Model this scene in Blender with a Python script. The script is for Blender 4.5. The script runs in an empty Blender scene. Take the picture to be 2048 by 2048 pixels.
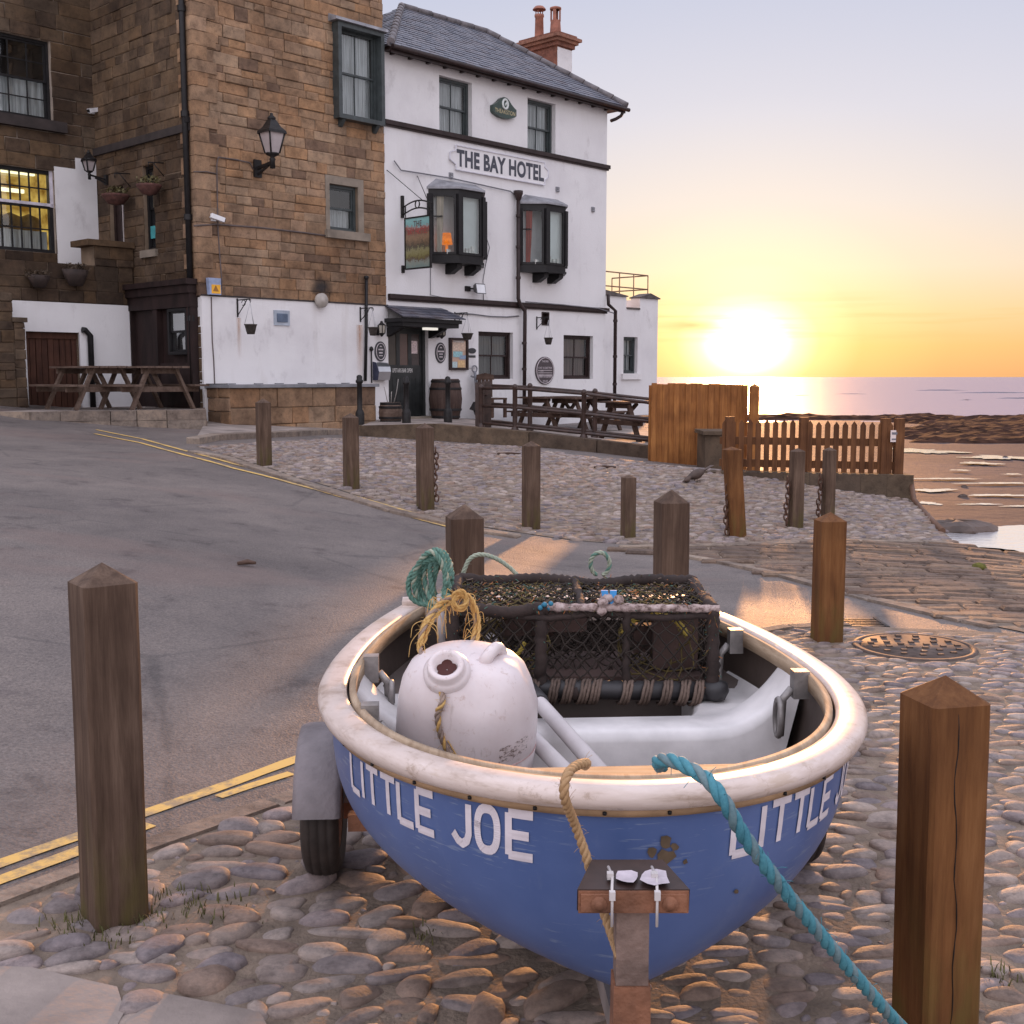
import bpy, math, random
import numpy as np
from mathutils import Vector, Matrix, geometry

random.seed(7)
RNG = np.random.default_rng(11)
R = math.radians
SC = bpy.context.scene
COL = SC.collection

# ------------------------------------------------------------------ camera, sky, sun, exposure
CAM_H = 1.55
PITCH = R(6.63)
FPX = 2330.0
cam_d = bpy.data.cameras.new("camera")
cam_d.lens = 36 * FPX / 2048
cam_d.sensor_width = 36
cam_d.clip_start = 0.05
cam_d.clip_end = 30000
cam = bpy.data.objects.new("camera", cam_d)
cam.location = (0, 0, CAM_H)
cam.rotation_euler = (math.pi / 2 - PITCH, 0, 0)
COL.objects.link(cam)
SC.camera = cam

SUN_AZ = R(11.3)      # to the right of straight ahead
SUN_EL = R(7.0)
world = bpy.data.worlds.new("World")
SC.world = world
world.use_nodes = True


def build_world():
    nt = world.node_tree
    nt.nodes.clear()
    N = nt.nodes.new
    L = nt.links.new
    out = N('ShaderNodeOutputWorld')
    bg = N('ShaderNodeBackground')
    sky = N('ShaderNodeTexSky')
    sky.sky_type = 'NISHITA'
    sky.sun_disc = False
    sky.sun_elevation = SUN_EL
    sky.sun_rotation = SUN_AZ
    sky.air_density = 1.0
    sky.dust_density = 1.5
    sky.ozone_density = 1.0
    bg.inputs[1].default_value = 0.12
    tc = N('ShaderNodeTexCoord')

    def math_(op, a, b=None, c=None, clamp=False):
        m = N('ShaderNodeMath'); m.operation = op; m.use_clamp = clamp
        for i, v in enumerate((a, b, c)):
            if v is None: continue
            if isinstance(v, (int, float)): m.inputs[i].default_value = v
            else: L(v, m.inputs[i])
        return m.outputs[0]

    def vdot(vec):
        m = N('ShaderNodeVectorMath'); m.operation = 'DOT_PRODUCT'
        L(tc.outputs['Generated'], m.inputs[0]); m.inputs[1].default_value = vec
        return m.outputs['Value']

    def mix(mode, f, a, b):
        m = N('ShaderNodeMix'); m.data_type = 'RGBA'; m.blend_type = mode
        m.clamp_factor = True
        if isinstance(f, (int, float)): m.inputs[0].default_value = f
        else: L(f, m.inputs[0])
        for i, v in ((6, a), (7, b)):
            if isinstance(v, tuple): m.inputs[i].default_value = v + (1,)
            else: L(v, m.inputs[i])
        return m.outputs[2]

    sep = N('ShaderNodeSeparateXYZ'); L(tc.outputs['Generated'], sep.inputs[0])
    z = sep.outputs[2]
    elev = math_('ARCSINE', math_('MAXIMUM', z, 0.0))          # radians above the horizon
    sx = math.sin(SUN_AZ); sy = math.cos(SUN_AZ)
    sd = (sx * math.cos(R(1.7)), sy * math.cos(R(1.7)), math.sin(R(1.7)))
    # radians from the sun, the glow a little wider along the horizon than upwards
    gx_ = math_('MULTIPLY', vdot((sy, -sx, 0.0)), 0.80)
    gy_ = math_('MULTIPLY', math_('SUBTRACT', elev, R(1.6)), 1.12)
    gam = math_('SQRT', math_('ADD', math_('MULTIPLY', gx_, gx_), math_('MULTIPLY', gy_, gy_)))
    ahead = math_('MULTIPLY', vdot(sd), 8.0, clamp=True)

    def ramp(fac, stops):
        r = N('ShaderNodeValToRGB'); L(fac, r.inputs[0]); e = r.color_ramp.elements
        e[0].position = stops[0][0]; e[0].color = stops[0][1] + (1,)
        e[1].position = stops[-1][0]; e[1].color = stops[-1][1] + (1,)
        for p, c in stops[1:-1]:
            q = e.new(p); q.color = c + (1,)
        return r.outputs[0]

    # clear dawn: cool bands all round, warm bands over the sea on the sun's side, the glow of the sun itself
    el = math_('DIVIDE', elev, R(40))
    side_ = math_('MULTIPLY_ADD', vdot((sx, sy, 0.0)), 1.7, -0.55, clamp=True)
    col = mix('MIX', side_, ramp(el, COOL_STOPS), ramp(el, WORLD_STOPS))
    col = mix('ADD', ahead, col, ramp(math_('DIVIDE', gam, R(30)), WARM_STOPS))
    # streaks of low cloud left of the sun
    mp = N('ShaderNodeMapping'); L(tc.outputs['Generated'], mp.inputs[0])
    mp.inputs['Scale'].default_value = (4.0, 4.0, 85.0)
    nz = N('ShaderNodeTexNoise'); L(mp.outputs[0], nz.inputs[0])
    nz.inputs['Scale'].default_value = 1.6; nz.inputs['Detail'].default_value = 4
    cl = math_('MULTIPLY_ADD', nz.outputs[0], 6.0, -3.0, clamp=True)
    lowb = math_('SUBTRACT', 1.0, math_('ABSOLUTE', math_('DIVIDE', math_('SUBTRACT', elev, R(2.6)), R(1.5))), clamp=True)
    cf = math_('MULTIPLY', math_('MULTIPLY', cl, lowb), 0.55)
    col = mix('MIX', cf, col, (1.0, 0.56, 0.22))
    # one streak of cloud left of the sun
    ca_ = R(8.6)
    p_ = math_('DIVIDE', vdot((math.cos(ca_), -math.sin(ca_), 0.0)), R(1.7))
    q_ = math_('DIVIDE', math_('SUBTRACT', elev, R(2.45)), R(0.30))
    dd = math_('SQRT', math_('ADD', math_('MULTIPLY', p_, p_), math_('MULTIPLY', q_, q_)))
    st = math_('SUBTRACT', 1.55, math_('ADD', dd, math_('MULTIPLY', nz.outputs[0], 0.9)), clamp=True)
    col = mix('MIX', math_('MULTIPLY', math_('MULTIPLY', st, ahead), 0.85), col, (0.98, 0.60, 0.25))
    # bright fill added out of view behind and above the camera to lift the shaded fronts (the side of the sky away from the sun)
    back = math_('MULTIPLY_ADD', vdot((-sx * 0.80, -sy * 0.80, 0.6)), 1.0, 0.15, clamp=True)
    hi = math_('MULTIPLY_ADD', elev, 1.0 / R(25), -1.1, clamp=True)
    sky_fill = math_('MAXIMUM', back, hi)
    nz2 = N('ShaderNodeTexNoise'); L(tc.outputs['Generated'], nz2.inputs[0])
    nz2.inputs['Scale'].default_value = 2.5; nz2.inputs['Detail'].default_value = 4
    vf = math_('MULTIPLY', sky_fill, math_('MULTIPLY_ADD', nz2.outputs[0], 0.7, 0.62))
    vcol = mix('MIX', vf, (0.0, 0.0, 0.0), SKY_FILL)
    col = mix('ADD', 1.0, col, vcol)
    # the physical sky at its own strength, with the added fill on top
    m2 = N('ShaderNodeVectorMath'); m2.operation = 'SCALE'; L(sky.outputs[0], m2.inputs[0]); m2.inputs['Scale'].default_value = NISHITA_GAIN
    m3 = N('ShaderNodeVectorMath'); m3.operation = 'SCALE'; L(col, m3.inputs[0]); m3.inputs['Scale'].default_value = 1 / 0.12
    m4 = N('ShaderNodeVectorMath'); m4.operation = 'ADD'; L(m2.outputs[0], m4.inputs[0]); L(m3.outputs[0], m4.inputs[1])
    L(m4.outputs[0], bg.inputs[0])
    L(bg.outputs[0], out.inputs[0])


NISHITA_GAIN = 0.02
WORLD_STOPS = [(0.0, (0.80, 0.38, 0.17)), (0.035, (0.86, 0.48, 0.20)), (0.075, (0.87, 0.60, 0.34)), (0.125, (0.84, 0.69, 0.56)), (0.20, (0.77, 0.70, 0.70)),
               (0.30, (0.69, 0.68, 0.775)), (0.45, (0.565, 0.60, 0.755)), (1.0, (0.48, 0.54, 0.76))]
COOL_STOPS = [(0.0, (0.42, 0.38, 0.41)), (0.2, (0.56, 0.51, 0.54)), (0.5, (0.58, 0.58, 0.68)), (1.0, (0.48, 0.54, 0.74))]
WARM_STOPS = [(0.0, (6.0, 5.0, 3.0)), (0.035, (3.2, 2.5, 1.4)), (0.06, (1.4, 1.1, 0.55)), (0.09, (0.62, 0.48, 0.18)), (0.14, (0.30, 0.225, 0.05)),
              (0.24, (0.13, 0.095, 0.02)), (0.42, (0.03, 0.025, 0.01)), (0.7, (0.0, 0.0, 0.0)), (1.0, (0.0, 0.0, 0.0))]
SKY_FILL = (1.0, 0.94, 0.98)
build_world()

sun_d = bpy.data.lights.new("sun", 'SUN')
sun_d.energy = 4.2
sun_d.angle = R(1.4)
sun_d.color = (1.0, 0.46, 0.17)
sun = bpy.data.objects.new("sun", sun_d)
COL.objects.link(sun)
_sd = Vector((math.sin(SUN_AZ) * math.cos(SUN_EL), math.cos(SUN_AZ) * math.cos(SUN_EL), math.sin(SUN_EL)))
sun.rotation_euler = _sd.to_track_quat('Z', 'Y').to_euler()
sun.location = _sd * 60

SC.view_settings.view_transform = 'Standard'
SC.view_settings.look = 'None'
SC.view_settings.gamma = 1.0
SC.view_settings.exposure = 0.0
SC.render.engine = 'CYCLES'
SC.cycles.max_bounces = 6
SC.cycles.transparent_max_bounces = 16
SC.cycles.use_denoising = True
SC.cycles.sample_clamp_indirect = 6.0

# ------------------------------------------------------------------ rays of the photograph (2048 px) into the place


def ray(px, py):
    dx = (px - 1024) / FPX
    dy = (py - 1024) / FPX
    return Vector((dx, math.cos(PITCH) - dy * math.sin(PITCH), -math.sin(PITCH) - dy * math.cos(PITCH)))


CAMP = Vector((0, 0, CAM_H))


def at_y(px, py, Y):
    r = ray(px, py)
    return CAMP + r * (Y / r.y)


def at_z(px, py, z):
    r = ray(px, py)
    return CAMP + r * ((z - CAM_H) / r.z)


def proj(p):
    z = p[2] - CAM_H
    fw = p[1] * math.cos(PITCH) - z * math.sin(PITCH)
    up = p[1] * math.sin(PITCH) + z * math.cos(PITCH)
    return 1024 + FPX * p[0] / fw, 1024 - FPX * up / fw


# ------------------------------------------------------------------ mesh builder


class MB:
    def __init__(self):
        self.v = []; self.f = []; self.m = []; self.smooth = []

    def add(self, verts, faces, mi=0, smooth=False):
        o = len(self.v)
        self.v.extend([tuple(p) for p in verts])
        for q in faces:
            self.f.append([i + o for i in q]); self.m.append(mi); self.smooth.append(smooth)

    def box(self, x0, x1, y0, y1, z0, z1, mi=0):
        if x0 > x1: x0, x1 = x1, x0
        if y0 > y1: y0, y1 = y1, y0
        if z0 > z1: z0, z1 = z1, z0
        v = [(x0, y0, z0), (x1, y0, z0), (x1, y1, z0), (x0, y1, z0), (x0, y0, z1), (x1, y0, z1), (x1, y1, z1), (x0, y1, z1)]
        self.hexa(v, mi)

    def hexa(self, v, mi=0):
        self.add(v, [(0, 3, 2, 1), (4, 5, 6, 7), (0, 1, 5, 4), (1, 2, 6, 5), (2, 3, 7, 6), (3, 0, 4, 7)], mi)

    def beam(self, a, b, w, h, mi=0, up=(0, 0, 1)):
        a = Vector(a); b = Vector(b); d = (b - a).normalized(); u = Vector(up)
        if abs(d.dot(u)) > 0.98: u = Vector((0, 1, 0))
        s = d.cross(u).normalized() * (w / 2); t = s.cross(d).normalized() * (h / 2)
        v = [a - s - t, a + s - t, b + s - t, b - s - t, a - s + t, a + s + t, b + s + t, b - s + t]
        self.hexa(v, mi)

    def prism(self, poly, fn, d0, d1, mi=0):
        """poly: 2-D outline (counter-clockwise); fn(a,b,d) -> 3-D point."""
        n = len(poly)
        v = [fn(a, b, d0) for a, b in poly] + [fn(a, b, d1) for a, b in poly]
        fs = [tuple(range(n))[::-1], tuple(range(n, 2 * n))]
        for i in range(n):
            j = (i + 1) % n
            fs.append((i, j, n + j, n + i))
        self.add(v, fs, mi)

    def tube(self, pts, r, seg=8, mi=0, closed=False, caps=True):
        pts = [Vector(p) for p in pts]
        n = len(pts)
        rr = r if isinstance(r, (list, tuple)) else [r] * n
        vs = []
        prev = None
        for i, p in enumerate(pts):
            if closed:
                t = pts[(i + 1) % n] - pts[i - 1]
            else:
                t = pts[min(i + 1, n - 1)] - pts[max(i - 1, 0)]
            if t.length < 1e-9: t = Vector((0, 0, 1))
            t.normalize()
            if prev is None:
                u = Vector((0, 0, 1)) if abs(t.z) < 0.9 else Vector((0, 1, 0))
                u = (u - t * u.dot(t)).normalized()
            else:
                u = prev - t * prev.dot(t)
                u = u.normalized() if u.length > 1e-6 else Vector((1, 0, 0))
            prev = u
            w = t.cross(u)
            for k in range(seg):
                a = 2 * math.pi * k / seg
                vs.append(p + (u * math.cos(a) + w * math.sin(a)) * rr[i])
        fs = []
        m = n if closed else n - 1
        for i in range(m):
            for k in range(seg):
                a = i * seg + k; b = i * seg + (k + 1) % seg
                c = ((i + 1) % n) * seg + (k + 1) % seg; d = ((i + 1) % n) * seg + k
                fs.append((a, b, c, d))
        self.add(vs, fs, mi, True)
        if caps and not closed:
            o = len(self.v) - len(vs)
            self.f.append([o + k for k in range(seg)][::-1]); self.m.append(mi); self.smooth.append(False)
            self.f.append([o + (n - 1) * seg + k for k in range(seg)]); self.m.append(mi); self.smooth.append(False)

    def lathe(self, prof, seg=20, c=(0, 0, 0), mi=0, smooth=True, sx=1.0, sy=1.0, fn=None):
        vs = []
        for r_, z_ in prof:
            for k in range(seg):
                a = 2 * math.pi * k / seg
                p = (c[0] + r_ * math.cos(a) * sx, c[1] + r_ * math.sin(a) * sy, c[2] + z_)
                vs.append(fn(p) if fn else p)
        fs = []
        for i in range(len(prof) - 1):
            for k in range(seg):
                a = i * seg + k; b = i * seg + (k + 1) % seg
                fs.append((a, b, b + seg, a + seg))
        self.add(vs, fs, mi, smooth)

    def merge(self, o, mi_off=0):
        k = len(self.v)
        self.v.extend(o.v)
        for q, m, s in zip(o.f, o.m, o.smooth):
            self.f.append([i + k for i in q]); self.m.append(m + mi_off); self.smooth.append(s)


def mk(name, mb, mats, parent=None, base=None, rz=0.0, recenter=True):
    """One mesh object. With a parent: vertices are in the parent's own space. Without: world space, origin moved to base."""
    if not isinstance(mats, (list, tuple)): mats = [mats]
    me = bpy.data.meshes.new(name)
    vs = mb.v
    if parent is None and base is not None:
        b = Vector(base); rot = Matrix.Rotation(-rz, 3, 'Z')
        vs = [tuple(rot @ (Vector(p) - b)) for p in vs]
    me.from_pydata(vs, [], mb.f)
    for m in mats: me.materials.append(m)
    if mb.f:
        me.polygons.foreach_set('material_index', mb.m)
        me.polygons.foreach_set('use_smooth', mb.smooth)
    me.validate(); me.update()
    o = bpy.data.objects.new(name, me)
    COL.objects.link(o)
    if parent is not None: o.parent = parent
    elif base is not None:
        o.location = base; o.rotation_euler = (0, 0, rz)
    return o


def tag(o, label=None, cat=None, group=None, kind=None):
    if label: o['label'] = label
    if cat: o['category'] = cat
    if group: o['group'] = group
    if kind: o['kind'] = kind
    return o


def thing(name, label, cat, loc=(0, 0, 0), rz=0.0, group=None):
    o = bpy.data.objects.new(name, None)
    o.empty_display_size = 0.2
    COL.objects.link(o)
    o.location = loc; o.rotation_euler = (0, 0, rz)
    return tag(o, label, cat, group)


def struct(name, mb, mats):
    o = mk(name, mb, mats)
    o['kind'] = 'structure'
    return o


# ------------------------------------------------------------------ materials
MATS = {}


def new_mat(name):
    m = bpy.data.materials.new(name); m.use_nodes = True
    nt = m.node_tree; nt.nodes.clear()
    out = nt.nodes.new('ShaderNodeOutputMaterial')
    b = nt.nodes.new('ShaderNodeBsdfPrincipled')
    nt.links.new(b.outputs[0], out.inputs[0])
    return m, nt, b, out


class NT:
    """Small helper to write node graphs."""

    def __init__(self, nt): self.nt = nt; self.N = nt.nodes.new; self.L = nt.links.new; self.tc = None

    def coord(self, scale=(1, 1, 1), kind='Object', rot=(0, 0, 0)):
        if self.tc is None: self.tc = self.N('ShaderNodeTexCoord')
        mp = self.N('ShaderNodeMapping'); self.L(self.tc.outputs[kind], mp.inputs[0])
        mp.inputs['Scale'].default_value = scale; mp.inputs['Rotation'].default_value = rot
        return mp.outputs[0]

    def noise(self, co, scale=5, detail=4, rough=0.55, dist=0.0):
        n = self.N('ShaderNodeTexNoise'); self.L(co, n.inputs[0])
        n.inputs['Scale'].default_value = scale; n.inputs['Detail'].default_value = detail
        n.inputs['Roughness'].default_value = rough; n.inputs['Distortion'].default_value = dist
        return n.outputs[0]

    def vor(self, co, scale=5, feature='F1'):
        n = self.N('ShaderNodeTexVoronoi'); n.feature = feature; self.L(co, n.inputs[0])
        n.inputs['Scale'].default_value = scale
        return n

    def ramp(self, fac, stops):
        r = self.N('ShaderNodeValToRGB'); self.L(fac, r.inputs[0])
        e = r.color_ramp.elements
        e[0].position = stops[0][0]; e[0].color = tuple(stops[0][1]) + (1,)
        e[1].position = stops[-1][0]; e[1].color = tuple(stops[-1][1]) + (1,)
        for p, c in stops[1:-1]:
            q = e.new(p); q.color = tuple(c) + (1,)
        return r.outputs[0]

    def mix(self, f, a, b, mode='MIX'):
        m = self.N('ShaderNodeMix'); m.data_type = 'RGBA'; m.blend_type = mode
        if isinstance(f, (int, float)): m.inputs[0].default_value = f
        else: self.L(f, m.inputs[0])
        for i, v in ((6, a), (7, b)):
            if isinstance(v, (tuple, list)): m.inputs[i].default_value = tuple(v) + (1,)
            else: self.L(v, m.inputs[i])
        return m.outputs[2]

    def math(self, op, a, b=0.0, c=0.0, clamp=False):
        m = self.N('ShaderNodeMath'); m.operation = op; m.use_clamp = clamp
        for i, v in enumerate((a, b, c)):
            if isinstance(v, (int, float)): m.inputs[i].default_value = v
            else: self.L(v, m.inputs[i])
        return m.outputs[0]

    def bump(self, h, strength=0.3, dist=0.02):
        b = self.N('ShaderNodeBump'); self.L(h, b.inputs['Height'])
        b.inputs['Strength'].default_value = strength; b.inputs['Distance'].default_value = dist
        return b.outputs[0]

    def island(self):
        return self.N('ShaderNodeNewGeometry').outputs['Random Per Island']

    def objrand(self):
        return self.N('ShaderNodeObjectInfo').outputs['Random']


def plain(name, col, rough=0.6, var=0.25, nscale=6, metal=0.0, bump=0.0, bscale=30, spec=0.5, stretch=(1, 1, 1)):
    if name in MATS: return MATS[name]
    m, nt, b, out = new_mat(name); g = NT(nt)
    co = g.coord(stretch)
    n = g.noise(co, nscale, 5)
    lo = [c * (1 - var) for c in col]; hi = [min(1, c * (1 + var)) for c in col]
    g.L(g.ramp(n, [(0.3, lo), (0.7, hi)]), b.inputs['Base Color'])
    b.inputs['Roughness'].default_value = rough; b.inputs['Metallic'].default_value = metal
    b.inputs['Specular IOR Level'].default_value = spec
    if bump:
        g.L(g.bump(g.noise(co, bscale, 5), bump, 0.01), b.inputs['Normal'])
    MATS[name] = m
    return m


def wood(name, c0, c1, c2, rough=0.75, axis=2, scale=1.0, algae=None):
    if name in MATS: return MATS[name]
    m, nt, b, out = new_mat(name); g = NT(nt)
    s = [14 * scale] * 3; s[axis] = 0.9 * scale
    co = g.coord(tuple(s))
    off = g.N('ShaderNodeVectorMath'); off.operation = 'ADD'; g.L(co, off.inputs[0])
    cmb = g.N('ShaderNodeCombineXYZ'); rnd = g.math('MULTIPLY', g.objrand(), 40.0)
    for i in range(3): g.L(rnd, cmb.inputs[i])
    g.L(cmb.outputs[0], off.inputs[1]); co = off.outputs[0]
    n1 = g.noise(co, 1.6, 6, 0.6, 0.6)
    n2 = g.noise(co, 7.0, 4, 0.7)
    mixn = g.math('MULTIPLY_ADD', n2, 0.35, g.math('MULTIPLY', n1, 0.72))
    col = g.ramp(mixn, [(0.32, c0), (0.52, c1), (0.70, c2)])
    big = g.noise(g.coord((2.0, 2.0, 1.2)), 2.2, 4)
    col = g.mix(g.ramp(big, [(0.35, (0, 0, 0)), (0.65, (1, 1, 1))]), col, g.mix(1.0, col, (0.62, 0.58, 0.56), 'MULTIPLY'))
    if algae:
        sp = g.N('ShaderNodeSeparateXYZ'); g.L(g.coord(), sp.inputs[0])
        hz = g.math('MULTIPLY_ADD', sp.outputs[2], -1.6, 0.62, True)
        am = g.math('MULTIPLY', hz, g.ramp(g.noise(g.coord((3, 3, 1)), 4, 4), [(0.42, (0, 0, 0)), (0.62, (1, 1, 1))]))
        col = g.mix(am, col, algae)
    g.L(col, b.inputs['Base Color'])
    b.inputs['Roughness'].default_value = rough
    b.inputs['Specular IOR Level'].default_value = 0.3
    g.L(g.bump(mixn, 0.55, 0.006), b.inputs['Normal'])
    MATS[name] = m
    return m


def stone_mat(name, cols, rough=0.85, nscale=4, bump=0.6, dirt=0.35, bscale=40):
    """Colour by stone (mesh island) with grain and weathering."""
    m, nt, b, out = new_mat(name); g = NT(nt)
    isl = g.island()
    k = len(cols)
    base = g.N('ShaderNodeValToRGB'); base.color_ramp.interpolation = 'CONSTANT'
    g.L(isl, base.inputs[0]); e = base.color_ramp.elements
    e[0].position = 0; e[0].color = tuple(cols[0]) + (1,)
    e[1].position = 1 / k; e[1].color = tuple(cols[1]) + (1,)
    for i in range(2, k):
        q = e.new(i / k); q.color = tuple(cols[i]) + (1,)
    co = g.coord()
    n = g.noise(co, nscale, 6, 0.6)
    fine = g.noise(g.coord((1, 1, 3)), bscale, 5, 0.7)
    mean = tuple(sum(c[i] for c in cols) / k for i in range(3))
    col = g.mix(0.22, base.outputs[0], mean)
    pit = g.noise(co, nscale * 3.2, 6, 0.72)
    col = g.mix(0.75, col, g.ramp(n, [(0.3, (0.45, 0.42, 0.42)), (0.5, (0.95, 0.95, 0.95)), (0.72, (1.35, 1.28, 1.2))]), 'MULTIPLY')
    col = g.mix(0.65, col, g.ramp(pit, [(0.30, (0.42, 0.40, 0.40)), (0.46, (0.95, 0.94, 0.93)), (0.72, (1.25, 1.2, 1.16))]), 'MULTIPLY')
    col = g.mix(0.5, col, g.ramp(fine, [(0.25, (0.55, 0.53, 0.52)), (0.7, (1.25, 1.22, 1.2))]), 'MULTIPLY')
    big = g.noise(co, 0.45, 5, 0.6)
    col = g.mix(dirt, col, g.ramp(big, [(0.38, (0.32, 0.29, 0.29)), (0.58, (1, 1, 1))]), 'MULTIPLY')
    g.L(col, b.inputs['Base Color'])
    b.inputs['Roughness'].default_value = rough
    b.inputs['Specular IOR Level'].default_value = 0.25
    g.L(g.bump(g.math('MULTIPLY_ADD', pit, 0.9, g.math('MULTIPLY_ADD', n, 0.7, fine)), bump, 0.014), b.inputs['Normal'])
    MATS[name] = m
    return m


def paint_wall(name, col, stain=(0.45, 0.40, 0.36), amount=0.35, low=None):
    """Roughcast limewash with vertical weather streaks of their own."""
    m, nt, b, out = new_mat(name); g = NT(nt)
    co = g.coord()
    streak = g.noise(g.coord((1.3, 1.3, 0.22)), 2.0, 6, 0.62, 0.4)
    patch = g.noise(co, 0.7, 5, 0.6)
    fine = g.noise(co, 26, 6, 0.65)
    f = g.math('MULTIPLY', g.ramp(streak, [(0.56, (0, 0, 0)), (0.80, (1, 1, 1))]), amount)
    c = g.mix(f, col, stain)
    c = g.mix(0.7, c, g.ramp(patch, [(0.28, (0.80, 0.785, 0.80)), (0.5, (0.98, 0.98, 0.98)), (0.7, (1.05, 1.05, 1.05))]), 'MULTIPLY')
    damp = g.ramp(g.noise(g.coord((1, 1, .6)), 1.9, 7, .72), [(0.57, (0, 0, 0)), (0.68, (1, 1, 1))])
    c = g.mix(g.math('MULTIPLY', damp, 0.38), c, (0.40, 0.37, 0.37))
    speck = g.ramp(g.noise(co, 9, 6, 0.75), [(0.66, (0, 0, 0)), (0.74, (1, 1, 1))])
    c = g.mix(g.math('MULTIPLY', speck, 0.16), c, stain)
    g.L(c, b.inputs['Base Color'])
    b.inputs['Roughness'].default_value = 0.8
    b.inputs['Specular IOR Level'].default_value = 0.3
    g.L(g.bump(g.math('MULTIPLY_ADD', patch, 0.6, fine), 0.45, 0.012), b.inputs['Normal'])
    MATS[name] = m
    return m


def glass_mat(name='window_glass', refl=.10):
    if name in MATS: return MATS[name]
    m, nt, b, out = new_mat(name); g = NT(nt)
    nt.nodes.remove(b)
    tr = g.N('ShaderNodeBsdfTransparent'); tr.inputs[0].default_value = (0.86, 0.90, 0.90, 1)
    gl = g.N('ShaderNodeBsdfGlossy'); gl.inputs['Roughness'].default_value = 0.03
    gl.inputs[0].default_value = (0.9, 0.95, 0.95, 1)
    wob = g.noise(g.coord(), 1.2, 2)
    g.L(g.bump(wob, 0.12, 0.05), gl.inputs['Normal'])
    lw = g.N('ShaderNodeLayerWeight'); lw.inputs[0].default_value = 0.35
    fac = g.math('MULTIPLY_ADD', lw.outputs['Fresnel'], 0.5, refl, True)
    mx = g.N('ShaderNodeMixShader'); g.L(fac, mx.inputs[0]); g.L(tr.outputs[0], mx.inputs[1]); g.L(gl.outputs[0], mx.inputs[2])
    g.L(mx.outputs[0], out.inputs[0])
    MATS[name] = m
    return m


def emit_mat(name, col, strength, col2=None, scale=6):
    if name in MATS: return MATS[name]
    m, nt, b, out = new_mat(name); g = NT(nt)
    nt.nodes.remove(b)
    e = g.N('ShaderNodeEmission'); e.inputs[1].default_value = strength
    if col2 is not None:
        n = g.noise(g.coord((1, 1, 1.6)), scale, 4)
        g.L(g.ramp(n, [(0.36, col2), (0.62, col)]), e.inputs[0])
    else: e.inputs[0].default_value = tuple(col) + (1,)
    g.L(e.outputs[0], out.inputs[0])
    MATS[name] = m
    return m


def cloth_mat(name, col):
    if name in MATS: return MATS[name]
    m, nt, b, out = new_mat(name); g = NT(nt)
    n = g.noise(g.coord((9, 9, 0.5)), 3.0, 3)
    g.L(g.ramp(n, [(0.35, [c * 0.55 for c in col]), (0.65, col)]), b.inputs['Base Color'])
    b.inputs['Roughness'].default_value = 0.9
    MATS[name] = m
    return m


M_white = paint_wall('white_roughcast', (0.735, 0.72, 0.722), amount=0.20)
M_whiteband = paint_wall('white_plinth_paint', (0.75, 0.73, 0.728), (0.42, 0.36, 0.30), 0.34)
M_black = plain('black_paint', (0.012, 0.011, 0.012), 0.45, 0.4, 8, bump=0.15, bscale=40, spec=0.3)
M_darkframe = plain('dark_frame_paint', (0.045, 0.055, 0.056), 0.38, 0.3, 8)
M_iron = plain('black_iron', (0.014, 0.012, 0.012), 0.5, 0.4, 14, bump=0.3, bscale=60, spec=0.3)
M_brownpaint = plain('brown_black_paint', (0.030, 0.018, 0.017), 0.45, 0.35, 8, spec=0.3)
M_slate = None
M_curtain = cloth_mat('net_curtain', (0.62, 0.63, 0.64))
M_cream = cloth_mat('cream_curtain', (0.62, 0.52, 0.42))
M_redcurtain = cloth_mat('red_curtain', (0.35, 0.07, 0.05))
M_dark = plain('dark_room', (0.03, 0.022, 0.02), 0.9, 0.5, 2)
M_glass = glass_mat()
M_clear = glass_mat('clear_glass', 0.0)
M_letter = plain('charcoal_lettering', (0.055, 0.058, 0.075), 0.6, 0.25, 12)
_sc = lambda L, f: [(a * f, b * f * 1.01, c * f * 1.0) for a, b, c in L]
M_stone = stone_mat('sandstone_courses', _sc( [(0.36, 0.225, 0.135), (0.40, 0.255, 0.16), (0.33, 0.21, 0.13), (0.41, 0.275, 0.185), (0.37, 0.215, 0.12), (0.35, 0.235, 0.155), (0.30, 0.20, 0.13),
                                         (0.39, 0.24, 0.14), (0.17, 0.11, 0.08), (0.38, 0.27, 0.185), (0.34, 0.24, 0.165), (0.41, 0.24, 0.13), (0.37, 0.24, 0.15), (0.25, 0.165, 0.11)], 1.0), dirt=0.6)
M_stone2 = stone_mat('sandstone_dark_shaded', _sc([(0.20, 0.135, 0.085), (0.15, 0.10, 0.068), (0.24, 0.165, 0.11), (0.12, 0.083, 0.06), (0.19, 0.14, 0.10), (0.22, 0.14, 0.08)], .64), dirt=0.8)  # dark stone, scaled down further to put shade into the left walls
M_stone3 = stone_mat('sandstone_shaded', _sc([(0.31, 0.205, 0.125), (0.27, 0.18, 0.115), (0.33, 0.225, 0.145), (0.22, 0.15, 0.10), (0.30, 0.21, 0.145), (0.17, 0.115, 0.08), (0.28, 0.175, 0.10)], .54), dirt=0.85)  # darker copy of the front stone: side wall's shade put into its colour
M_mortar = plain('stone_mortar', (0.20, 0.145, 0.10), 0.95, 0.3, 3, bump=0.5)
M_dressed = plain('dressed_stone', (0.23, 0.19, 0.15), 0.9, 0.3, 3, bump=0.4)
M_lead = plain('grey_lead', (0.26, 0.26, 0.28), 0.6, 0.4, 5, bump=0.3)
# ------------------------------------------------------------------ the lie of the land
TC = []


def _cp(px, py, Y):
    p = at_y(px, py, Y); TC.append((p.x, p.y, p.z))


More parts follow.
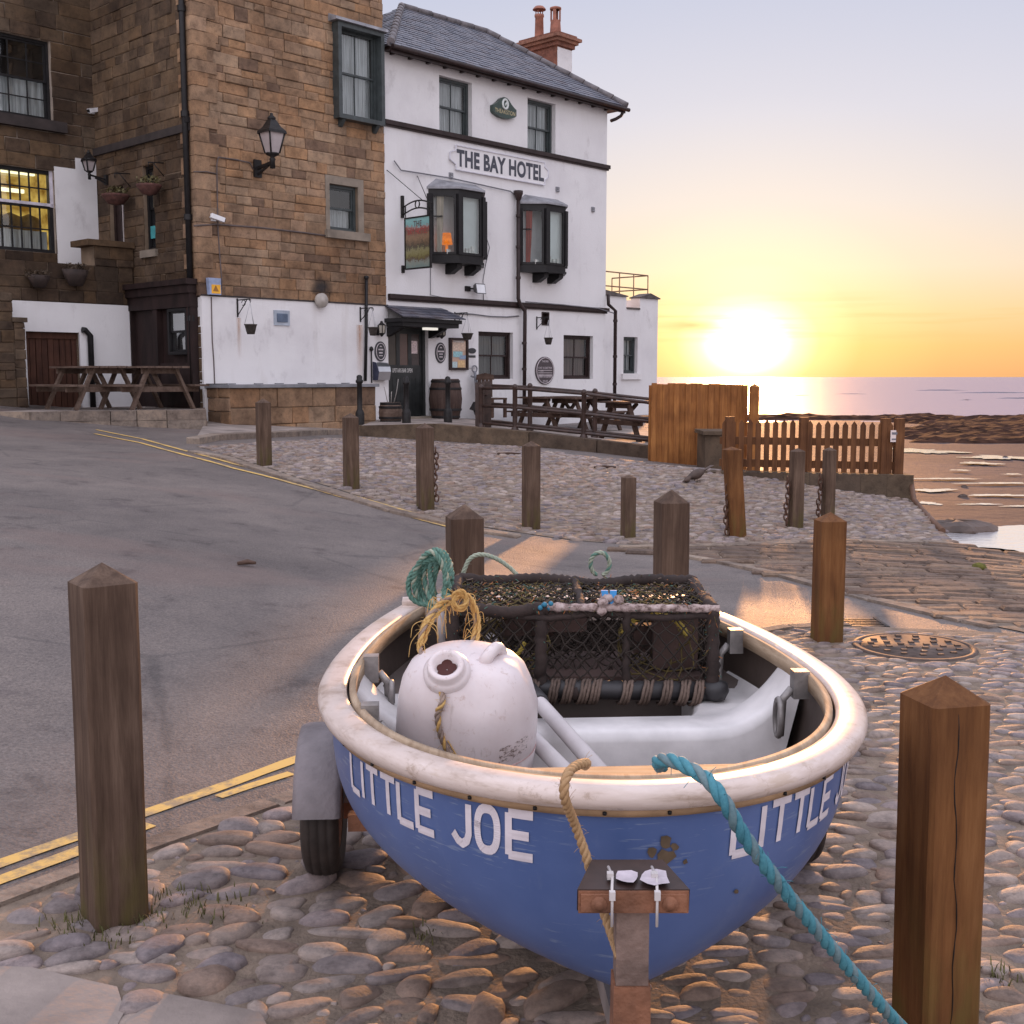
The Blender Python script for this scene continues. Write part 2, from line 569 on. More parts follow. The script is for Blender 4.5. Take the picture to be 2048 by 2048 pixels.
for q in [(530, 932, 14.0), (703, 977, 12.7), (850, 1021, 12.0), (1062, 1058, 12.0), (1255, 1075, 11.6), (1474, 1073, 11.4), (1591, 1055, 12.2),
          (100, 1100, 7.6), (0, 900, 14.0), (250, 850, 20.0), (400, 850, 21.0), (735, 872, 21.5), (868, 884, 21.8), (1060, 895, 19.8), (1336, 931, 18.6),
          (1440, 938, 16.8), (1491, 944, 15.7), (1650, 975, 15.2), (1821, 998, 15.0), (1918, 1094, 11.4), (2048, 1110, 11.2), (1600, 1150, 9.3)]:
    _cp(*q)
for q in [(-1.15, 3.16), (0, 2), (0, 3.5), (0, 5), (1.5, 3), (3, 3), (3, 5), (1.5, 7), (-1.2, 1.5), (2, 1), (0.6, 8.5), (4, 7.5), (-1.4, 4.6)]:
    TC.append((q[0], q[1], 0.0))
TC += [(-6, 30, 0.7), (4, 30, 0.4), (-12, 20, 1.5), (-12, 32, 1.5), (-4, 3.5, 0.25), (-9, 6, 0.9), (8, 10, -0.5), (8, 3, -0.2), (8, 6, -0.3), (-5, 0, 0.1), (0, -3, 0), (6, 18, -0.2), (-12, 0, .6)]
_T = np.array(TC)


def _phi(r):
    return np.where(r > 1e-9, r * r * np.log(np.maximum(r, 1e-9)), 0.0)


_n = len(_T)
_d = np.hypot(_T[:, None, 0] - _T[None, :, 0], _T[:, None, 1] - _T[None, :, 1])
_A = np.zeros((_n + 3, _n + 3))
_A[:_n, :_n] = _phi(_d) + np.eye(_n) * 1.2
_A[:_n, _n] = 1; _A[:_n, _n + 1] = _T[:, 0]; _A[:_n, _n + 2] = _T[:, 1]
_A[_n:, :_n] = _A[:_n, _n:].T
_W = np.linalg.solve(_A, np.concatenate([_T[:, 2], np.zeros(3)]))


def gz(x, y):
    x = np.asarray(x, float); y = np.asarray(y, float)
    d = np.hypot(x[..., None] - _T[:, 0], y[..., None] - _T[:, 1])
    return _phi(d) @ _W[:_n] + _W[_n] + _W[_n + 1] * x + _W[_n + 2] * y


def gzf(x, y): return float(gz(np.array([x]), np.array([y]))[0])


def ground(px, py):
    r = ray(px, py); t = 1.0; step = 0.1
    while t < 200:
        p = CAMP + r * t
        if p.z < gzf(p.x, p.y): break
        t += step; step = max(0.05, t * 0.02)
    a, b = t - step * 1.1, t
    for _ in range(30):
        m = (a + b) / 2; p = CAMP + r * m
        if p.z < gzf(p.x, p.y): b = m
        else: a = m
    return CAMP + r * b


def inside(poly, x, y):
    poly = np.asarray(poly); x = np.asarray(x); y = np.asarray(y)
    r = np.zeros(x.shape, bool); n = len(poly)
    for i in range(n):
        x0, y0 = poly[i]; x1, y1 = poly[(i + 1) % n]
        if y0 == y1: continue
        c = ((y0 > y) != (y1 > y)) & (x < (x1 - x0) * (y - y0) / (y1 - y0) + x0)
        r ^= c
    return r


def dense(poly, step):
    o = []
    for i in range(len(poly)):
        a = Vector(poly[i]); b = Vector(poly[(i + 1) % len(poly)])
        k = max(1, int((b - a).length / step))
        for j in range(k): o.append(tuple(a.lerp(b, j / k)))
    return o


def sheet(poly, off, step, zf=None, skirt=0.0, mb=None, mi=0):
    poly = dense(poly, step)
    P = np.array(poly); x0, y0 = P.min(0); x1, y1 = P.max(0)
    gx, gy = np.meshgrid(np.arange(x0, x1, step), np.arange(y0, y1, step))
    gx = gx.ravel() + RNG.uniform(-.1, .1, gx.size) * step; gy = gy.ravel() + RNG.uniform(-.1, .1, gy.size) * step
    k = inside(poly, gx, gy)
    pts = [Vector(p) for p in poly] + [Vector((a, b)) for a, b in zip(gx[k], gy[k])]
    n = len(poly)
    vs, es, fs, *_ = geometry.delaunay_2d_cdt(pts, [(i, (i + 1) % n) for i in range(n)], [list(range(n))], 1, 1e-5)
    X = np.array([v.x for v in vs]); Y = np.array([v.y for v in vs])
    Z = (gz(X, Y) if zf is None else zf(X, Y)) + off
    mb = mb or MB()
    fl = []
    for f in fs:
        a, b, c = (vs[i] for i in f[:3])
        fl.append(f if (b - a).cross(c - a) > 0 else f[::-1])
    mb.add(list(zip(X, Y, Z)), fl, mi, True)
    if skirt:
        pv = [(p[0], p[1], float((gz if zf is None else zf)(np.array([p[0]]), np.array([p[1]]))[0]) + off) for p in poly]
        v = pv + [(p[0], p[1], p[2] - skirt) for p in pv]
        mb.add(v, [(i, (i + 1) % n, n + (i + 1) % n, n + i)[::-1] for i in range(n)], mi)
    return mb


def gxy(px, py):
    p = ground(px, py); return (p.x, p.y)


# asphalt
def asphalt_mat():
    m, nt, b, out = new_mat('worn_asphalt'); g = NT(nt)
    co = g.coord()
    big = g.noise(co, 0.55, 6, 0.6)
    mid = g.noise(co, 2.6, 7, 0.68)
    fine = g.noise(co, 62, 4, 0.75)
    agg = g.vor(co, 90).outputs[0]
    c = g.ramp(big, [(0.3, (0.100, 0.086, 0.082)), (0.5, (0.142, 0.122, 0.114)), (0.7, (0.190, 0.162, 0.148))])
    c = g.mix(0.75, c, g.ramp(mid, [(0.33, (0.42, 0.38, 0.39)), (0.43, (0.90, 0.88, 0.88)), (0.70, (1.16, 1.13, 1.1))]), 'MULTIPLY')
    c = g.mix(0.65, c, g.ramp(fine, [(0.3, (0.35, 0.35, 0.35)), (0.7, (1.7, 1.66, 1.6))]), 'MULTIPLY')
    blot = g.ramp(g.noise(g.coord((1, 1, 1)), 1.25, 8, 0.72), [(0.60, (0, 0, 0)), (0.66, (1, 1, 1))])
    c = g.mix(g.math('MULTIPLY', blot, 0.55), c, (0.085, 0.068, 0.068))
    crack = g.vor(g.coord((1, 1, 1)), 0.42, 'DISTANCE_TO_EDGE')
    wob = g.noise(co, 2.5, 4)
    cd = g.math('ADD', crack.outputs[0], g.math('MULTIPLY_ADD', wob, 0.05, -0.025))
    ck = g.ramp(cd, [(0.0, (1, 1, 1)), (0.007, (0, 0, 0))])
    c = g.mix(g.math('MULTIPLY', ck, 0.38), c, (0.04, 0.036, 0.036))
    # reddish worn patches of older surfacing
    red = g.ramp(g.noise(g.coord((0.35, 0.8, 1)), 1.1, 5), [(0.57, (0, 0, 0)), (0.66, (1, 1, 1))])
    c = g.mix(g.math('MULTIPLY', red, 0.35), c, (0.20, 0.135, 0.115))
    g.L(c, b.inputs['Base Color'])
    g.L(g.math('MULTIPLY_ADD', big, -0.3, 0.78), b.inputs['Roughness'])
    b.inputs['Specular IOR Level'].default_value = 0.4
    h = g.math('MULTIPLY_ADD', agg, 0.6, g.math('MULTIPLY_ADD', mid, 1.8, fine))
    g.L(g.bump(h, 0.55, 0.012), b.inputs['Normal'])
    return m


M_asphalt = asphalt_mat()
M_kerb = plain('kerb_stone', (0.30, 0.245, 0.20), 0.85, 0.35, 5, bump=0.6, bscale=22)
M_paving = plain('flagstone_paving', (0.25, 0.205, 0.18), 0.85, 0.4, 2.6, bump=0.9, bscale=18)
M_bed = plain('cobble_mortar_bed', (0.200, 0.150, 0.112), 0.95, 0.4, 9, bump=1.0, bscale=60)
M_cobble = stone_mat('sea_cobbles', [(0.30, 0.245, 0.215), (0.235, 0.205, 0.205), (0.27, 0.19, 0.145), (0.34, 0.29, 0.26), (0.22, 0.16, 0.125), (0.30, 0.25, 0.25), (0.25, 0.20, 0.17), (0.38, 0.32, 0.285), (0.21, 0.185, 0.20)],
                     rough=0.66, nscale=9, bump=0.28, dirt=0.30, bscale=60)
M_sett = stone_mat('stone_setts', _sc([(0.30, 0.215, 0.165), (0.24, 0.175, 0.14), (0.34, 0.25, 0.19), (0.27, 0.19, 0.15), (0.21, 0.155, 0.13)], .72), rough=0.75, nscale=6, bump=0.8, dirt=0.5)

EDGE = [gxy(1821, 998), gxy(1918, 1094), (5.02, 11.15), (7.5, 10.7), (12, 9.6), (16, 5), (14, -4), (-10, -4), (-26, -2), (-30, 16), (-26, 40), (4.6, 40), (4.4, 24), (4.45, 19), (4.9, 15.6)]
struct('road', sheet(EDGE, 0.0, 0.3, skirt=5.0), M_asphalt)

# polygons of the paved areas (traced on the ground itself)
FG_EDGE = [gxy(p, q) for p, q in [(-260, 1905), (0, 1808), (150, 1752), (300, 1690), (450, 1640), (600, 1592), (720, 1545)]]
FG_EDGE2 = [gxy(p, q) for p, q in [(1240, 1330), (1420, 1282), (1520, 1262), (1610, 1254), (1700, 1250), (1800, 1258), (1910, 1262), (2048, 1270), (2350, 1290)]]
FG_EDGE = FG_EDGE + [(-0.35, 4.75), (0.25, 5.7)] + FG_EDGE2
FG = FG_EDGE + [(6.0, 4.0), (4.5, 0.6), (-0.2, 0.6), (-2.6, 1.6)]
APRON = [gxy(p, q) for p, q in [(392, 893), (560, 884), (735, 876), (868, 886), (1060, 897), (1336, 934), (1440, 941), (1491, 947), (1650, 978), (1821, 1001)]] + \
        [gxy(p, q) for p, q in [(1870, 1046), (1912, 1088), (1760, 1079), (1600, 1083), (1450, 1090), (1320, 1091), (1180, 1084), (1040, 1066), (940, 1050), (850, 1033), (700, 987), (600, 957), (500, 925), (430, 903)]]
SETTS = [gxy(p, q) for p, q in [(1240, 1100), (1340, 1098), (1450, 1095), (1600, 1088), (1760, 1084), (1912, 1093), (2048, 1112), (2500, 1150), (2500, 1330), (2060, 1268), (1990, 1254), (1850, 1225), (1690, 1186), (1560, 1150), (1420, 1120), (1300, 1108)]]


def kerb_line(mb, pts, w, h, seglen, off=0.0, gap=0.012, jitter=0.012):
    """A row of kerb stones along ground points."""
    P = [Vector(p) for p in pts]
    acc = []
    for a, b in zip(P[:-1], P[1:]):
        k = max(1, int((b - a).length / 0.1))
        for i in range(k): acc.append(a.lerp(b, i / k))
    acc.append(P[-1])
    i = 0
    while i < len(acc) - 2:
        L = seglen * random.uniform(0.7, 1.3); j = i; d = 0
        while j < len(acc) - 1 and d < L:
            d += (acc[j + 1] - acc[j]).length; j += 1
        a, b = acc[i], acc[j]
        t = (b - a).normalized(); nrm = Vector((-t.y, t.x)); b = b - t * gap
        ww = w / 2 + random.uniform(-jitter, jitter); hh = h + random.uniform(-jitter, jitter) * 0.4
        c = [a - nrm * ww, b - nrm * ww, b + nrm * ww, a + nrm * ww]
        lo = [(p.x, p.y, gzf(p.x, p.y) - 0.08 + off) for p in c]; hi = [(p.x, p.y, gzf(p.x, p.y) + hh + off) for p in c]
        ch = 0.012
        cen = sum((Vector(p) for p in hi), Vector()) / 4
        hi2 = [tuple(Vector(p) + (cen - Vector(p)).normalized() * ch) for p in hi]
        him = [(p[0], p[1], p[2] - ch) for p in hi]
        v = lo + him + hi2
        mb.add(v, [(8, 9, 10, 11)] + [(s + k, s + (k + 1) % 4, s + 4 + (k + 1) % 4, s + 4 + k) for s in (0, 4) for k in range(4)])
        i = j
    return mb


M_kerbs = stone_mat('kerb_stones', [(0.31, 0.25, 0.20), (0.27, 0.225, 0.19), (0.34, 0.28, 0.23), (0.25, 0.20, 0.165)], nscale=7, bump=0.6, dirt=0.4)
mb = MB()
kerb_line(mb, FG_EDGE[:7] + FG_EDGE[7:14], 0.085, 0.018, 0.8)
struct('kerb', mb, M_kerbs)
mb = MB()
kerb_line(mb, [gxy(p, q) for p, q in [(385, 905), (430, 912), (500, 934), (600, 967), (700, 998), (850, 1043), (940, 1060), (1040, 1076)]], 0.17, 0.03, 0.9)
struct('apron_kerb', mb, M_kerbs)
mb = MB()
kerb_line(mb, [gxy(p, q) for p, q in [(1300, 1104), (1420, 1122), (1560, 1152), (1690, 1188), (1850, 1227), (1990, 1257)]], 0.10, 0.02, 0.7)
kerb_line(mb, [gxy(p, q) for p, q in [(1240, 1096), (1450, 1093), (1600, 1086), (1760, 1082), (1912, 1091)]], 0.14, 0.022, 0.9)
struct('sett_border', mb, M_kerbs)


def dome(rings, seg):
    v = []; f = []
    for i in range(rings):
        a = (math.pi * 0.56) * (1 - i / rings)
        for k in range(seg):
            b = 2 * math.pi * k / seg
            v.append((math.sin(a) * math.cos(b), math.sin(a) * math.sin(b), math.cos(a)))
    v.append((0, 0, 1))
    for i in range(rings - 1):
        for k in range(seg):
            f.append((i * seg + k, i * seg + (k + 1) % seg, (i + 1) * seg + (k + 1) % seg, (i + 1) * seg + k))
    for k in range(seg):
        f.append(((rings - 1) * seg + k, (rings - 1) * seg + (k + 1) % seg, rings * seg))
    return np.array(v), f


def cobbles(mb, poly, angle, la, lb, gap, hgt, rings, seg, jit=0.25, pw=(0.75, 1.0), rot=0.25, sink=0.0, keep=None):
    """Rows of rounded stones, each a flattened pebble of its own size, turn and tilt."""
    DV, DF = dome(rings, seg)
    P = np.array(poly); c = P.mean(0)
    ca, sa = math.cos(angle), math.sin(angle)
    loc = (P - c) @ np.array([[ca, -sa], [sa, ca]])
    (u0, v0), (u1, v1) = loc.min(0), loc.max(0)
    S = []
    v = v0
    while v < v1:
        rb = RNG.uniform(*lb); u = u0 + RNG.uniform(0, 0.1)
        while u < u1:
            L = RNG.uniform(*la) * (1.35 if RNG.random() < .12 else 1)
            S.append((u + L / 2, v + rb / 2 + RNG.uniform(-jit, jit) * rb, L / 2, rb / 2 * RNG.uniform(0.8, 1.12)))
            u += L + RNG.uniform(*gap)
        v += rb + RNG.uniform(*gap) * 0.7
    S = np.array(S)
    X = c[0] + S[:, 0] * ca - S[:, 1] * sa; Y = c[1] + S[:, 0] * sa + S[:, 1] * ca
    X = X + RNG.normal(0, 0.008, X.size)
    ok = inside(poly, X, Y)
    if keep is not None: ok &= keep(X, Y)
    S = S[ok]; X = X[ok]; Y = Y[ok]; n = len(X)
    Z = gz(X, Y)
    th = angle + RNG.normal(0, rot, n)
    return stones(mb, X, Y, Z, th, S[:, 2], S[:, 3], hgt, DV, DF, pw, sink)


PLACED = []


def stones(mb, X, Y, Z, th, A, B, hgt, DV, DF, pw, sink):
    PLACED.append(np.stack([X, Y, th, A, B], 1)); n = len(X)
    cx, cy = np.cos(th), np.sin(th)
    Hh = np.minimum(A, B) * RNG.uniform(hgt[0], hgt[1], n)
    ex = RNG.uniform(pw[0], pw[1], n)[:, None]
    dv = DV[None]
    rad = np.hypot(dv[..., 0], dv[..., 1]); rad = np.where(rad < 1e-6, 1, rad)
    ang = np.arctan2(dv[..., 1], dv[..., 0])
    ph = RNG.uniform(0, 6.28, (n, 1)); ph2 = RNG.uniform(0, 6.28, (n, 1))
    k = 1 + 0.10 * np.sin(2 * ang + ph) + 0.075 * np.sin(3 * ang + ph2) + 0.035 * np.sin(5 * ang + ph + ph2)
    sx = np.sign(dv[..., 0]) * np.abs(dv[..., 0]) ** ex * k
    sy = np.sign(dv[..., 1]) * np.abs(dv[..., 1]) ** ex * k
    sz = np.sign(dv[..., 2]) * np.abs(dv[..., 2]) ** 0.62
    tx = RNG.normal(0, 0.10, (n, 1)); ty = RNG.normal(0, 0.10, (n, 1))
    lx = sx * A[:, None]; ly = sy * B[:, None]
    lz = sz * Hh[:, None] + tx * lx + ty * ly + RNG.uniform(-0.006, 0.004, (n, 1)) - sink
    V = np.stack([X[:, None] + lx * cx[:, None] - ly * cy[:, None], Y[:, None] + lx * cy[:, None] + ly * cx[:, None], Z[:, None] + lz], -1)
    m = len(DV); o = len(mb.v)
    mb.v.extend(map(tuple, V.reshape(-1, 3)))
    for i in range(n):
        b = o + i * m
        for q in DF:
            mb.f.append([b + j for j in q])
    mb.m.extend([0] * (n * len(DF))); mb.smooth.extend([True] * (n * len(DF)))
    return mb


POST_L = gxy(228, 1838)
MAN = ground(1829, 1297)


def fg_left(x, y): return (x < 0.25 + 0.1 * y)


FLAG = [gxy(p, q) for p, q in [(-300, 1935), (60, 1945), (235, 1985), (250, 2035), (215, 2100), (-300, 2200)]]
FLAG2 = [gxy(p, q) for p, q in [(250, 2055), (330, 1998), (520, 2035), (560, 2110), (300, 2200)]]


def not_flags(x, y): return ~(inside(FLAG, x, y) | inside(FLAG2, x, y))


def kerb_clear(x, y):
    P = np.array(FG_EDGE); d = np.full(np.shape(x), 9.0)
    for a, b in zip(P[:-1], P[1:]):
        ab = b - a; t = np.clip(((x - a[0]) * ab[0] + (y - a[1]) * ab[1]) / (ab @ ab), 0, 1)
        d = np.minimum(d, np.hypot(x - a[0] - t * ab[0], y - a[1] - t * ab[1]))
    return d > 0.085


man_clear = lambda x, y: np.hypot(x - MAN.x, y - MAN.y) > 0.36
mb = sheet(FG, 0.006, 0.12)
mbs = MB()
cobbles(mbs, FG, 0.32, (0.095, 0.20), (0.062, 0.115), (0.002, 0.020), (0.42, 0.72), 6, 16, 0.42, (0.72, 1.0), 0.42, 0.0,
        lambda x, y: (x < 0.62 - 0.1 * y) & (y < 4.6) & not_flags(x, y) & kerb_clear(x, y))
cobbles(mbs, FG, -0.03, (0.08, 0.165), (0.05, 0.088), (0.001, 0.012), (0.45, 0.75), 6, 16, 0.38, (0.75, 1.0), 0.22, 0.002,
        lambda x, y: (x >= 0.62 - 0.1 * y) & (y < 4.6) & man_clear(x, y) & kerb_clear(x, y))
cobbles(mbs, FG, -0.03, (0.075, 0.15), (0.045, 0.08), (0.001, 0.009), (0.42, 0.75), 4, 10, 0.35, (0.75, 1.0), 0.18, 0.001,
        lambda x, y: (y >= 4.6) & man_clear(x, y) & kerb_clear(x, y))
# smaller stones and grit packed into what gaps are left near the camera
P_ = np.concatenate(PLACED); P_ = P_[P_[:, 1] < 5.0]
DVs, DFs = dome(3, 9)


def fill(poly, n_try, r0, r1, clear, hg, ymax):
    Pp = np.array(poly); lo, hi = Pp.min(0), Pp.max(0); hi[1] = min(hi[1], ymax)
    cx_ = RNG.uniform(lo[0], hi[0], n_try); cy_ = RNG.uniform(lo[1], hi[1], n_try)
    k = inside(poly, cx_, cy_) & not_flags(cx_, cy_) & kerb_clear(cx_, cy_); cx_, cy_ = cx_[k], cy_[k]; rr = RNG.uniform(r0, r1, len(cx_))
    good = np.ones(len(cx_), bool)
    for i0 in range(0, len(P_), 400):
        q = P_[i0:i0 + 400]; dx = cx_[:, None] - q[:, 0]; dy = cy_[:, None] - q[:, 1]; c_, s_ = np.cos(q[:, 2]), np.sin(q[:, 2])
        e = np.hypot((dx * c_ + dy * s_) / (q[:, 3] + rr[:, None] * clear), (-dx * s_ + dy * c_) / (q[:, 4] + rr[:, None] * clear)); good &= (e > 1).all(1)
    cx_, cy_, rr = cx_[good], cy_[good], rr[good]; keep_ = []
    for i in range(len(cx_)):
        if all((cx_[i] - cx_[j]) ** 2 + (cy_[i] - cy_[j]) ** 2 > ((rr[i] + rr[j]) * .95) ** 2 for j in keep_): keep_.append(i)
    keep_ = np.array(keep_, int)
    if len(keep_) == 0: return
    x, y, r_ = cx_[keep_], cy_[keep_], rr[keep_]
    stones(mbs, x, y, gz(x, y), RNG.uniform(0, 3.14, len(x)), r_ * RNG.uniform(1.0, 1.45, len(x)), r_ * RNG.uniform(.8, 1.0, len(x)), hg, DVs, DFs, (.75, 1.0), 0.0)


fill(FG, 9000, .020, .034, .7, (.55, .8), 4.6)
P_ = np.concatenate(PLACED); P_ = P_[P_[:, 1] < 5.0]
fill(FG, 9000, .005, .012, .6, (.7, 1.0), 4.0)
E_bed = struct('cobbled_ground', mb, M_bed)
E_cob = struct('cobblestones', mbs, M_cobble)
# big worn flags at the bottom left
mbf = MB()
for fl in (FLAG, FLAG2):
    sheet(fl, 0.016, 0.10, mb=mbf)
struct('flagstones', mbf, M_paving)

mb = sheet(APRON, 0.006, 0.3)
struct('apron_ground', mb, M_bed)
mbs = MB()
cobbles(mbs, APRON, 0.12, (0.08, 0.17), (0.055, 0.10), (0.006, 0.028), (0.45, 0.8), 3, 8, 0.35, (0.8, 1.0), 0.25, 0.002)
struct('apron_cobbles', mbs, M_cobble)

mb = sheet(SETTS, 0.006, 0.3)
struct('slipway_ground', mb, M_bed)


def setts(mb, poly, angle, la, lb):
    P = np.array(poly); c = P.mean(0); ca, sa = math.cos(angle), math.sin(angle)
    loc = (P - c) @ np.array([[ca, -sa], [sa, ca]])
    (u0, v0), (u1, v1) = loc.min(0), loc.max(0)
    v = v0
    while v < v1:
        b = RNG.uniform(*lb); u = u0 - RNG.uniform(0, 0.4)
        while u < u1:
            L = RNG.uniform(*la)
            cu, cv = u + L / 2, v + b / 2
            X = c[0] + cu * ca - cv * sa; Y = c[1] + cu * sa + cv * ca
            if inside(poly, np.array([X]), np.array([Y]))[0]:
                h = 0.006 + RNG.uniform(0.006, 0.03); tl = RNG.normal(0, 0.02, 2); rz = RNG.normal(0, 0.02)
                vs = []
                for (ins, zz) in ((0.0, -0.05), (0.0, h * 0.45), (0.018, h)):
                    for su, sv in ((-1, -1), (1, -1), (1, 1), (-1, 1)):
                        lu = su * (L / 2 - 0.008 - ins); lv = sv * (b / 2 - 0.006 - ins * 0.8)
                        uu = cu + lu - lv * rz; vv = cv + lv + lu * rz
                        xx = c[0] + uu * ca - vv * sa; yy = c[1] + uu * sa + vv * ca
                        vs.append((xx, yy, gzf(xx, yy) + zz + lu * tl[0] + lv * tl[1]))
                mb.add(vs, [(8, 9, 10, 11)] + [(s + k, s + (k + 1) % 4, s + 4 + (k + 1) % 4, s + 4 + k) for s in (0, 4) for k in range(4)])
            u += L
        v += b


mbs = MB()
_p2 = [p for p in SETTS]
setts(mbs, _p2, -0.10, (0.22, 0.62), (0.10, 0.16))
struct('slipway_setts', mbs, M_sett)

# painted double yellow lines
M_yellow, _nt, _b, _o = new_mat('yellow_road_paint')
g = NT(_nt)
_w = g.noise(g.coord((1, 1, 1)), 16, 6, 0.75)
_w2 = g.noise(g.coord((1, 1, 1)), 1.6, 3)
_c = g.mix(g.ramp(g.math('MULTIPLY_ADD', _w2, 0.5, g.math('MULTIPLY', _w, 0.75)), [(0.60, (0, 0, 0)), (0.74, (1, 1, 1))]), (0.66, 0.42, 0.12), (0.30, 0.22, 0.13))
g.L(_c, _b.inputs['Base Color']); _b.inputs['Roughness'].default_value = 0.65


def ribbon(mb, pts, w, off):
    P = [Vector(p) for p in pts]; d = []
    for a, b in zip(P[:-1], P[1:]):
        k = max(1, int((b - a).length / 0.12))
        for i in range(k): d.append(a.lerp(b, i / k))
    d.append(P[-1]); vs = []
    for i, p in enumerate(d):
        t = (d[min(i + 1, len(d) - 1)] - d[max(i - 1, 0)]).normalized(); n = Vector((-t.y, t.x))
        for s in (-1, 1):
            q = p + n * s * (w / 2 + random.uniform(-.003, .003)); vs.append((q.x, q.y, gzf(q.x, q.y) + off))
    mb.add(vs, [(2 * i, 2 * i + 2, 2 * i + 3, 2 * i + 1) for i in range(len(d) - 1)])
    for i in range(-len(d) + 1, 0): mb.f[i] = mb.f[i][::-1]


mb = MB()
ribbon(mb, [gxy(p, q) for p, q in [(-200, 1800), (0, 1729), (160, 1673), (301, 1624), (616, 1511)]], 0.062, 0.005)
ribbon(mb, [gxy(p, q) for p, q in [(-200, 1838), (0, 1762), (161, 1703), (300, 1650)]], 0.062, 0.005)
ribbon(mb, [gxy(p, q) for p, q in [(438, 1596), (500, 1574), (582, 1548)]], 0.045, 0.005)
far = [(190, 868), (280, 886), (371, 911), (470, 938), (594, 970), (680, 994), (742, 1011), (848, 1042), (905, 1057)]
ribbon(mb, [gxy(p, q) for p, q in far], 0.06, 0.007)
ribbon(mb, [gxy(p + 3, q - 8) for p, q in far], 0.06, 0.007)
struct('road_markings', mb, M_yellow)

# ------------------------------------------------------------------ sea and shore
SEA_Z = -3.35


def sea_mat():
    m, nt, b, out = new_mat('sea_water'); g = NT(nt)
    w = g.noise(g.coord((0.05, 0.35, 1)), 1.0, 6, 0.6, 0.4)
    w2 = g.noise(g.coord((0.5, 1.6, 1)), 1.0, 4, 0.6)
    b.inputs['Base Color'].default_value = (0.30, 0.225, 0.26, 1)
    b.inputs['Roughness'].default_value = 0.38
    b.inputs['Specular IOR Level'].default_value = 0.22
    g.L(g.bump(g.math('MULTIPLY_ADD', w2, 0.12, w), 0.6, 1.2), b.inputs['Normal'])
    return m


mb = MB()
mb.add([(-9000, 112, SEA_Z), (9000, 112, SEA_Z), (9000, 12000, SEA_Z), (-9000, 12000, SEA_Z)], [(0, 1, 2, 3)])
struct('sea', mb, sea_mat())
M_surf = plain('breaking_wave', (0.13, 0.12, 0.15), 0.25, 0.3, 0.3)
mb = MB()
for (px, py, w, hgt) in [(1880, 781, 130, 0.5), (1990, 786, 220, 0.45), (1700, 788, 90, 0.3), (1600, 791, 60, 0.25), (2040, 797, 120, 0.4), (1930, 800, 60, .25)]:
    p = at_z(px, py, SEA_Z); L = w / FPX * p.y
    pts = [(p.x + L * (i / 12 - .5), p.y + random.uniform(-2, 2), SEA_Z - 0.15) for i in range(13)]
    mb.tube(pts, [max(0.03, hgt * math.sin(math.pi * (i + .2) / 12.5)) for i in range(13)], 6)
tag(mk('wave', mb, M_surf), kind='structure')

# beach: wet sand with pools, scars of dark rock
BX = np.arange(-30, 150, 1.6); BY = np.concatenate([np.arange(9, 60, 0.9), np.arange(60, 160, 2.0)])
gx, gy = np.meshgrid(BX, BY)


def fnoise(x, y, s, seed):
    r = np.random.default_rng(seed); o = np.zeros_like(x)
    for k in range(5):
        for j in range(3):
            a = r.uniform(0, 6.28); fx, fy = math.cos(a), math.sin(a) * 2.2
            o += np.sin((x * fx + y * fy) * s * 2 ** k + r.uniform(0, 6.28)) / 2 ** k
    return o / 4


bz = SEA_Z - 0.015 + 0.09 * np.clip((128 - gy) / 8, 0, 1) + 0.05 * fnoise(gx, gy, 0.10, 3) + 0.03 * fnoise(gx, gy, 0.5, 5)
drop = np.clip((gy - 146 + 3 * fnoise(gx, gy, .2, 4)) / 5, 0, 1)
bz -= drop * 2.0
bz += np.clip((16 - gy) / 6, 0, 1) * 0.1
mb = MB()
ny, nx = gx.shape
mb.add(list(zip(gx.ravel(), gy.ravel(), bz.ravel())), [(j * nx + i, j * nx + i + 1, (j + 1) * nx + i + 1, (j + 1) * nx + i) for j in range(ny - 1) for i in range(nx - 1)], 0, True)


def beach_mat():
    m, nt, b, out = new_mat('wet_beach'); g = NT(nt)
    geo = g.N('ShaderNodeNewGeometry'); sp = g.N('ShaderNodeSeparateXYZ'); g.L(geo.outputs['Position'], sp.inputs[0])
    n = g.noise(g.coord((0.4, 1, 1)), 0.9, 6, 0.65)
    h = g.math('MULTIPLY_ADD', n, 0.12, sp.outputs[2])
    fine = g.noise(g.coord(), 3.0, 6, 0.7)
    rk = g.ramp(g.math('MULTIPLY_ADD', h, 1.0, -SEA_Z + 0.0), [(0.10, (0, 0, 0)), (0.26, (1, 1, 1))])
    c = g.mix(rk, g.ramp(n, [(0.3, (0.042, 0.024, 0.024)), (0.7, (0.085, 0.054, 0.052))]), g.ramp(fine, [(0.3, (0.035, 0.022, 0.018)), (0.7, (0.12, 0.072, 0.05))]))
    g.L(c, b.inputs['Base Color'])
    g.L(g.math('MULTIPLY_ADD', rk, 0.15, 0.72), b.inputs['Roughness'])
    b.inputs['Specular IOR Level'].default_value = .3
    g.L(g.bump(g.math('MULTIPLY_ADD', fine, 0.5, n), 0.9, 0.12), b.inputs['Normal'])
    return m


struct('beach', mb, beach_mat())
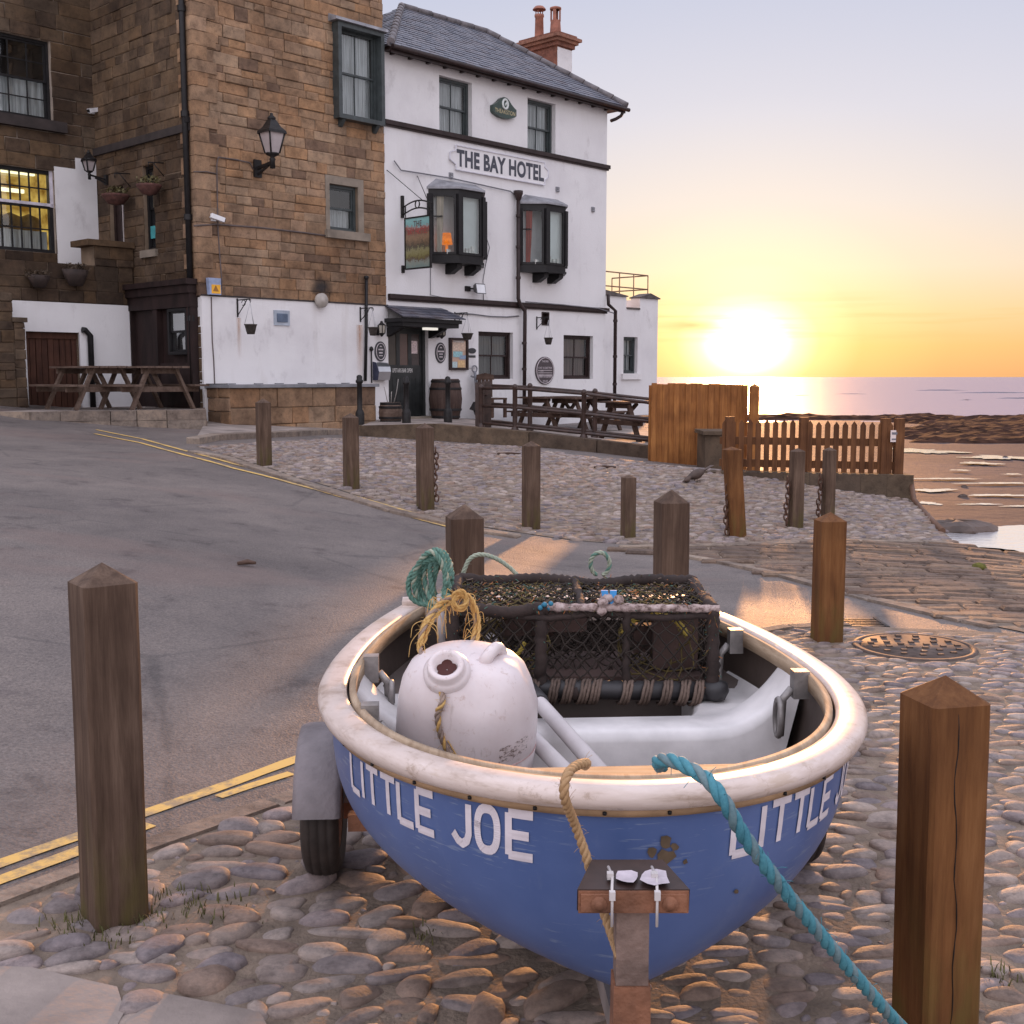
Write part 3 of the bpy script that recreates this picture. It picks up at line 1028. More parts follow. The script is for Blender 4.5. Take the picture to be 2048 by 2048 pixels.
# broad shelf of dark broken rock towards the sea
sx_, sy_ = np.meshgrid(np.arange(18, 130, 0.8), np.arange(78, 152, 0.9))
n1 = fnoise(sx_, sy_, .10, 21); n2 = fnoise(sx_, sy_, .45, 22)
near_e = 84 + 9 * n1 - (sx_ - 27) * .05
right_m = np.clip((sx_ - 0.318 * sy_ + 4 * n1) / 2.5, 0, 1) * np.clip((sy_ - near_e) / 3, 0, 1) * np.clip((143 + 3 * n2 - sy_) / 3, 0, 1)
scar_m = np.clip((sy_ - 129 - 5 * n1) / 2, 0, 1) * np.clip((143 + 4 * n1 - sy_) / 2, 0, 1) * np.clip((0.318 * sy_ + 6 - sx_) / 4, 0, 1) * np.clip((sx_ - 22) / 3, 0, 1) * np.clip((n1 + .75) * 2, 0, 1)
hz = np.maximum(right_m, scar_m)
rz = SEA_Z - .35 + hz * (.46 + .16 * n2 + .14 * fnoise(sx_, sy_, 1.3, 23) + .20 * RNG.random(sx_.shape)) + .12 * hz
mb = MB(); ny, nx = sx_.shape
mb.add(list(zip(sx_.ravel(), sy_.ravel(), rz.ravel())), [(j * nx + i, j * nx + i + 1, (j + 1) * nx + i + 1, (j + 1) * nx + i) for j in range(ny - 1) for i in range(nx - 1) if hz[j:j + 2, i:i + 2].max() > .05], 0, False)
struct('rock_shelf', mb, plain('shelf_rock', (0.045, 0.022, 0.015), .95, .7, .9, bump=1.0, bscale=4, spec=.05))
M_pool, _nt, _b, _o = new_mat('still_pool'); g = NT(_nt); g.L(g.bump(g.noise(g.coord((.6, 2.2, 1)), 3, 4), .25, .05), _b.inputs['Normal']); _b.inputs['Base Color'].default_value = (0.05, 0.05, 0.06, 1)
_b.inputs['Roughness'].default_value = 0.05; _b.inputs['Specular IOR Level'].default_value = 1.0; _b.inputs['Metallic'].default_value = 0.55
_b.inputs['Base Color'].default_value = (0.8, 0.8, 0.82, 1)
mb = MB()


def pool(px, py, w, h, seed, zz=SEA_Z + 0.15):
    c = at_z(px, py, zz); a = w / 2 / FPX * c.y; far_ = at_z(px, py - h / 2, zz).y; near = at_z(px, py + h / 2, zz).y
    r = random.Random(seed); n = 72; vs = []
    p1, p2, p3 = r.uniform(0, 6), r.uniform(0, 6), r.uniform(0, 6)
    for i in range(n):
        t = 2 * math.pi * i / n
        k = 1 + 0.20 * math.sin(2 * t + p1) + 0.20 * math.sin(3 * t + p2) + 0.16 * math.sin(5 * t + p3) + .12 * math.sin(9 * t + p1 * 2) + .09 * math.sin(16 * t + p2 * 3) + r.uniform(-.05, .05)
        yy = (near + far_) / 2 + math.sin(t) * (far_ - near) / 2 * k
        vs.append((c.x + math.cos(t) * a * k, yy, zz))
    mb.add(vs, [tuple(range(n))])


pool(2060, 1082, 330, 66, 1)
for i, (px, py, w, h) in enumerate([(1850, 902, 110, 9), (2010, 915, 130, 8), (1960, 926, 60, 5), (1890, 957, 110, 3), (1990, 966, 120, 3), (1865, 980, 90, 5), (2000, 990, 110, 4), (1856, 1006, 40, 6),
                                    (1960, 1008, 70, 3), (1920, 940, 40, 2), (2025, 948, 40, 2), (2035, 1012, 50, 3)]):
    pool(px, py, w, h, 10 + i)
struct('rock_pools', mb, M_pool)
for (px, py, w, h) in []:
    pass
M_rock = plain('dark_scar_rock', (0.075, 0.048, 0.036), 0.6, 0.6, 1.2, bump=1.0, bscale=5)


def rock(px, py, w, hh, label, seed, zz=SEA_Z):
    c = at_z(px, py, zz); a = w / 2 / FPX * c.y; r = random.Random(seed)
    m = MB(); prof = [(0.02, 1.0), (0.5, 0.98), (0.8, 0.8), (0.97, 0.45), (1.03, 0.0), (0.98, -0.4)]
    seg = 26; ph = [r.uniform(0, 6.28) for _ in range(5)]
    vs = []
    for j, (rr, z_) in enumerate(prof):
        for k in range(seg):
            t = 2 * math.pi * k / seg
            q = 1 + 0.15 * math.sin(2 * t + ph[0]) + 0.12 * math.sin(3 * t + ph[1]) + 0.08 * math.sin(6 * t + ph[2]) + r.uniform(-.05, .05)
            vs.append((c.x + math.cos(t) * a * rr * q, c.y + math.sin(t) * a * rr * q * 0.75, zz + hh * (z_ + 0.1 * math.sin(4 * t + ph[3]) * (1 - rr * .5) + r.uniform(-.06, .06))))
    fs = [(i * seg + k, i * seg + (k + 1) % seg, (i + 1) * seg + (k + 1) % seg, (i + 1) * seg + k)[::-1] for i in range(len(prof) - 1) for k in range(seg)]
    m.add(vs, fs, 0, False)
    m.add([vs[k] for k in range(seg)], [tuple(range(seg))])
    tag(mk('rock', m, M_rock, base=(c.x, c.y, zz)), label, 'rock')


rock(1910, 1068, 175, 0.42, 'large dark flat rock beside the bright pool below the slipway edge', 1)
rock(1928, 982, 16, 0.24, 'small dark boulder on the wet sand, nearer the fence', 2, SEA_Z - .1)
rock(1925, 999, 18, 0.2, 'low dark boulder on wet sand just in front of a smaller boulder', 4)
rock(2010, 919, 14, 0.2, 'dark stone standing at the edge of the narrow far pool', 5)

# rock bed stretched to the shore walls so that no gap shows below the edge
# ------------------------------------------------------------------ frame of the street front (local x along the front, y into the houses, z up)
PHI = R(43.5)
U = Vector((math.sin(PHI), math.cos(PHI), 0)); VO = Vector((math.cos(PHI), -math.sin(PHI), 0))   # VO: out of the front
_D = at_y(815, 835, 25.0)
_r = ray(774, 753); _k = (_D.x * VO.x + _D.y * VO.y) / (_r.x * VO.x + _r.y * VO.y)
F0 = Vector((_r.x * _k, _r.y * _k, 0))
FRZ = math.atan2(U.y, U.x)


def W(x, y, z): return F0 + U * x - VO * y + Vector((0, 0, z))


def toF(p):
    d = Vector(p) - F0
    return d.dot(U), -d.dot(VO), d.z


def fac(px, py, y=0.0):
    """front-plane point (x, z) seen at a pixel of the photograph"""
    r = ray(px, py); o = F0 - VO * y
    k = ((o.x - CAMP.x) * VO.x + (o.y - CAMP.y) * VO.y) / (r.x * VO.x + r.y * VO.y)
    p = CAMP + r * k; x, _, z = toF(p)
    return x, z


def side(px, py, x):
    """point (y, z) on the plane x = const (walls at right angles to the front)"""
    r = ray(px, py); o = F0 + U * x
    k = ((o.x - CAMP.x) * U.x + (o.y - CAMP.y) * U.y) / (r.x * U.x + r.y * U.y)
    p = CAMP + r * k; _, y, z = toF(p)
    return y, z


def rect(px0, py0, px1, py1, y=0.0):
    """pixel rectangle -> x0,x1,z0,z1 on the front plane, using the middle heights"""
    pm = (py0 + py1) / 2
    x0 = fac(px0, pm, y)[0]; x1 = fac(px1, pm, y)[0]; pc = (px0 + px1) / 2
    return x0, x1, fac(pc, py1, y)[1], fac(pc, py0, y)[1]


XC = fac(402, 640)[0]                 # outer corner of the stone house
_yl = side(199, 500, XC)[0]           # depth of the return wall: plane of the far left wing
YL = _yl


def fix(x, y, z): return (x, y, z)


def wall_open(mb, a0, a1, z0, z1, ops, fn, reveal=0.14, mi=0, fmi=None):
    """Flat wall with real openings and reveals; fn(a, d, z): d = depth into the wall."""
    As = sorted({a0, a1, *[v for o in ops for v in (o[0], o[1]) if a0 < v < a1]})
    Zs = sorted({z0, z1, *[v for o in ops for v in (o[2], o[3]) if z0 < v < z1]})
    for i in range(len(As) - 1):
        for j in range(len(Zs) - 1):
            ca = (As[i] + As[i + 1]) / 2; cz = (Zs[j] + Zs[j + 1]) / 2
            if any(o[0] < ca < o[1] and o[2] < cz < o[3] for o in ops): continue
            mb.add([fn(As[i], 0, Zs[j]), fn(As[i + 1], 0, Zs[j]), fn(As[i + 1], 0, Zs[j + 1]), fn(As[i], 0, Zs[j + 1])], [(0, 1, 2, 3)], mi)
    for o in ops:
        b0, b1, c0, c1 = o[:4]
        rm = mi if fmi is None else fmi
        for (p, q) in (((b0, c0), (b1, c0)), ((b1, c0), (b1, c1)), ((b1, c1), (b0, c1)), ((b0, c1), (b0, c0))):
            mb.add([fn(p[0], 0, p[1]), fn(q[0], 0, q[1]), fn(q[0], reveal, q[1]), fn(p[0], reveal, p[1])], [(0, 3, 2, 1)], rm)


def stone_wall(mb, a0, a1, z0, z1, ops, fn, rows=(0.20, 0.34), lens=(0.32, 0.85), mi=0, proud=0.02, rnd=random, start=None):
    """Coursed stones, each a block with its own projection and slightly worn edges; fn(a, d, z), negative d = out."""
    z = z0
    br = sorted({v for o in ops for v in (o[2], o[3]) if z0 < v < z1}) + [z1]
    while z < z1 - 0.01:
        h = rnd.uniform(*rows)
        nb = [b for b in br if b > z + 0.02][0]
        if nb - z < h * 1.45: h = nb - z
        zt = min(z + h, z1)
        cut = sorted([(o[0], o[1]) for o in ops if o[2] < zt - 0.005 and o[3] > z + 0.005])
        segs = []; s = a0
        for c0, c1 in cut:
            if c0 > s: segs.append((s, min(c0, a1)))
            s = max(s, c1)
        if s < a1: segs.append((s, a1))
        for (s0, s1) in segs:
            a = s0
            while a < s1 - 0.01:
                L = rnd.uniform(*lens)
                if s1 - a < L * 1.4: L = s1 - a
                d = -rnd.uniform(0.0, proud); g_ = 0.004; ins = rnd.uniform(.008, .022)
                if L > 0.05 and zt - z > 0.04:
                    j = lambda: rnd.uniform(-0.007, 0.010)
                    o4 = [(a + g_ + j(), z + g_ + j()), (a + L - g_ + j(), z + g_ + j()), (a + L - g_ + j(), zt - g_ + j()), (a + g_ + j(), zt - g_ + j())]
                    ca = a + L / 2; cz = (z + zt) / 2
                    i4 = [(p + (ins if p < ca else -ins), q + (ins if q < cz else -ins)) for p, q in o4]
                    dt = [d + rnd.uniform(-.004, .004) for _ in range(4)]
                    v = [fn(p, 0.016, q) for p, q in o4] + [fn(p, d + 0.008, q) for p, q in o4] + [fn(p, dt[k], q) for k, (p, q) in enumerate(i4)]
                    mb.add(v, [(8, 9, 10, 11)] + [(s_ + k, s_ + (k + 1) % 4, s_ + 4 + (k + 1) % 4, s_ + 4 + k) for s_ in (0, 4) for k in range(4)], mi)
                a += L
        z = zt


def frame_ring(mb, x0, x1, z0, z1, y0, y1, w, mi=0):
    mb.box(x0, x1, y0, y1, z1 - w, z1, mi); mb.box(x0, x1, y0, y1, z0, z0 + w, mi)
    mb.box(x0, x0 + w, y0, y1, z0 + w, z1 - w, mi); mb.box(x1 - w, x1, y0, y1, z0 + w, z1 - w, mi)


def sash(root, x0, x1, z0, z1, y, frame_m, cols=2, rows_top=1, rows_bot=1, fw=0.055, curtain=True, cur_m=None, split=0.5, inner=None, fx=fix, depth=0.5, name='window', half=False):
    """Sash window in an opening: casing, two sashes with glazing bars; panes, curtain and dark room as its parts."""
    m = MB()
    frame_ring(m, x0, x1, z0, z1, y + 0.0, y + 0.10, fw)
    zm = z0 + (z1 - z0) * split
    a0, a1 = x0 + fw, x1 - fw
    sw = 0.038
    for k, (b0, b1, yy, nr) in enumerate(((zm - 0.02, z1 - fw, y + 0.03, rows_top), (z0 + fw, zm + 0.02, y + 0.062, rows_bot))):
        frame_ring(m, a0, a1, b0, b1, yy, yy + 0.03, sw)
        for i in range(1, cols):
            xx = a0 + (a1 - a0) * i / cols
            m.box(xx - 0.011, xx + 0.011, yy + 0.004, yy + 0.026, b0 + sw, b1 - sw)
        for i in range(1, nr):
            zz = b0 + (b1 - b0) * i / nr
            m.box(a0 + sw, a1 - sw, yy + 0.006, yy + 0.024, zz - 0.011, zz + 0.011)
    m.v = [fx(*p) for p in m.v]
    w = mk(name, m, frame_m, root)
    for (b0, b1, yy) in ((zm, z1 - fw, y + 0.047), (z0 + fw, zm, y + 0.079)):
        p = MB(); p.add([fx(a0, yy, b0), fx(a1, yy, b0), fx(a1, yy, b1), fx(a0, yy, b1)], [(0, 1, 2, 3)])
        mk('pane', p, M_glass, w)
    if curtain:
        c = MB(); n = 48; zt = zm if half else z1 - fw
        for (c0, c1) in (((a0, a0 + (a1 - a0) * 0.49), (a0 + (a1 - a0) * 0.51, a1)) if not half else ((a0, a1),)):
            vs = []
            for i in range(n + 1):
                xx = c0 + (c1 - c0) * i / n; yy = y + 0.17 + 0.022 * math.sin(i * 1.15) + 0.012 * math.sin(i * 0.43 + 1)
                vs += [fx(xx, yy, z0 + fw), fx(xx, yy * 0.7 + (y + 0.17) * 0.3, zt)]
            c.add(vs, [(2 * i, 2 * i + 2, 2 * i + 3, 2 * i + 1) for i in range(n)], 0, True)
        mk('curtain', c, cur_m or M_curtain, w)
    r = MB()
    b = (x0, x1, z0, z1)
    d0, d1 = y + 0.101, y + depth
    for q in ([(b[0], d0, b[2]), (b[0], d1, b[2]), (b[0], d1, b[3]), (b[0], d0, b[3])], [(b[1], d0, b[2]), (b[1], d1, b[2]), (b[1], d1, b[3]), (b[1], d0, b[3])],
              [(b[0], d1, b[2]), (b[1], d1, b[2]), (b[1], d1, b[3]), (b[0], d1, b[3])], [(b[0], d0, b[3]), (b[1], d0, b[3]), (b[1], d1, b[3]), (b[0], d1, b[3])],
              [(b[0], d0, b[2]), (b[1], d0, b[2]), (b[1], d1, b[2]), (b[0], d1, b[2])]):
        r.add([fx(*p) for p in q], [(0, 1, 2, 3)])
    mk('room', r, inner or M_dark, w)
    return w


def fmk(name, mb, mats, label, cat, base, group=None):
    """A one-mesh thing fixed to the front: built in front coordinates, origin at its base."""
    mb.v = [tuple(W(*p)) for p in mb.v]
    o = mk(name, mb, mats, base=tuple(W(*base)), rz=FRZ)
    return tag(o, label, cat, group)


def fthing(name, label, cat, base, group=None):
    return thing(name, label, cat, tuple(W(*base)), FRZ, group)


def fpart(name, mb, mats, parent, base):
    mb.v = [(p[0] - base[0], p[1] - base[1], p[2] - base[2]) for p in mb.v]
    return mk(name, mb, mats, parent)


def text_geo(s, bold=0.0):
    """Letter outlines of the built-in font as flat faces, normalised to 0..1 in both directions."""
    c = bpy.data.curves.new('lettering', 'FONT'); c.body = s; c.size = 1; c.offset = bold; c.resolution_u = 4; c.fill_mode = 'FRONT'
    c.space_character = 1.06
    o = bpy.data.objects.new('lettering', c); COL.objects.link(o)
    bpy.context.view_layer.update()
    me = o.evaluated_get(bpy.context.evaluated_depsgraph_get()).to_mesh()
    vs = [tuple(v.co) for v in me.vertices]; fs = [tuple(p.vertices) for p in me.polygons]
    o.evaluated_get(bpy.context.evaluated_depsgraph_get()).to_mesh_clear()
    bpy.data.objects.remove(o); bpy.data.curves.remove(c)
    xs = [v[0] for v in vs]; ys = [v[1] for v in vs]
    x0, x1, y0, y1 = min(xs), max(xs), min(ys), max(ys)
    return [((v[0] - x0) / (x1 - x0), (v[1] - y0) / (y1 - y0)) for v in vs], fs


def text_in(mb, s, x0, x1, z0, z1, y, bold=0.0, mi=0, fx=fix):
    vs, fs = text_geo(s, bold)
    mb.add([fx(x0 + a * (x1 - x0), y, z0 + b * (z1 - z0)) for a, b in vs], fs, mi)


# ================================================================== the white hotel
hx1 = fac(1212, 500)[0]
HZ0 = 0.2
zl, zr = fac(773, 100)[1], fac(1210, 216)[1]
HZ1 = (zl + zr) / 2
hotel = fthing('hotel', 'white rendered three storey hotel with slate roof and two dark oriel windows', 'hotel', (0, 0, 0))
GR = {}
ops = {}
ops['up1'] = rect(878.5, 136, 944, 272); ops['up2'] = rect(1055, 178, 1111, 309)
ops['gr1'] = rect(957, 664, 1026, 758); ops['gr2'] = rect(1127, 671, 1186, 758)
ops['door'] = rect(777, 652, 857, 833)
ops['vent'] = rect(1083, 624, 1098, 651)
dz0 = ops['door'][2]
for k in ('up1', 'up2'):
    o = list(ops[k]); o[3] = HZ1 - 0.22; ops[k] = tuple(o)
mb = MB()
DEP = 6.2
wall_open(mb, 0, hx1, HZ0, HZ1, list(ops.values()), lambda a, d, z: (a, d, z), 0.20)
mb.add([(hx1, 0, HZ0), (hx1, DEP, HZ0), (hx1, DEP, HZ1), (hx1, 0, HZ1)], [(0, 1, 2, 3)])
mb.add([(0, 0, HZ0), (0, DEP, HZ0), (0, DEP, HZ1), (0, 0, HZ1)], [(3, 2, 1, 0)])
mb.add([(0, DEP, HZ0), (hx1, DEP, HZ0), (hx1, DEP, HZ1), (0, DEP, HZ1)], [(3, 2, 1, 0)])
mk('wall', mb, M_white, hotel)


# slate roof, hipped at both ends, with real courses
def slate_mat():
    m, nt, b, out = new_mat('roof_slate'); g = NT(nt)
    isl = g.island(); co = g.coord()
    c = g.ramp(isl, [(0.0, (0.055, 0.06, 0.085)), (0.4, (0.085, 0.088, 0.115)), (0.75, (0.12, 0.115, 0.135)), (1.0, (0.075, 0.062, 0.075))])
    n = g.noise(co, 6, 5, 0.65)
    c = g.mix(0.6, c, g.ramp(n, [(0.3, (0.6, 0.6, 0.62)), (0.7, (1.4, 1.36, 1.3))]), 'MULTIPLY')
    g.L(c, b.inputs['Base Color']); b.inputs['Roughness'].default_value = 0.45
    g.L(g.bump(n, 0.3, 0.01), b.inputs['Normal'])
    return m


M_slate = slate_mat()
OH = 0.30
ex0, ex1, ey0, ey1 = -0.05, hx1 + 0.42, -OH, DEP + OH
ez = HZ1 + 0.05
RY = DEP / 2; rx0, RZ = fac(803, 14, RY); rx1 = fac(972, 64, RY)[0]


def slates(mb, A, B, C, D, course=0.24, wid=0.26, thick=0.012):
    """Overlapping slates on the plane A-B (eave, left to right) to D-C (ridge)."""
    A, B, C, D = map(Vector, (A, B, C, D))
    n = (B - A).cross(D - A).normalized()
    L = max((D - A).length, (C - B).length); rowsN = int(L / course)
    for r_ in range(rowsN):
        t0 = r_ / rowsN; t1 = min(1.0, (r_ + 1.25) / rowsN)
        l0 = A.lerp(D, t0); r0 = B.lerp(C, t0); l1 = A.lerp(D, t1); r1 = B.lerp(C, t1)
        W_ = (r0 - l0).length
        k = max(1, int(W_ / wid)); offs = (r_ % 2) * 0.5
        for i in range(-1, k + 1):
            s0 = max(0, (i + offs) / k + 0.006 / max(W_, .1)); s1 = min(1, (i + 1 + offs) / k)
            if s1 - s0 < 0.05 / k: continue
            up = n * (thick + random.uniform(0, 0.010)); dn = n * 0.002
            p = [l0.lerp(r0, s0) + up, l0.lerp(r0, s1) + up, l1.lerp(r1, s1) + dn, l1.lerp(r1, s0) + dn]
            q = [l0.lerp(r0, s0) - n * .004, l0.lerp(r0, s1) - n * .004]
            mb.add(p + q, [(0, 1, 2, 3), (4, 5, 1, 0)])


mb = MB()
slates(mb, (ex0, ey0, ez), (ex1, ey0, ez), (rx1, RY, RZ), (rx0, RY, RZ))
slates(mb, (ex1, ey0, ez), (ex1, ey1, ez), (rx1 + .01, RY, RZ), (rx1, RY, RZ))
slates(mb, (ex0, ey1, ez), (ex0, ey0, ez), (rx0, RY, RZ), (rx0 - .01, RY, RZ))
mb.add([(ex0, ey0, ez - .012), (ex1, ey0, ez - .012), (ex1, ey1, ez - .012), (ex0, ey1, ez - .012), (rx0, RY, RZ - .012), (rx1, RY, RZ - .012)],
       [(0, 1, 5, 4), (1, 2, 5), (2, 3, 4, 5), (3, 0, 4), (3, 2, 1, 0)], 0)
roof = mk('roof', mb, M_slate, hotel)
M_ridge = plain('ridge_tile', (0.14, 0.125, 0.13), 0.7, 0.4, 5, bump=0.4)
mb = MB()
for (a, b_) in (((rx0, RY, RZ), (rx1, RY, RZ)), ((rx1, RY, RZ), (ex1, ey0, ez)), ((rx0, RY, RZ), (ex0, ey0, ez))):
    a = Vector(a); b_ = Vector(b_); k = int((b_ - a).length / 0.42)
    for i in range(k):
        p, q = a.lerp(b_, i / k), a.lerp(b_, (i + 0.97) / k)
        mb.tube([p + Vector((0, 0, .015 + random.uniform(0, .012))), q + Vector((0, 0, .025 + random.uniform(0, .012)))], 0.085, 8)
mk('ridge_tiles', mb, M_ridge, roof)
# eaves: soffit board, gutter, brackets
mb = MB()
mb.box(0.0, hx1 + 0.36, -0.26, 0.0, HZ1 - 0.03, HZ1 + 0.03)
mb.box(-0.02, hx1 + 0.38, -0.275, -0.245, HZ1 - 0.10, HZ1 + 0.04)
mb.box(hx1, hx1 + 0.36, 0.0, DEP, HZ1 - 0.03, HZ1 + 0.03)
for i in range(15):
    xx = 0.2 + i * (hx1 - 0.3) / 14
    mb.box(xx - 0.03, xx + 0.03, -0.235, -0.003, HZ1 - 0.075, HZ1 - 0.032)
mk('eaves', mb, M_brownpaint, hotel)
mb = MB()
mb.tube([(-0.03, -0.33, HZ1 + 0.0), (hx1 + 0.45, -0.33, HZ1 - 0.02)], 0.05, 8)
mb.tube([(hx1 + 0.30, -0.28, HZ1 - 0.05), (hx1 + 0.30, -0.20, HZ1 - 0.16), (hx1 + 0.20, -0.12, HZ1 - 0.24), (hx1 + 0.06, -0.07, HZ1 - 0.30)], 0.04, 8)
mk('gutter', mb, M_brownpaint, hotel)
# string courses
zs = [fac(p, q)[1] for p, q in ((773, 245), (1000, 292), (1214, 333))]; zs_ = sum(zs) / 3
zb = [fac(p, q)[1] for p, q in ((778, 596), (1000, 606), (1205, 617))]; zb_ = sum(zb) / 3
mb = MB(); mb.box(0.0, hx1 + 0.07, -0.07, 0.0, zs_ - 0.045, zs_ + 0.045); mb.box(0.0, hx1 + 0.04, -0.04, 0.0, zs_ - 0.085, zs_ - 0.046)
mk('string_course', mb, M_brownpaint, hotel)
mb = MB(); mb.box(0.05, hx1 + 0.07, -0.08, 0.0, zb_ - 0.045, zb_ + 0.045); mb.box(0.05, hx1 + 0.03, -0.04, 0.0, zb_ - 0.09, zb_ - 0.046)
mk('string_course', mb, M_brownpaint, hotel)
# windows in openings
sash(hotel, *ops['up1'], 0.12, M_darkframe, 2)
sash(hotel, *ops['up2'], 0.12, M_darkframe, 2)
o = ops['gr1']; sash(hotel, *o, 0.10, M_brownpaint, 2, curtain=True, cur_m=cloth_mat('dim_curtain', (0.20, 0.19, 0.185)), half=False)
o = ops['gr2']; sash(hotel, *o, 0.10, M_brownpaint, 2, curtain=True, cur_m=cloth_mat('brown_curtain', (0.20, 0.13, 0.11)))
o = ops['vent']
mb = MB(); mb.box(o[0], o[1], 0.10, 0.14, o[2], o[3]); frame_ring(mb, o[0], o[1], o[2], o[3], -0.012, 0.09, 0.03)
mk('vent_hatch', mb, M_brownpaint, hotel)
# chimney
cx, cz = fac(1104, 150, 1.6)
cX0 = fac(1046, 140, RY)[0]; cX1 = fac(1117, 140, RY)[0]
M_chim = stone_mat('chimney_brick', [(0.27, 0.12, 0.085), (0.31, 0.15, 0.10), (0.24, 0.105, 0.075), (0.33, 0.17, 0.12)], nscale=6, bump=0.5, dirt=0.3)
CY0 = RY + 0.1
_x1, _zt = fac(1114, 96, CY0)
_x0 = fac(1052, 100, CY0)[0]
_xr = fac(1144, 100, CY0)[0]
CY1 = CY0 + 1.25
chx1 = _xr; chx0 = _x1
zcap = fac(1125, 92, CY0)[1]
mb = MB()
mb.box(chx0, chx1, CY0, CY1, RZ - 2.2, zcap + .05)
for (e, a, b_) in ((0.06, -0.02, 0.09), (0.13, 0.09, 0.17), (0.20, 0.17, 0.25), (0.10, 0.25, 0.33)):
    mb.box(chx0 - e, chx1 + e, CY0 - e, CY1 + e, zcap + a + (0.002 if a > 0 else 0), zcap + b_)
ch = mk('chimney', mb, [M_chim], roof)
M_pot = plain('terracotta_pot', (0.30, 0.12, 0.08), 0.8, 0.35, 6, bump=0.3)
pz = zcap + 0.33
mb = MB(); mb.box(chx0 + .015, chx1 - .015, CY0 - .012, CY0 - .001, RZ - 2.2, zcap - .06)
mk('render_face', mb, M_white, ch)
mb = MB(); c = ((chx0 + chx1) / 2 - .02, CY1 - 0.32, pz)
mb.lathe([(0.14, 0), (0.13, 0.1), (0.115, 0.62), (0.135, 0.64), (0.135, 0.70), (0.10, 0.70), (0.10, 0.3)], 16, c)
for k in range(4):
    a = k * 1.57 + .4; mb.tube([(c[0] + .1 * math.cos(a), c[1] + .1 * math.sin(a), c[2] + .69), (c[0] + .1 * math.cos(a), c[1] + .1 * math.sin(a), c[2] + .84)], 0.016, 6)
mb.lathe([(0.19, 0.83), (0.18, 0.86), (0.12, 0.92), (0.0, 0.95)], 16, c)
mb.lathe([(0.0, 0.83), (0.19, 0.832)], 16, c)
mk('chimney_pot', mb, M_pot, ch)
mb = MB(); c = ((chx0 + chx1) / 2 - .02, CY0 + 0.32, pz)
mb.lathe([(0.165, 0), (0.155, 0.12), (0.135, 0.42)], 16, c)
for k in range(4):
    a = k * 1.57 + .5
    mb.beam((c[0] + .125 * math.cos(a), c[1] + .125 * math.sin(a), c[2] + .40), (c[0] + .125 * math.cos(a), c[1] + .125 * math.sin(a), c[2] + .72), .09, .03, up=(math.cos(a), math.sin(a), 0))
mb.lathe([(0.13, 0.70), (0.16, 0.71), (0.16, 0.76), (0.05, 0.80), (0, 0.80)], 16, c)
mk('chimney_pot', mb, M_pot, ch)


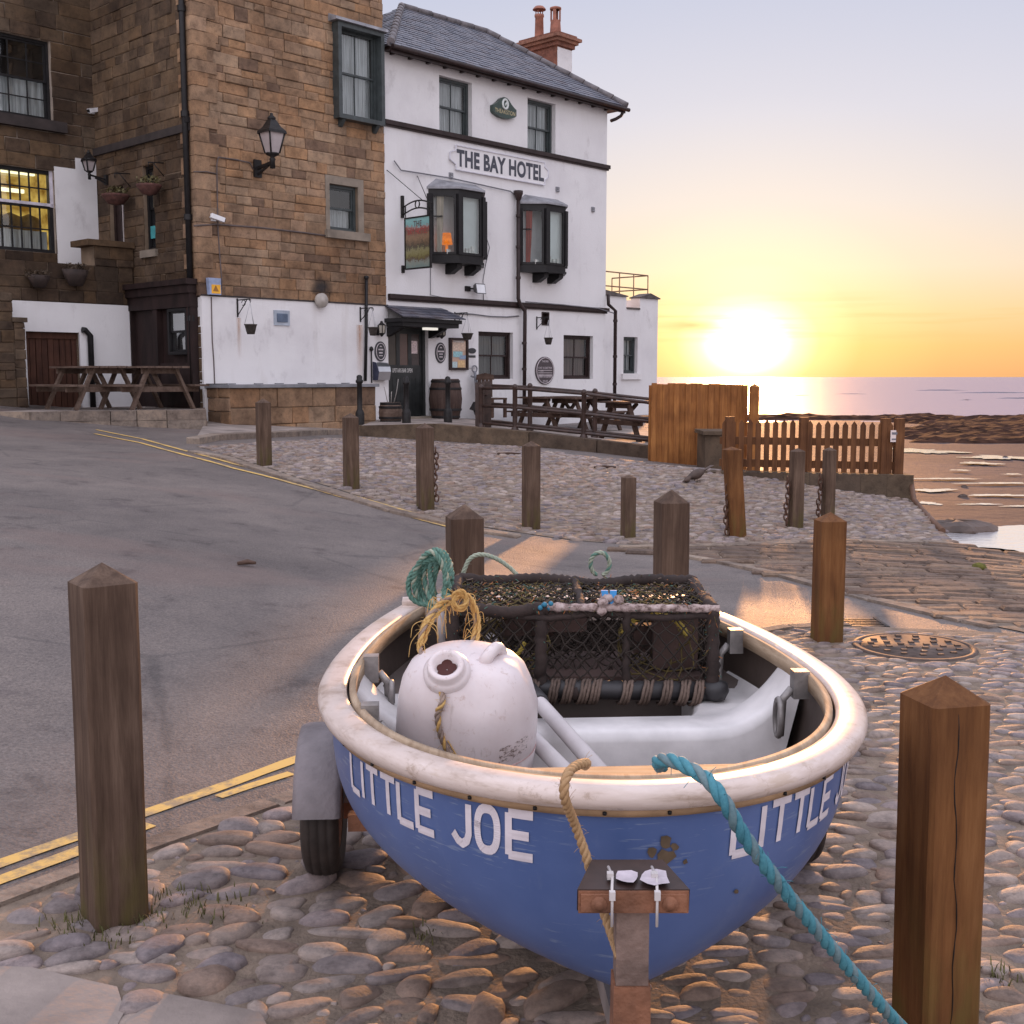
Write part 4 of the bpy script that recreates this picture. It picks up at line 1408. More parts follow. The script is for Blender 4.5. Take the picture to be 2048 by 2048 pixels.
# canted oriels
def oriel(px_l, px_c, px_r, py_t, py_b, warm):
    xl, zt = fac(px_l, py_t); xr_hint = None
    # canted bay: depth P, cants at 45 degrees; the front corner is seen at px_c
    P = 0.46
    x_c = fac(px_c, (py_t + py_b) / 2, -P)[0]
    x_r = fac(px_r, (py_t + py_b) / 2, -P)[0]
    x0 = x_c - P; x3 = x_r + P
    z1 = fac(px_c, py_t, -P)[1]; z0 = fac(px_c, py_b, -P)[1]
    pts = [(x0, 0), (x_c, -P), (x_r, -P), (x3, 0)]
    b = MB()
    # sill block and head block
    for (za, zc, ex) in ((z0, z0 + 0.13, 0.0), (z1 - 0.10, z1, 0.0), (z0 - 0.05, z0 - 0.002, 0.025)):
        poly = [(x0 - ex, 0), (x_c - ex * .4, -P - ex), (x_r + ex * .4, -P - ex), (x3 + ex, 0)]
        b.prism(poly, lambda a, c, d: (a, c, d), za, zc)
    for (ax, ay) in pts:
        yy = min(ay, -0.05)
        b.box(ax - 0.045, ax + 0.045, yy - 0.045 + 0.002, yy + 0.05, z0 + 0.13, z1 - 0.10)
    for i in range(3):
        a = Vector((*pts[i], 0)); c = Vector((*pts[i + 1], 0)); d = (c - a).normalized(); nrm = Vector((d.y, -d.x, 0))
        for (s0, s1, za, zc) in ((0.06, 0.11, z0 + .13, z1 - .10), (-0.11, -0.06, z0 + .13, z1 - .10)):
            L = (c - a).length; u0 = s0 if s0 > 0 else L + s0; u1 = s1 if s1 > 0 else L + s1
            p = a + d * u0; q = a + d * u1
            b.hexa([tuple(p + nrm * .02 + Vector((0, 0, za))), tuple(q + nrm * .02 + Vector((0, 0, za))), tuple(q - nrm * .03 + Vector((0, 0, za))), tuple(p - nrm * .03 + Vector((0, 0, za))),
                    tuple(p + nrm * .02 + Vector((0, 0, zc))), tuple(q + nrm * .02 + Vector((0, 0, zc))), tuple(q - nrm * .03 + Vector((0, 0, zc))), tuple(p - nrm * .03 + Vector((0, 0, zc)))])
        for zz in (z0 + 0.155, z1 - 0.125):
            b.beam(a + d * .11 + Vector((0, 0, zz)), c - d * .11 + Vector((0, 0, zz)), 0.04, 0.05)
    # bar on the left light
    a = Vector((*pts[0], 0)); c = Vector((*pts[1], 0)); d = (c - a).normalized()
    zb2 = z0 + (z1 - z0) * 0.62
    b.beam(a + d * .11 + Vector((0, 0, zb2)), a + d * 0.30 + Vector((0, 0, zb2)), 0.03, 0.025)
    root = mk('oriel_window', b, M_black, hotel)
    for i in range(3):
        a = Vector((*pts[i], 0)); c = Vector((*pts[i + 1], 0)); d = (c - a).normalized()
        p, q = a + d * .10, c - d * .10
        g_ = MB(); g_.add([(p.x, p.y, z0 + .14), (q.x, q.y, z0 + .14), (q.x, q.y, z1 - .11), (p.x, p.y, z1 - .11)], [(0, 1, 2, 3)])
        mk('pane', g_, M_clear if i == 0 else M_glass, root)
    rf = MB()
    ex = 0.05
    poly = [(x0 - ex, 0), (x_c - ex * .5, -P - ex), (x_r + ex * .5, -P - ex), (x3 + ex, 0)]
    v = [(a, c, z1 + 0.003) for a, c in poly] + [(a, c, z1 + 0.045) for a, c in poly] + [(x0 + .22, 0, z1 + .24), (x3 - .22, 0, z1 + .24)]
    rf.add(v, [(0, 1, 5, 4), (1, 2, 6, 5), (2, 3, 7, 6), (4, 5, 8), (5, 6, 9, 8), (6, 7, 9), (3, 2, 1, 0)])
    mk('oriel_roof', rf, M_lead, root)
    br = MB()
    for xx in (x_c + 0.02, x_r - 0.13):
        br.prism([(0.0, z0 - 0.055), (-P * .82, z0 - 0.055), (-P * .82, z0 - 0.14), (-P * .55, z0 - .20), (-P * .3, z0 - 0.26), (0.0, z0 - 0.26)][::-1], lambda a, c, d: (d, a, c), xx, xx + 0.15)
    mk('bracket', br, M_black, root)
    # the room behind: panelled wall with room light put in as emission, seen through the left light, pale blind behind the front light
    rm = MB()
    rm.add([(x0 + .06, 0.02, z0 + .1), (x3 - .06, 0.02, z0 + .1), (x3 - .06, 0.02, z1 - .06), (x0 + .06, 0.02, z1 - .06)], [(0, 1, 2, 3)])
    mk('room', rm, emit_mat('lit_panelled_room' if warm is M_cream else 'dim_panelled_room', (0.20, 0.055, 0.02) if warm is M_cream else (0.085, 0.030, 0.020), .75, (0.05, 0.016, 0.01), 2.0), root)
    bl = MB()
    bl.add([(x_c + .1, -P + .10, z0 + .14), (x_r - .06, -P + .10, z0 + .14), (x_r - .06, -P + .10, z1 - .1), (x_c + .1, -P + .10, z1 - .1)], [(0, 1, 2, 3)])
    mk('blind', bl, plain('pale_blind', (0.66, 0.70, 0.68), 0.8, 0.12, 1.2), root)
    cu = MB(); n = 30
    vs = []
    for i in range(n + 1):
        t = i / n; xx = x0 + 0.15 + 0.09 * t; yy = -0.10 - 0.085 * t + 0.014 * math.sin(i * 1.6)
        sw_ = 0.05 * t
        vs += [(xx - sw_, yy, z0 + .14), (xx, yy, z0 + (z1 - z0) * .5), (xx + sw_ * .6, yy, z1 - .11)]
    cu.add(vs, [(3 * i + j, 3 * i + 3 + j, 3 * i + 4 + j, 3 * i + 1 + j) for i in range(n) for j in range(2)], 0, True)
    mk('curtain', cu, warm, root)
    # small pale things on the sill inside
    return root, x0, x_c, x_r, x3, z0, z1, P


b1 = oriel(858, 918, 966, 378, 521, M_cream)
b2 = oriel(1036, 1093, 1131, 408, 540, M_redcurtain)
# lamp glowing inside the left oriel
rt, x0, x_c, x_r, x3, z0, z1, P = b1
lm = MB(); c = (x_c - 0.11, -0.19, z0 + .17)
lm.lathe([(0.03, 0), (0.03, .16), (0.13, .18), (0.09, .42), (0.0, .42)], 14, c)
mk('table_lamp', lm, emit_mat('orange_lamp_glow', (1.0, 0.26, 0.03), 0.85, (0.55, 0.12, 0.02), 4), rt)
for (rt, x0, x_c, x_r, x3, z0, z1, P), cfg in ((b1, 5), (b2, 3)):
    for i in range(cfg):
        m_ = MB(); xx = x_c + 0.15 + (x_r - x_c - .25) * i / cfg
        m_.box(xx, xx + .07, -P + .045, -P + .085, z0 + .135, z0 + .20 + .16 * random.random())
        mk('sill_ornament', m_, plain('pale_ornament', (0.62, 0.62, 0.58), 0.7, 0.3, 9), rt)
    m_ = MB(); m_.box(x_c - .20, x_c - .10, -0.30, -.27, z0 + .135, z0 + .24)
    mk('sill_ornament', m_, plain('pale_ornament', (0.62, 0.62, 0.58), 0.7, 0.3, 9), rt)

# rainwater pipes of the hotel
mb = MB()
zt = fac(1029, 388)[1]; xx = fac(1029, 480)[0]; xb = fac(1041, 700)[0]
mb.lathe([(0.03, -.18), (0.06, -.14), (0.11, 0), (0.11, .06), (0.0, .06)], 10, (xx, -.12, zt))
zj = fac(1030, 608)[1]
mb.tube([(xx, -.12, zt - .1), (xx, -.12, zj + .12), (xx + .03, -.14, zj), (xb, -.14, zj - .16), (xb, -.14, zj - .28), (xb, -.12, 0.62)], 0.045, 10)
for zz in (zt - .5, zt - 1.2, zt - 1.9, zt - 2.6, zj - .9, zj - 1.5):
    mb.lathe([(0.06, -.03), (0.06, .03)], 10, (xx if zz > zj else xb, -.12, zz))
mk('rainwater_pipe', mb, M_brownpaint, hotel)
mb = MB()
xx = fac(1224, 700)[0]; zt = fac(1224, 618)[1]
mb.tube([(hx1 + 0.04, -.05, zt + .35), (hx1 + 0.045, -.06, zt + .10), (xx, -.1, zt - .05), (xx, -.1, 0.55)], 0.045, 10)
for zz in (zt - .3, zt - 1.2, zt - 1.9):
    mb.lathe([(0.06, -.03), (0.06, .03)], 10, (xx, -.1, zz))
mk('rainwater_pipe', mb, M_brownpaint, hotel)
# thin cables and the gutter pipe that slopes over the oriels
mb = MB()
pp = [fac(p, q) for p, q in [(785, 322), (799, 341), (832, 346), (900, 357), (1018, 383), (1028, 392)]]
mb.tube([(x, -.05, z) for x, z in pp], 0.014, 6)
pp = [fac(p, q) for p, q in [(908, 628), (940, 628), (980, 633), (1012, 634), (1036, 632)]]
mb.tube([(x, -.03, z) for x, z in pp], 0.014, 6)
pp = [fac(p, q) for p, q in [(969, 420), (973, 480), (978, 495), (970, 530), (965, 560), (966, 600)]]
mb.tube([(x, -.02, z) for x, z in pp], 0.008, 5)
pp = [fac(p, q) for p, q in [(860, 520), (860, 590), (895, 597), (935, 599)]]
mb.tube([(x, -.02, z) for x, z in pp], 0.008, 5)
pp = [fac(p, q) for p, q in [(1045, 604), (1120, 610), (1190, 617), (1222, 627)]]
mb.tube([(x, -.10, z) for x, z in pp], 0.014, 6)
mk('cable', mb, plain('grey_cable', (0.16, 0.155, 0.17), 0.7), hotel)

# porch canopy and door
x0, x1, z0, z1 = ops['door']
P = 0.62
zc = fac(838, 640, -0.4)[1]
cb = MB()
xa, xb_ = x0 - 0.14, x1 + 0.42
cb.box(xa, xb_, -P, -0.003, zc - .06, zc + .02)
cb.box(xa + .05, xb_ - .05, -P + .05, -0.003, zc - .15, zc - .062)
for xx in (xa + .06, x1 + .0):
    cb.prism([(0, zc - .16), (-P * .8, zc - .16), (-P * .75, zc - .20), (-.10, zc - .34), (0, zc - .36)][::-1], lambda a, c, d: (d, a, c), xx, xx + .10)
can = mk('canopy', cb, M_black, hotel)
mb = MB()
slates(mb, (xa - .05, -P - .06, zc + .035), (xb_ + .05, -P - .06, zc + .035), (xb_ - .02, -0.01, zc + .30), (xa + .02, -0.01, zc + .30), 0.17, 0.2)
mb.add([(xa - .05, -P - .06, zc + .03), (xb_ + .05, -P - .06, zc + .03), (xb_ - .02, -.005, zc + .295), (xa + .02, -.005, zc + .295)], [(0, 1, 2, 3)])
mk('canopy_roof', mb, M_slate, can)
mb = MB(); xm = (xa + xb_) / 2
mb.box(xm - .05, xm + .28, -P + .15, -P + .28, zc - .20, zc - .152)
mk('canopy_lamp', mb, emit_mat('strip_lamp', (1.0, 0.93, 0.85), 0.9), can)
db = MB()
y = 0.12
frame_ring(db, x0, x1, z0 - .05, z1, y - .02, y + .08, 0.07)
a0, a1 = x0 + .07, x1 - .07
db.box(a0, a1, y + .03, y + .075, z0, z0 + .10)
db.box(a0, a1, y + .03, y + .075, z0 + .10, z0 + (z1 - z0) * .44)
db.box(a0, a1, y + .03, y + .075, z0 + (z1 - z0) * .555, z0 + (z1 - z0) * .57)
db.box(a0, a1, y + .025, y + .08, z0 + (z1 - z0) * .44, z0 + (z1 - z0) * .555)
db.box(a0, a1, y + .03, y + .075, z1 - .16, z1 - .07)
n = 3
zz0, zz1 = z0 + (z1 - z0) * .57, z1 - .16
wv = (a1 - a0) / n
for i in range(n + 1):
    xx = a0 + i * wv
    db.box(max(a0, xx - .05), min(a1, xx + .05), y + .03, y + .075, zz0, zz1)
for i in range(9):
    xx = a0 + (a1 - a0) * (i + .5) / 9
    db.box(xx - .006, xx + .006, y + .024, y + .03, z0 + .12, z0 + (z1 - z0) * .43)
door = mk('door', db, plain('black_green_door', (0.022, 0.024, 0.024), 0.4, 0.4, 6), hotel)
for i in range(n):
    g_ = MB(); xx = a0 + i * wv
    g_.box(xx + .05, xx + wv - .05, y + .045, y + .055, zz0, zz1)
    mk('door_pane', g_, plain('smoked_pane', [(0.075, 0.062, 0.05), (0.13, 0.085, 0.072), (0.07, 0.055, 0.052)][i], 0.25, 0.2, 2) if False else plain('smoked_pane_%s' % ['olive', 'rosy', 'brown'][i], [(0.075, 0.062, 0.05), (0.13, 0.085, 0.072), (0.07, 0.055, 0.052)][i], 0.25, 0.2, 2), door)
tb = MB(); zt0 = z0 + (z1 - z0) * .488
text_in(tb, 'UPSTAIRS BAR OPEN', a0 + (a1 - a0) * .16, a1 - (a1 - a0) * .27, zt0, zt0 + .09, y + .0225, 0.01)
mk('lettering', tb, plain('white_lettering', (0.66, 0.64, 0.62), 0.6, 0.1), door)
nb = MB(); nb.box(a0 + 2 * wv + .055, a0 + 2 * wv + .055 + .17, y + .036, y + .043, zz0 + .25, zz0 + .52)
mk('door_notice', nb, plain('pink_paper', (0.62, 0.50, 0.50), 0.8, 0.35, 30), door)
rb = MB()
for q in ([(x0, .201, z0), (x1, .201, z0), (x1, .201, z1), (x0, .201, z1)],): rb.add(q, [(0, 1, 2, 3)])
mk('room', rb, M_dark, door)
sb = MB(); sb.box(x0 - .08, x1 + .10, -.55, .12, z0 - .35, z0 - .05); sb.box(x0 - .05, x1 + .05, -.28, .12, z0 - .047, z0)
mk('doorstep', sb, M_dressed, hotel)

# ------------------------------------------------------------------ signs and fittings on the hotel
xL, xR = fac(897, 310)[0], fac(1094, 345)[0]
zt_ = (fac(909, 291)[1] + fac(1087, 325)[1]) / 2; zb2 = (fac(909, 339)[1] + fac(1087, 371)[1]) / 2
base = ((xL + xR) / 2, 0, zb2)
s = fthing('name_board', 'long white board with moulded edge lettered THE BAY HOTEL in charcoal capitals', 'sign', base)
iL, iR = fac(909, 310)[0], fac(1087, 345)[0]
mb = MB()
hgt = zt_ - zb2
poly = [(iL, zb2), (iR, zb2), (iR, zb2 + hgt * .22), (xR, zb2 + hgt * .38), (xR, zb2 + hgt * .66), (iR, zb2 + hgt * .80), (iR, zt_), (iL, zt_), (iL, zb2 + hgt * .80), (xL, zb2 + hgt * .66), (xL, zb2 + hgt * .38), (iL, zb2 + hgt * .22)]
mb.prism(poly, lambda a, b, d: (a, d, b), 0, -0.035)
fpart('board', mb, M_white, s, base)
mb = MB()
for i in range(len(poly)):
    a, b_ = poly[i], poly[(i + 1) % len(poly)]
    mb.beam((a[0], -.045, a[1]), (b_[0], -.045, b_[1]), 0.022, 0.022, up=(0, 1, 0))
fpart('moulding', mb, plain('pale_moulding', (0.62, 0.61, 0.66), 0.7, .15), s, base)
mb = MB()
text_in(mb, 'THE BAY HOTEL', fac(911, 310)[0], fac(1085.5, 340)[0], zb2 + hgt * .14, zb2 + hgt * .86, -0.0385, 0.042)
fpart('lettering', mb, M_letter, s, base)

x0, x1, z0, z1 = rect(980, 196, 1026, 238)
base = ((x0 + x1) / 2, 0, z0)
s = fthing('brewery_sign', 'small dark green shaped sign with an emblem and gold lettering between the top windows', 'sign', base)
xm = (x0 + x1) / 2; hw = (x1 - x0) / 2; hh = z1 - z0


def _sx(t): return xm + hw * t


top = [(-1, .52), (-.8, .60), (-.55, .74), (-.35, .90), (-.15, .985), (0, 1), (.15, .985), (.35, .90), (.55, .74), (.8, .60), (1, .52)]
bot = [(1, .22), (.85, .14), (.5, .04), (0, 0), (-.5, .04), (-.85, .14), (-1, .22)]
poly = [(_sx(a), z0 + b_ * hh) for a, b_ in (bot + top)][::-1]
mb = MB(); mb.prism(poly[::-1], lambda a, b, d: (a, d, b), 0, -0.11)
fpart('sign_board', mb, plain('bottle_green_paint', (0.035, 0.06, 0.05), 0.35, .2), s, base)
mb = MB(); text_in(mb, 'THEAKSTON', _sx(-.88), _sx(.88), z0 + hh * .20, z0 + hh * .40, -.1135, .012)
fpart('lettering', mb, plain('dull_gold', (0.45, 0.38, 0.22), 0.4, .2), s, base)
mb = MB()
ring = [(xm + hw * .22 * math.cos(t), z0 + hh * .67 + hh * .22 * math.sin(t)) for t in np.linspace(0, 2 * math.pi, 25)[:-1]]
mb.tube([(a, -.114, b_) for a, b_ in ring], 0.028, 6, closed=True)
mb.tube([(xm, -.114, z0 + hh * .60), (xm + hw * .07, -.114, z0 + hh * .72), (xm + hw * .16, -.114, z0 + hh * .74)], 0.022, 6)
fpart('emblem', mb, plain('pale_emblem', (0.66, 0.70, 0.68), 0.5, .1), s, base)

# hanging pictorial sign
xs, _ = fac(804, 480)
zT = fac(804, 392)[1]; zB = fac(804, 546)[1]
base = (xs, 0, zB)
s = fthing('hanging_sign', 'painted hanging pub sign with a harbour picture on a black scrolled bracket', 'sign', base)
Ls = 0.80
y0 = -0.10; y1 = -0.10 - Ls
zs1 = fac(808, 436, y0)[1]; zs0 = fac(808, 540, y0)[1]
mb = MB()
mb.box(xs - .03, xs + .03, -.05, 0, fac(803, 436)[1], zT); mb.box(xs - .03, xs + .03, -.05, 0, zB, fac(803, 531)[1])
mb.tube([(xs, -.03, zB + .1), (xs, y0, zs0 + .02)], 0.015, 6)
arc = [(xs, -.04 + (y1 - .04 + .04) * t, zs1 + .05 + .17 + .10 * math.sin(math.pi * t)) for t in np.linspace(0, 1, 13)]
mb.tube(arc, 0.016, 6); mb.tube([(a, b_, c - .15) for a, b_, c in arc], 0.016, 6)
for t in (1, 6, 11):
    a = arc[t]
    if t == 6:
        mb.tube([(a[0], a[1] + .065 * math.cos(q), a[2] - .075 + .075 * math.sin(q)) for q in np.linspace(0, 6.28, 17)[:-1]], .014, 6, closed=True)
    else: mb.tube([a, (a[0], a[1], a[2] - .15)], .016, 6)
for t in (1, 11): mb.tube([(xs, arc[t][1], arc[t][2] - .15), (xs, arc[t][1], zs1)], .010, 6)
fr = MB(); frame_ring(fr, 0, Ls, 0, zs1 - zs0, -.025, .025, .03)
mb.add([(xs + p[1], y0 - p[0], zs0 + p[2]) for p in fr.v], fr.f)
fpart('bracket', mb, M_iron, s, base)


def picture_mat():
    m, nt, b, out = new_mat('painted_harbour_picture'); g = NT(nt)
    sp = g.N('ShaderNodeSeparateXYZ'); g.L(g.coord(kind='Generated'), sp.inputs[0])
    n = g.noise(g.coord((1, 6, 6), 'Generated'), 1.3, 6, 0.7)
    n3 = g.noise(g.coord((1, 9, 22), 'Generated'), 1.6, 5, .75)
    f = g.math('MULTIPLY_ADD', n, 0.34, g.math('ADD', sp.outputs[2], g.math('MULTIPLY_ADD', n3, .30, -.32)))
    c = g.ramp(f, [(0.0, (0.17, 0.24, 0.22)), (0.13, (0.24, 0.26, 0.22)), (0.17, (0.09, 0.055, 0.035)), (0.24, (0.19, 0.17, 0.06)), (0.36, (0.26, 0.24, 0.12)), (0.42, (0.06, 0.05, 0.035)), (0.5, (0.15, 0.10, 0.06)),
                   (0.62, (0.27, 0.17, 0.10)), (0.74, (0.16, 0.09, 0.07)), (0.80, (0.36, 0.12, 0.10)), (0.85, (0.20, 0.40, 0.39)), (1.0, (0.26, 0.48, 0.47))])
    g.L(c, b.inputs['Base Color']); b.inputs['Roughness'].default_value = 0.5
    return m


mb = MB(); mb.box(xs - .012, xs + .012, y1 + .03, y0 - .03, zs0 + .03, zs1 - .03)
fpart('picture', mb, picture_mat(), s, base)
mb = MB(); sg = lambda a, d, z: (xs - .0155, y0 - a, z)
text_in(mb, 'THE', .28, .53, zs1 - .20, zs1 - .09, 0, .01, 0, sg)
text_in(mb, 'BAY HOTEL', .10, .70, zs1 - .36, zs1 - .25, 0, .01, 1, sg)
fpart('lettering', mb, [plain('dark_sign_letters', (0.10, 0.05, 0.05), .5), plain('red_sign_letters', (0.36, 0.06, 0.05), .5)], s, base)
mb = MB(); mb.tube([tuple(np.array((fac(773, 340)[0], -.01, fac(773, 340)[1]))), (xs, y0 - Ls * .7, zs1 + .30)], .008, 5)
mb.tube([(fac(834, 352)[0], -.01, fac(834, 352)[1]), (xs, y0 - Ls * .9, zs1 + .27)], .008, 5)
fpart('stay_wire', mb, M_iron, s, base)

# round plaque
x0, x1, z0, z1 = rect(1064, 713.5, 1112, 769)
base = ((x0 + x1) / 2, 0, z0); xm = base[0]; zm = (z0 + z1) / 2; rr = (z1 - z0) / 2
s = fthing('round_plaque', 'round dark plaque with white lettering between the ground floor windows', 'plaque', base)
disc = lambda r_: [(xm + r_ * math.cos(t), zm + r_ * math.sin(t)) for t in np.linspace(0, 2 * math.pi, 41)[:-1]]
mb = MB(); mb.prism(disc(rr), lambda a, b, d: (a, d, b), 0, -.035)
fpart('disc', mb, plain('plaque_paint', (0.065, 0.05, 0.055), 0.5, .3), s, base)
mb = MB()
mb.tube([(a, -.037, b_) for a, b_ in disc(rr * .92)], 0.010, 6, closed=True)
for t, a, b_, zz, h in (('THE END', -.36, .36, .60, .14), ('COAST TO COAST WALK', -.74, .74, .14, .13), ('ST BEES', -.74, -.2, -.06, .07), ('ROBIN HOODS BAY', -.74, .74, -.50, .12), ('MILES', -.24, .28, -.80, .11)):
    text_in(mb, t, xm + a * rr, xm + b_ * rr, zm + zz * rr, zm + (zz + h) * rr, -.0375, .012)
for zz in (.02, -.16, -.30, -.36): mb.box(xm - .76 * rr, xm + .76 * rr, -.038, -.034, zm + zz * rr - .006, zm + zz * rr + .006)
fpart('lettering', mb, plain('greyed_white', (0.56, 0.50, 0.52), 0.6, .2), s, base)


def oval(px0, py0, px1, py1, label, lines, group, out=0.0):
    x0, x1, z0, z1 = rect(px0, py0, px1, py1); xm = (x0 + x1) / 2; zm = (z0 + z1) / 2; a_ = (x1 - x0) / 2; b_ = (z1 - z0) / 2
    base = (xm, 0, z0)
    s = fthing('oval_plaque', label, 'plaque', base, group)
    el = lambda k: [(xm + a_ * k * math.cos(t), zm + b_ * k * math.sin(t)) for t in np.linspace(0, 2 * math.pi, 33)[:-1]]
    mb = MB(); mb.prism(el(1), lambda a, b, d: (a, d, b), 0, -.03)
    fpart('disc', mb, plain('oval_black', (0.035, 0.036, 0.04), .5, .3), s, base)
    mb = MB(); mb.tube([(p, -.032, q) for p, q in el(.82)], .008, 6, closed=True)
    for w_, zz, h in lines: mb.box(xm - w_ * a_, xm + w_ * a_, -.034, -.030, zm + zz * b_, zm + (zz + h) * b_)
    mb.prism([(xm - .25 * a_, zm + .45 * b_), (xm + .25 * a_, zm + .45 * b_), (xm, zm + .58 * b_)], lambda a, b, d: (a, d, b), -.030, -.034)
    fpart('lettering', mb, plain('greyed_white', (0.56, 0.50, 0.52), 0.6, .2), s, base)
    s.location = s.location + VO * out


oval(745.5, 683, 767.5, 723, 'black oval plaque with small white text left of the hotel door', ((.42, .12, .14), (.30, -.2, .14), (.32, -.46, .08)), None, .052)
oval(870, 685, 890, 726, 'black oval plaque with one bright text line right of the hotel door', ((.62, .06, .14), (.36, -.18, .1), (.32, -.46, .1)), None)

# notice case
x0, x1, z0, z1 = rect(897, 676, 933, 740); base = ((x0 + x1) / 2, 0, z0)
s = fthing('notice_board', 'dark framed glazed notice case with pinned papers right of the door', 'notice board', base)
mb = MB(); frame_ring(mb, x0, x1, z0, z1, -.07, 0, .05); mb.box(x0 + .05, x1 - .05, -.02, 0, z0 + .05, z1 - .05)
fpart('case', mb, M_brownpaint, s, base)
mb = MB(); mb.box(x0 + .05, x1 - .05, -.026, -.021, z0 + .05, z1 - .05)
fpart('backing', mb, plain('tan_pinboard', (0.52, 0.36, 0.28), .9, .2, 5), s, base)
for i, (a, b_, c, d, col) in enumerate(((.18, .55, .62, .60, (0.62, 0.48, 0.38)), (.55, .9, .60, .9, (0.60, 0.44, 0.34)), (.2, .72, .40, .58, (0.30, 0.52, 0.55)), (.55, .9, .34, .46, (0.25, 0.33, 0.45)), (.15, .42, .06, .26, (0.45, 0.55, 0.56)), (.45, .85, .08, .30, (0.62, 0.42, 0.22)), (.2, .8, .86, .96, (0.5, 0.45, 0.42)))):
    if d < c: c, d = d, c + .24
    m_ = MB(); k = -.03 - .0015 * i; m_.box(x0 + (x1 - x0) * a, x0 + (x1 - x0) * b_, k - .001, k, z0 + (z1 - z0) * c, z0 + (z1 - z0) * d)
    fpart('paper', m_, plain('notice_paper_%s' % ['buff', 'peach', 'teal', 'blue', 'mint', 'amber', 'grey'][i], col, .8, .25, 25), s, base)
for (px0, py0, px1, py1, lab, m_, oval_) in ((936, 696, 951, 707, 'tiny black oval sign right of the notice case', 'oval_black', True), (936, 710.5, 950, 715, 'narrow black strip sign under a tiny oval one', 'oval_black', False),
                                             (936, 718, 950, 736, 'small pale grey sheet fixed under the strip sign', None, False)):
    x0, x1, z0, z1 = rect(px0, py0, px1, py1); mb = MB()
    if oval_: mb.prism([((x0 + x1) / 2 + (x1 - x0) / 2 * math.cos(t), (z0 + z1) / 2 + (z1 - z0) / 2 * math.sin(t)) for t in np.linspace(0, 6.283, 21)[:-1]], lambda a, b, d: (a, d, b), 0, -.02)
    else: mb.box(x0, x1, -.02, 0, z0, z1)
    fmk('wall_sign', mb, MATS[m_] if m_ else plain('pale_sheet', (0.62, 0.60, 0.60), .7, .15), lab, 'sign', ((x0 + x1) / 2, 0, z0))


# wall lanterns by the door
def carriage_lamp(px0, py0, px1, py1, label, out=0.0):
    x0, x1, z0, z1 = rect(px0, py0, px1, py1, -.1); xm = (x0 + x1) / 2; r_ = (x1 - x0) / 2; h = z1 - z0; base = (xm, 0, z0)
    s = fthing('carriage_lamp', label, 'lamp', base)
    mb = MB(); c = (xm, -.14, z0)
    mb.lathe([(0.0, 0), (.03, .02), (.035, h * .1), (r_ * .55, h * .14), (r_ * .85, h * .22), (r_ * .8, h * .24)], 6, c, smooth=False)
    mb.lathe([(r_ * 1.0, h * .72), (r_ * .9, h * .76), (r_ * .45, h * .86), (.03, h * .92), (.03, h * .97), (0, h)], 6, c, smooth=False)
    mb.lathe([(r_ * 1.0, h * .72), (0, h * .72)], 6, c, smooth=False)
    for k in range(6):
        a = 2 * math.pi * k / 6
        mb.tube([(c[0] + r_ * .82 * math.cos(a), c[1] + r_ * .82 * math.sin(a), z0 + h * .23), (c[0] + r_ * .95 * math.cos(a), c[1] + r_ * .95 * math.sin(a), z0 + h * .73)], .009, 5)
    mb.box(xm - .03, xm + .03, -.02, 0, z0 + h * .1, z0 + h * .55); mb.beam((xm, -.01, z0 + h * .2), (xm, -.14, z0 + h * .12), .025, .025)
    fpart('lamp_frame', mb, M_iron, s, base)
    mb = MB(); mb.lathe([(r_ * .74, h * .24), (r_ * .86, h * .72)], 6, c, smooth=False)
    fpart('lamp_glass', mb, plain('lamp_glass', (0.36, 0.33, 0.28), .2, .3, 8), s, base)
    s.location = s.location + VO * out


carriage_lamp(751, 642, 764, 674, 'black carriage lamp on the wall left of the hotel door', .052)
carriage_lamp(874.5, 648, 887.5, 678, 'black carriage lamp on the wall right of the hotel door')


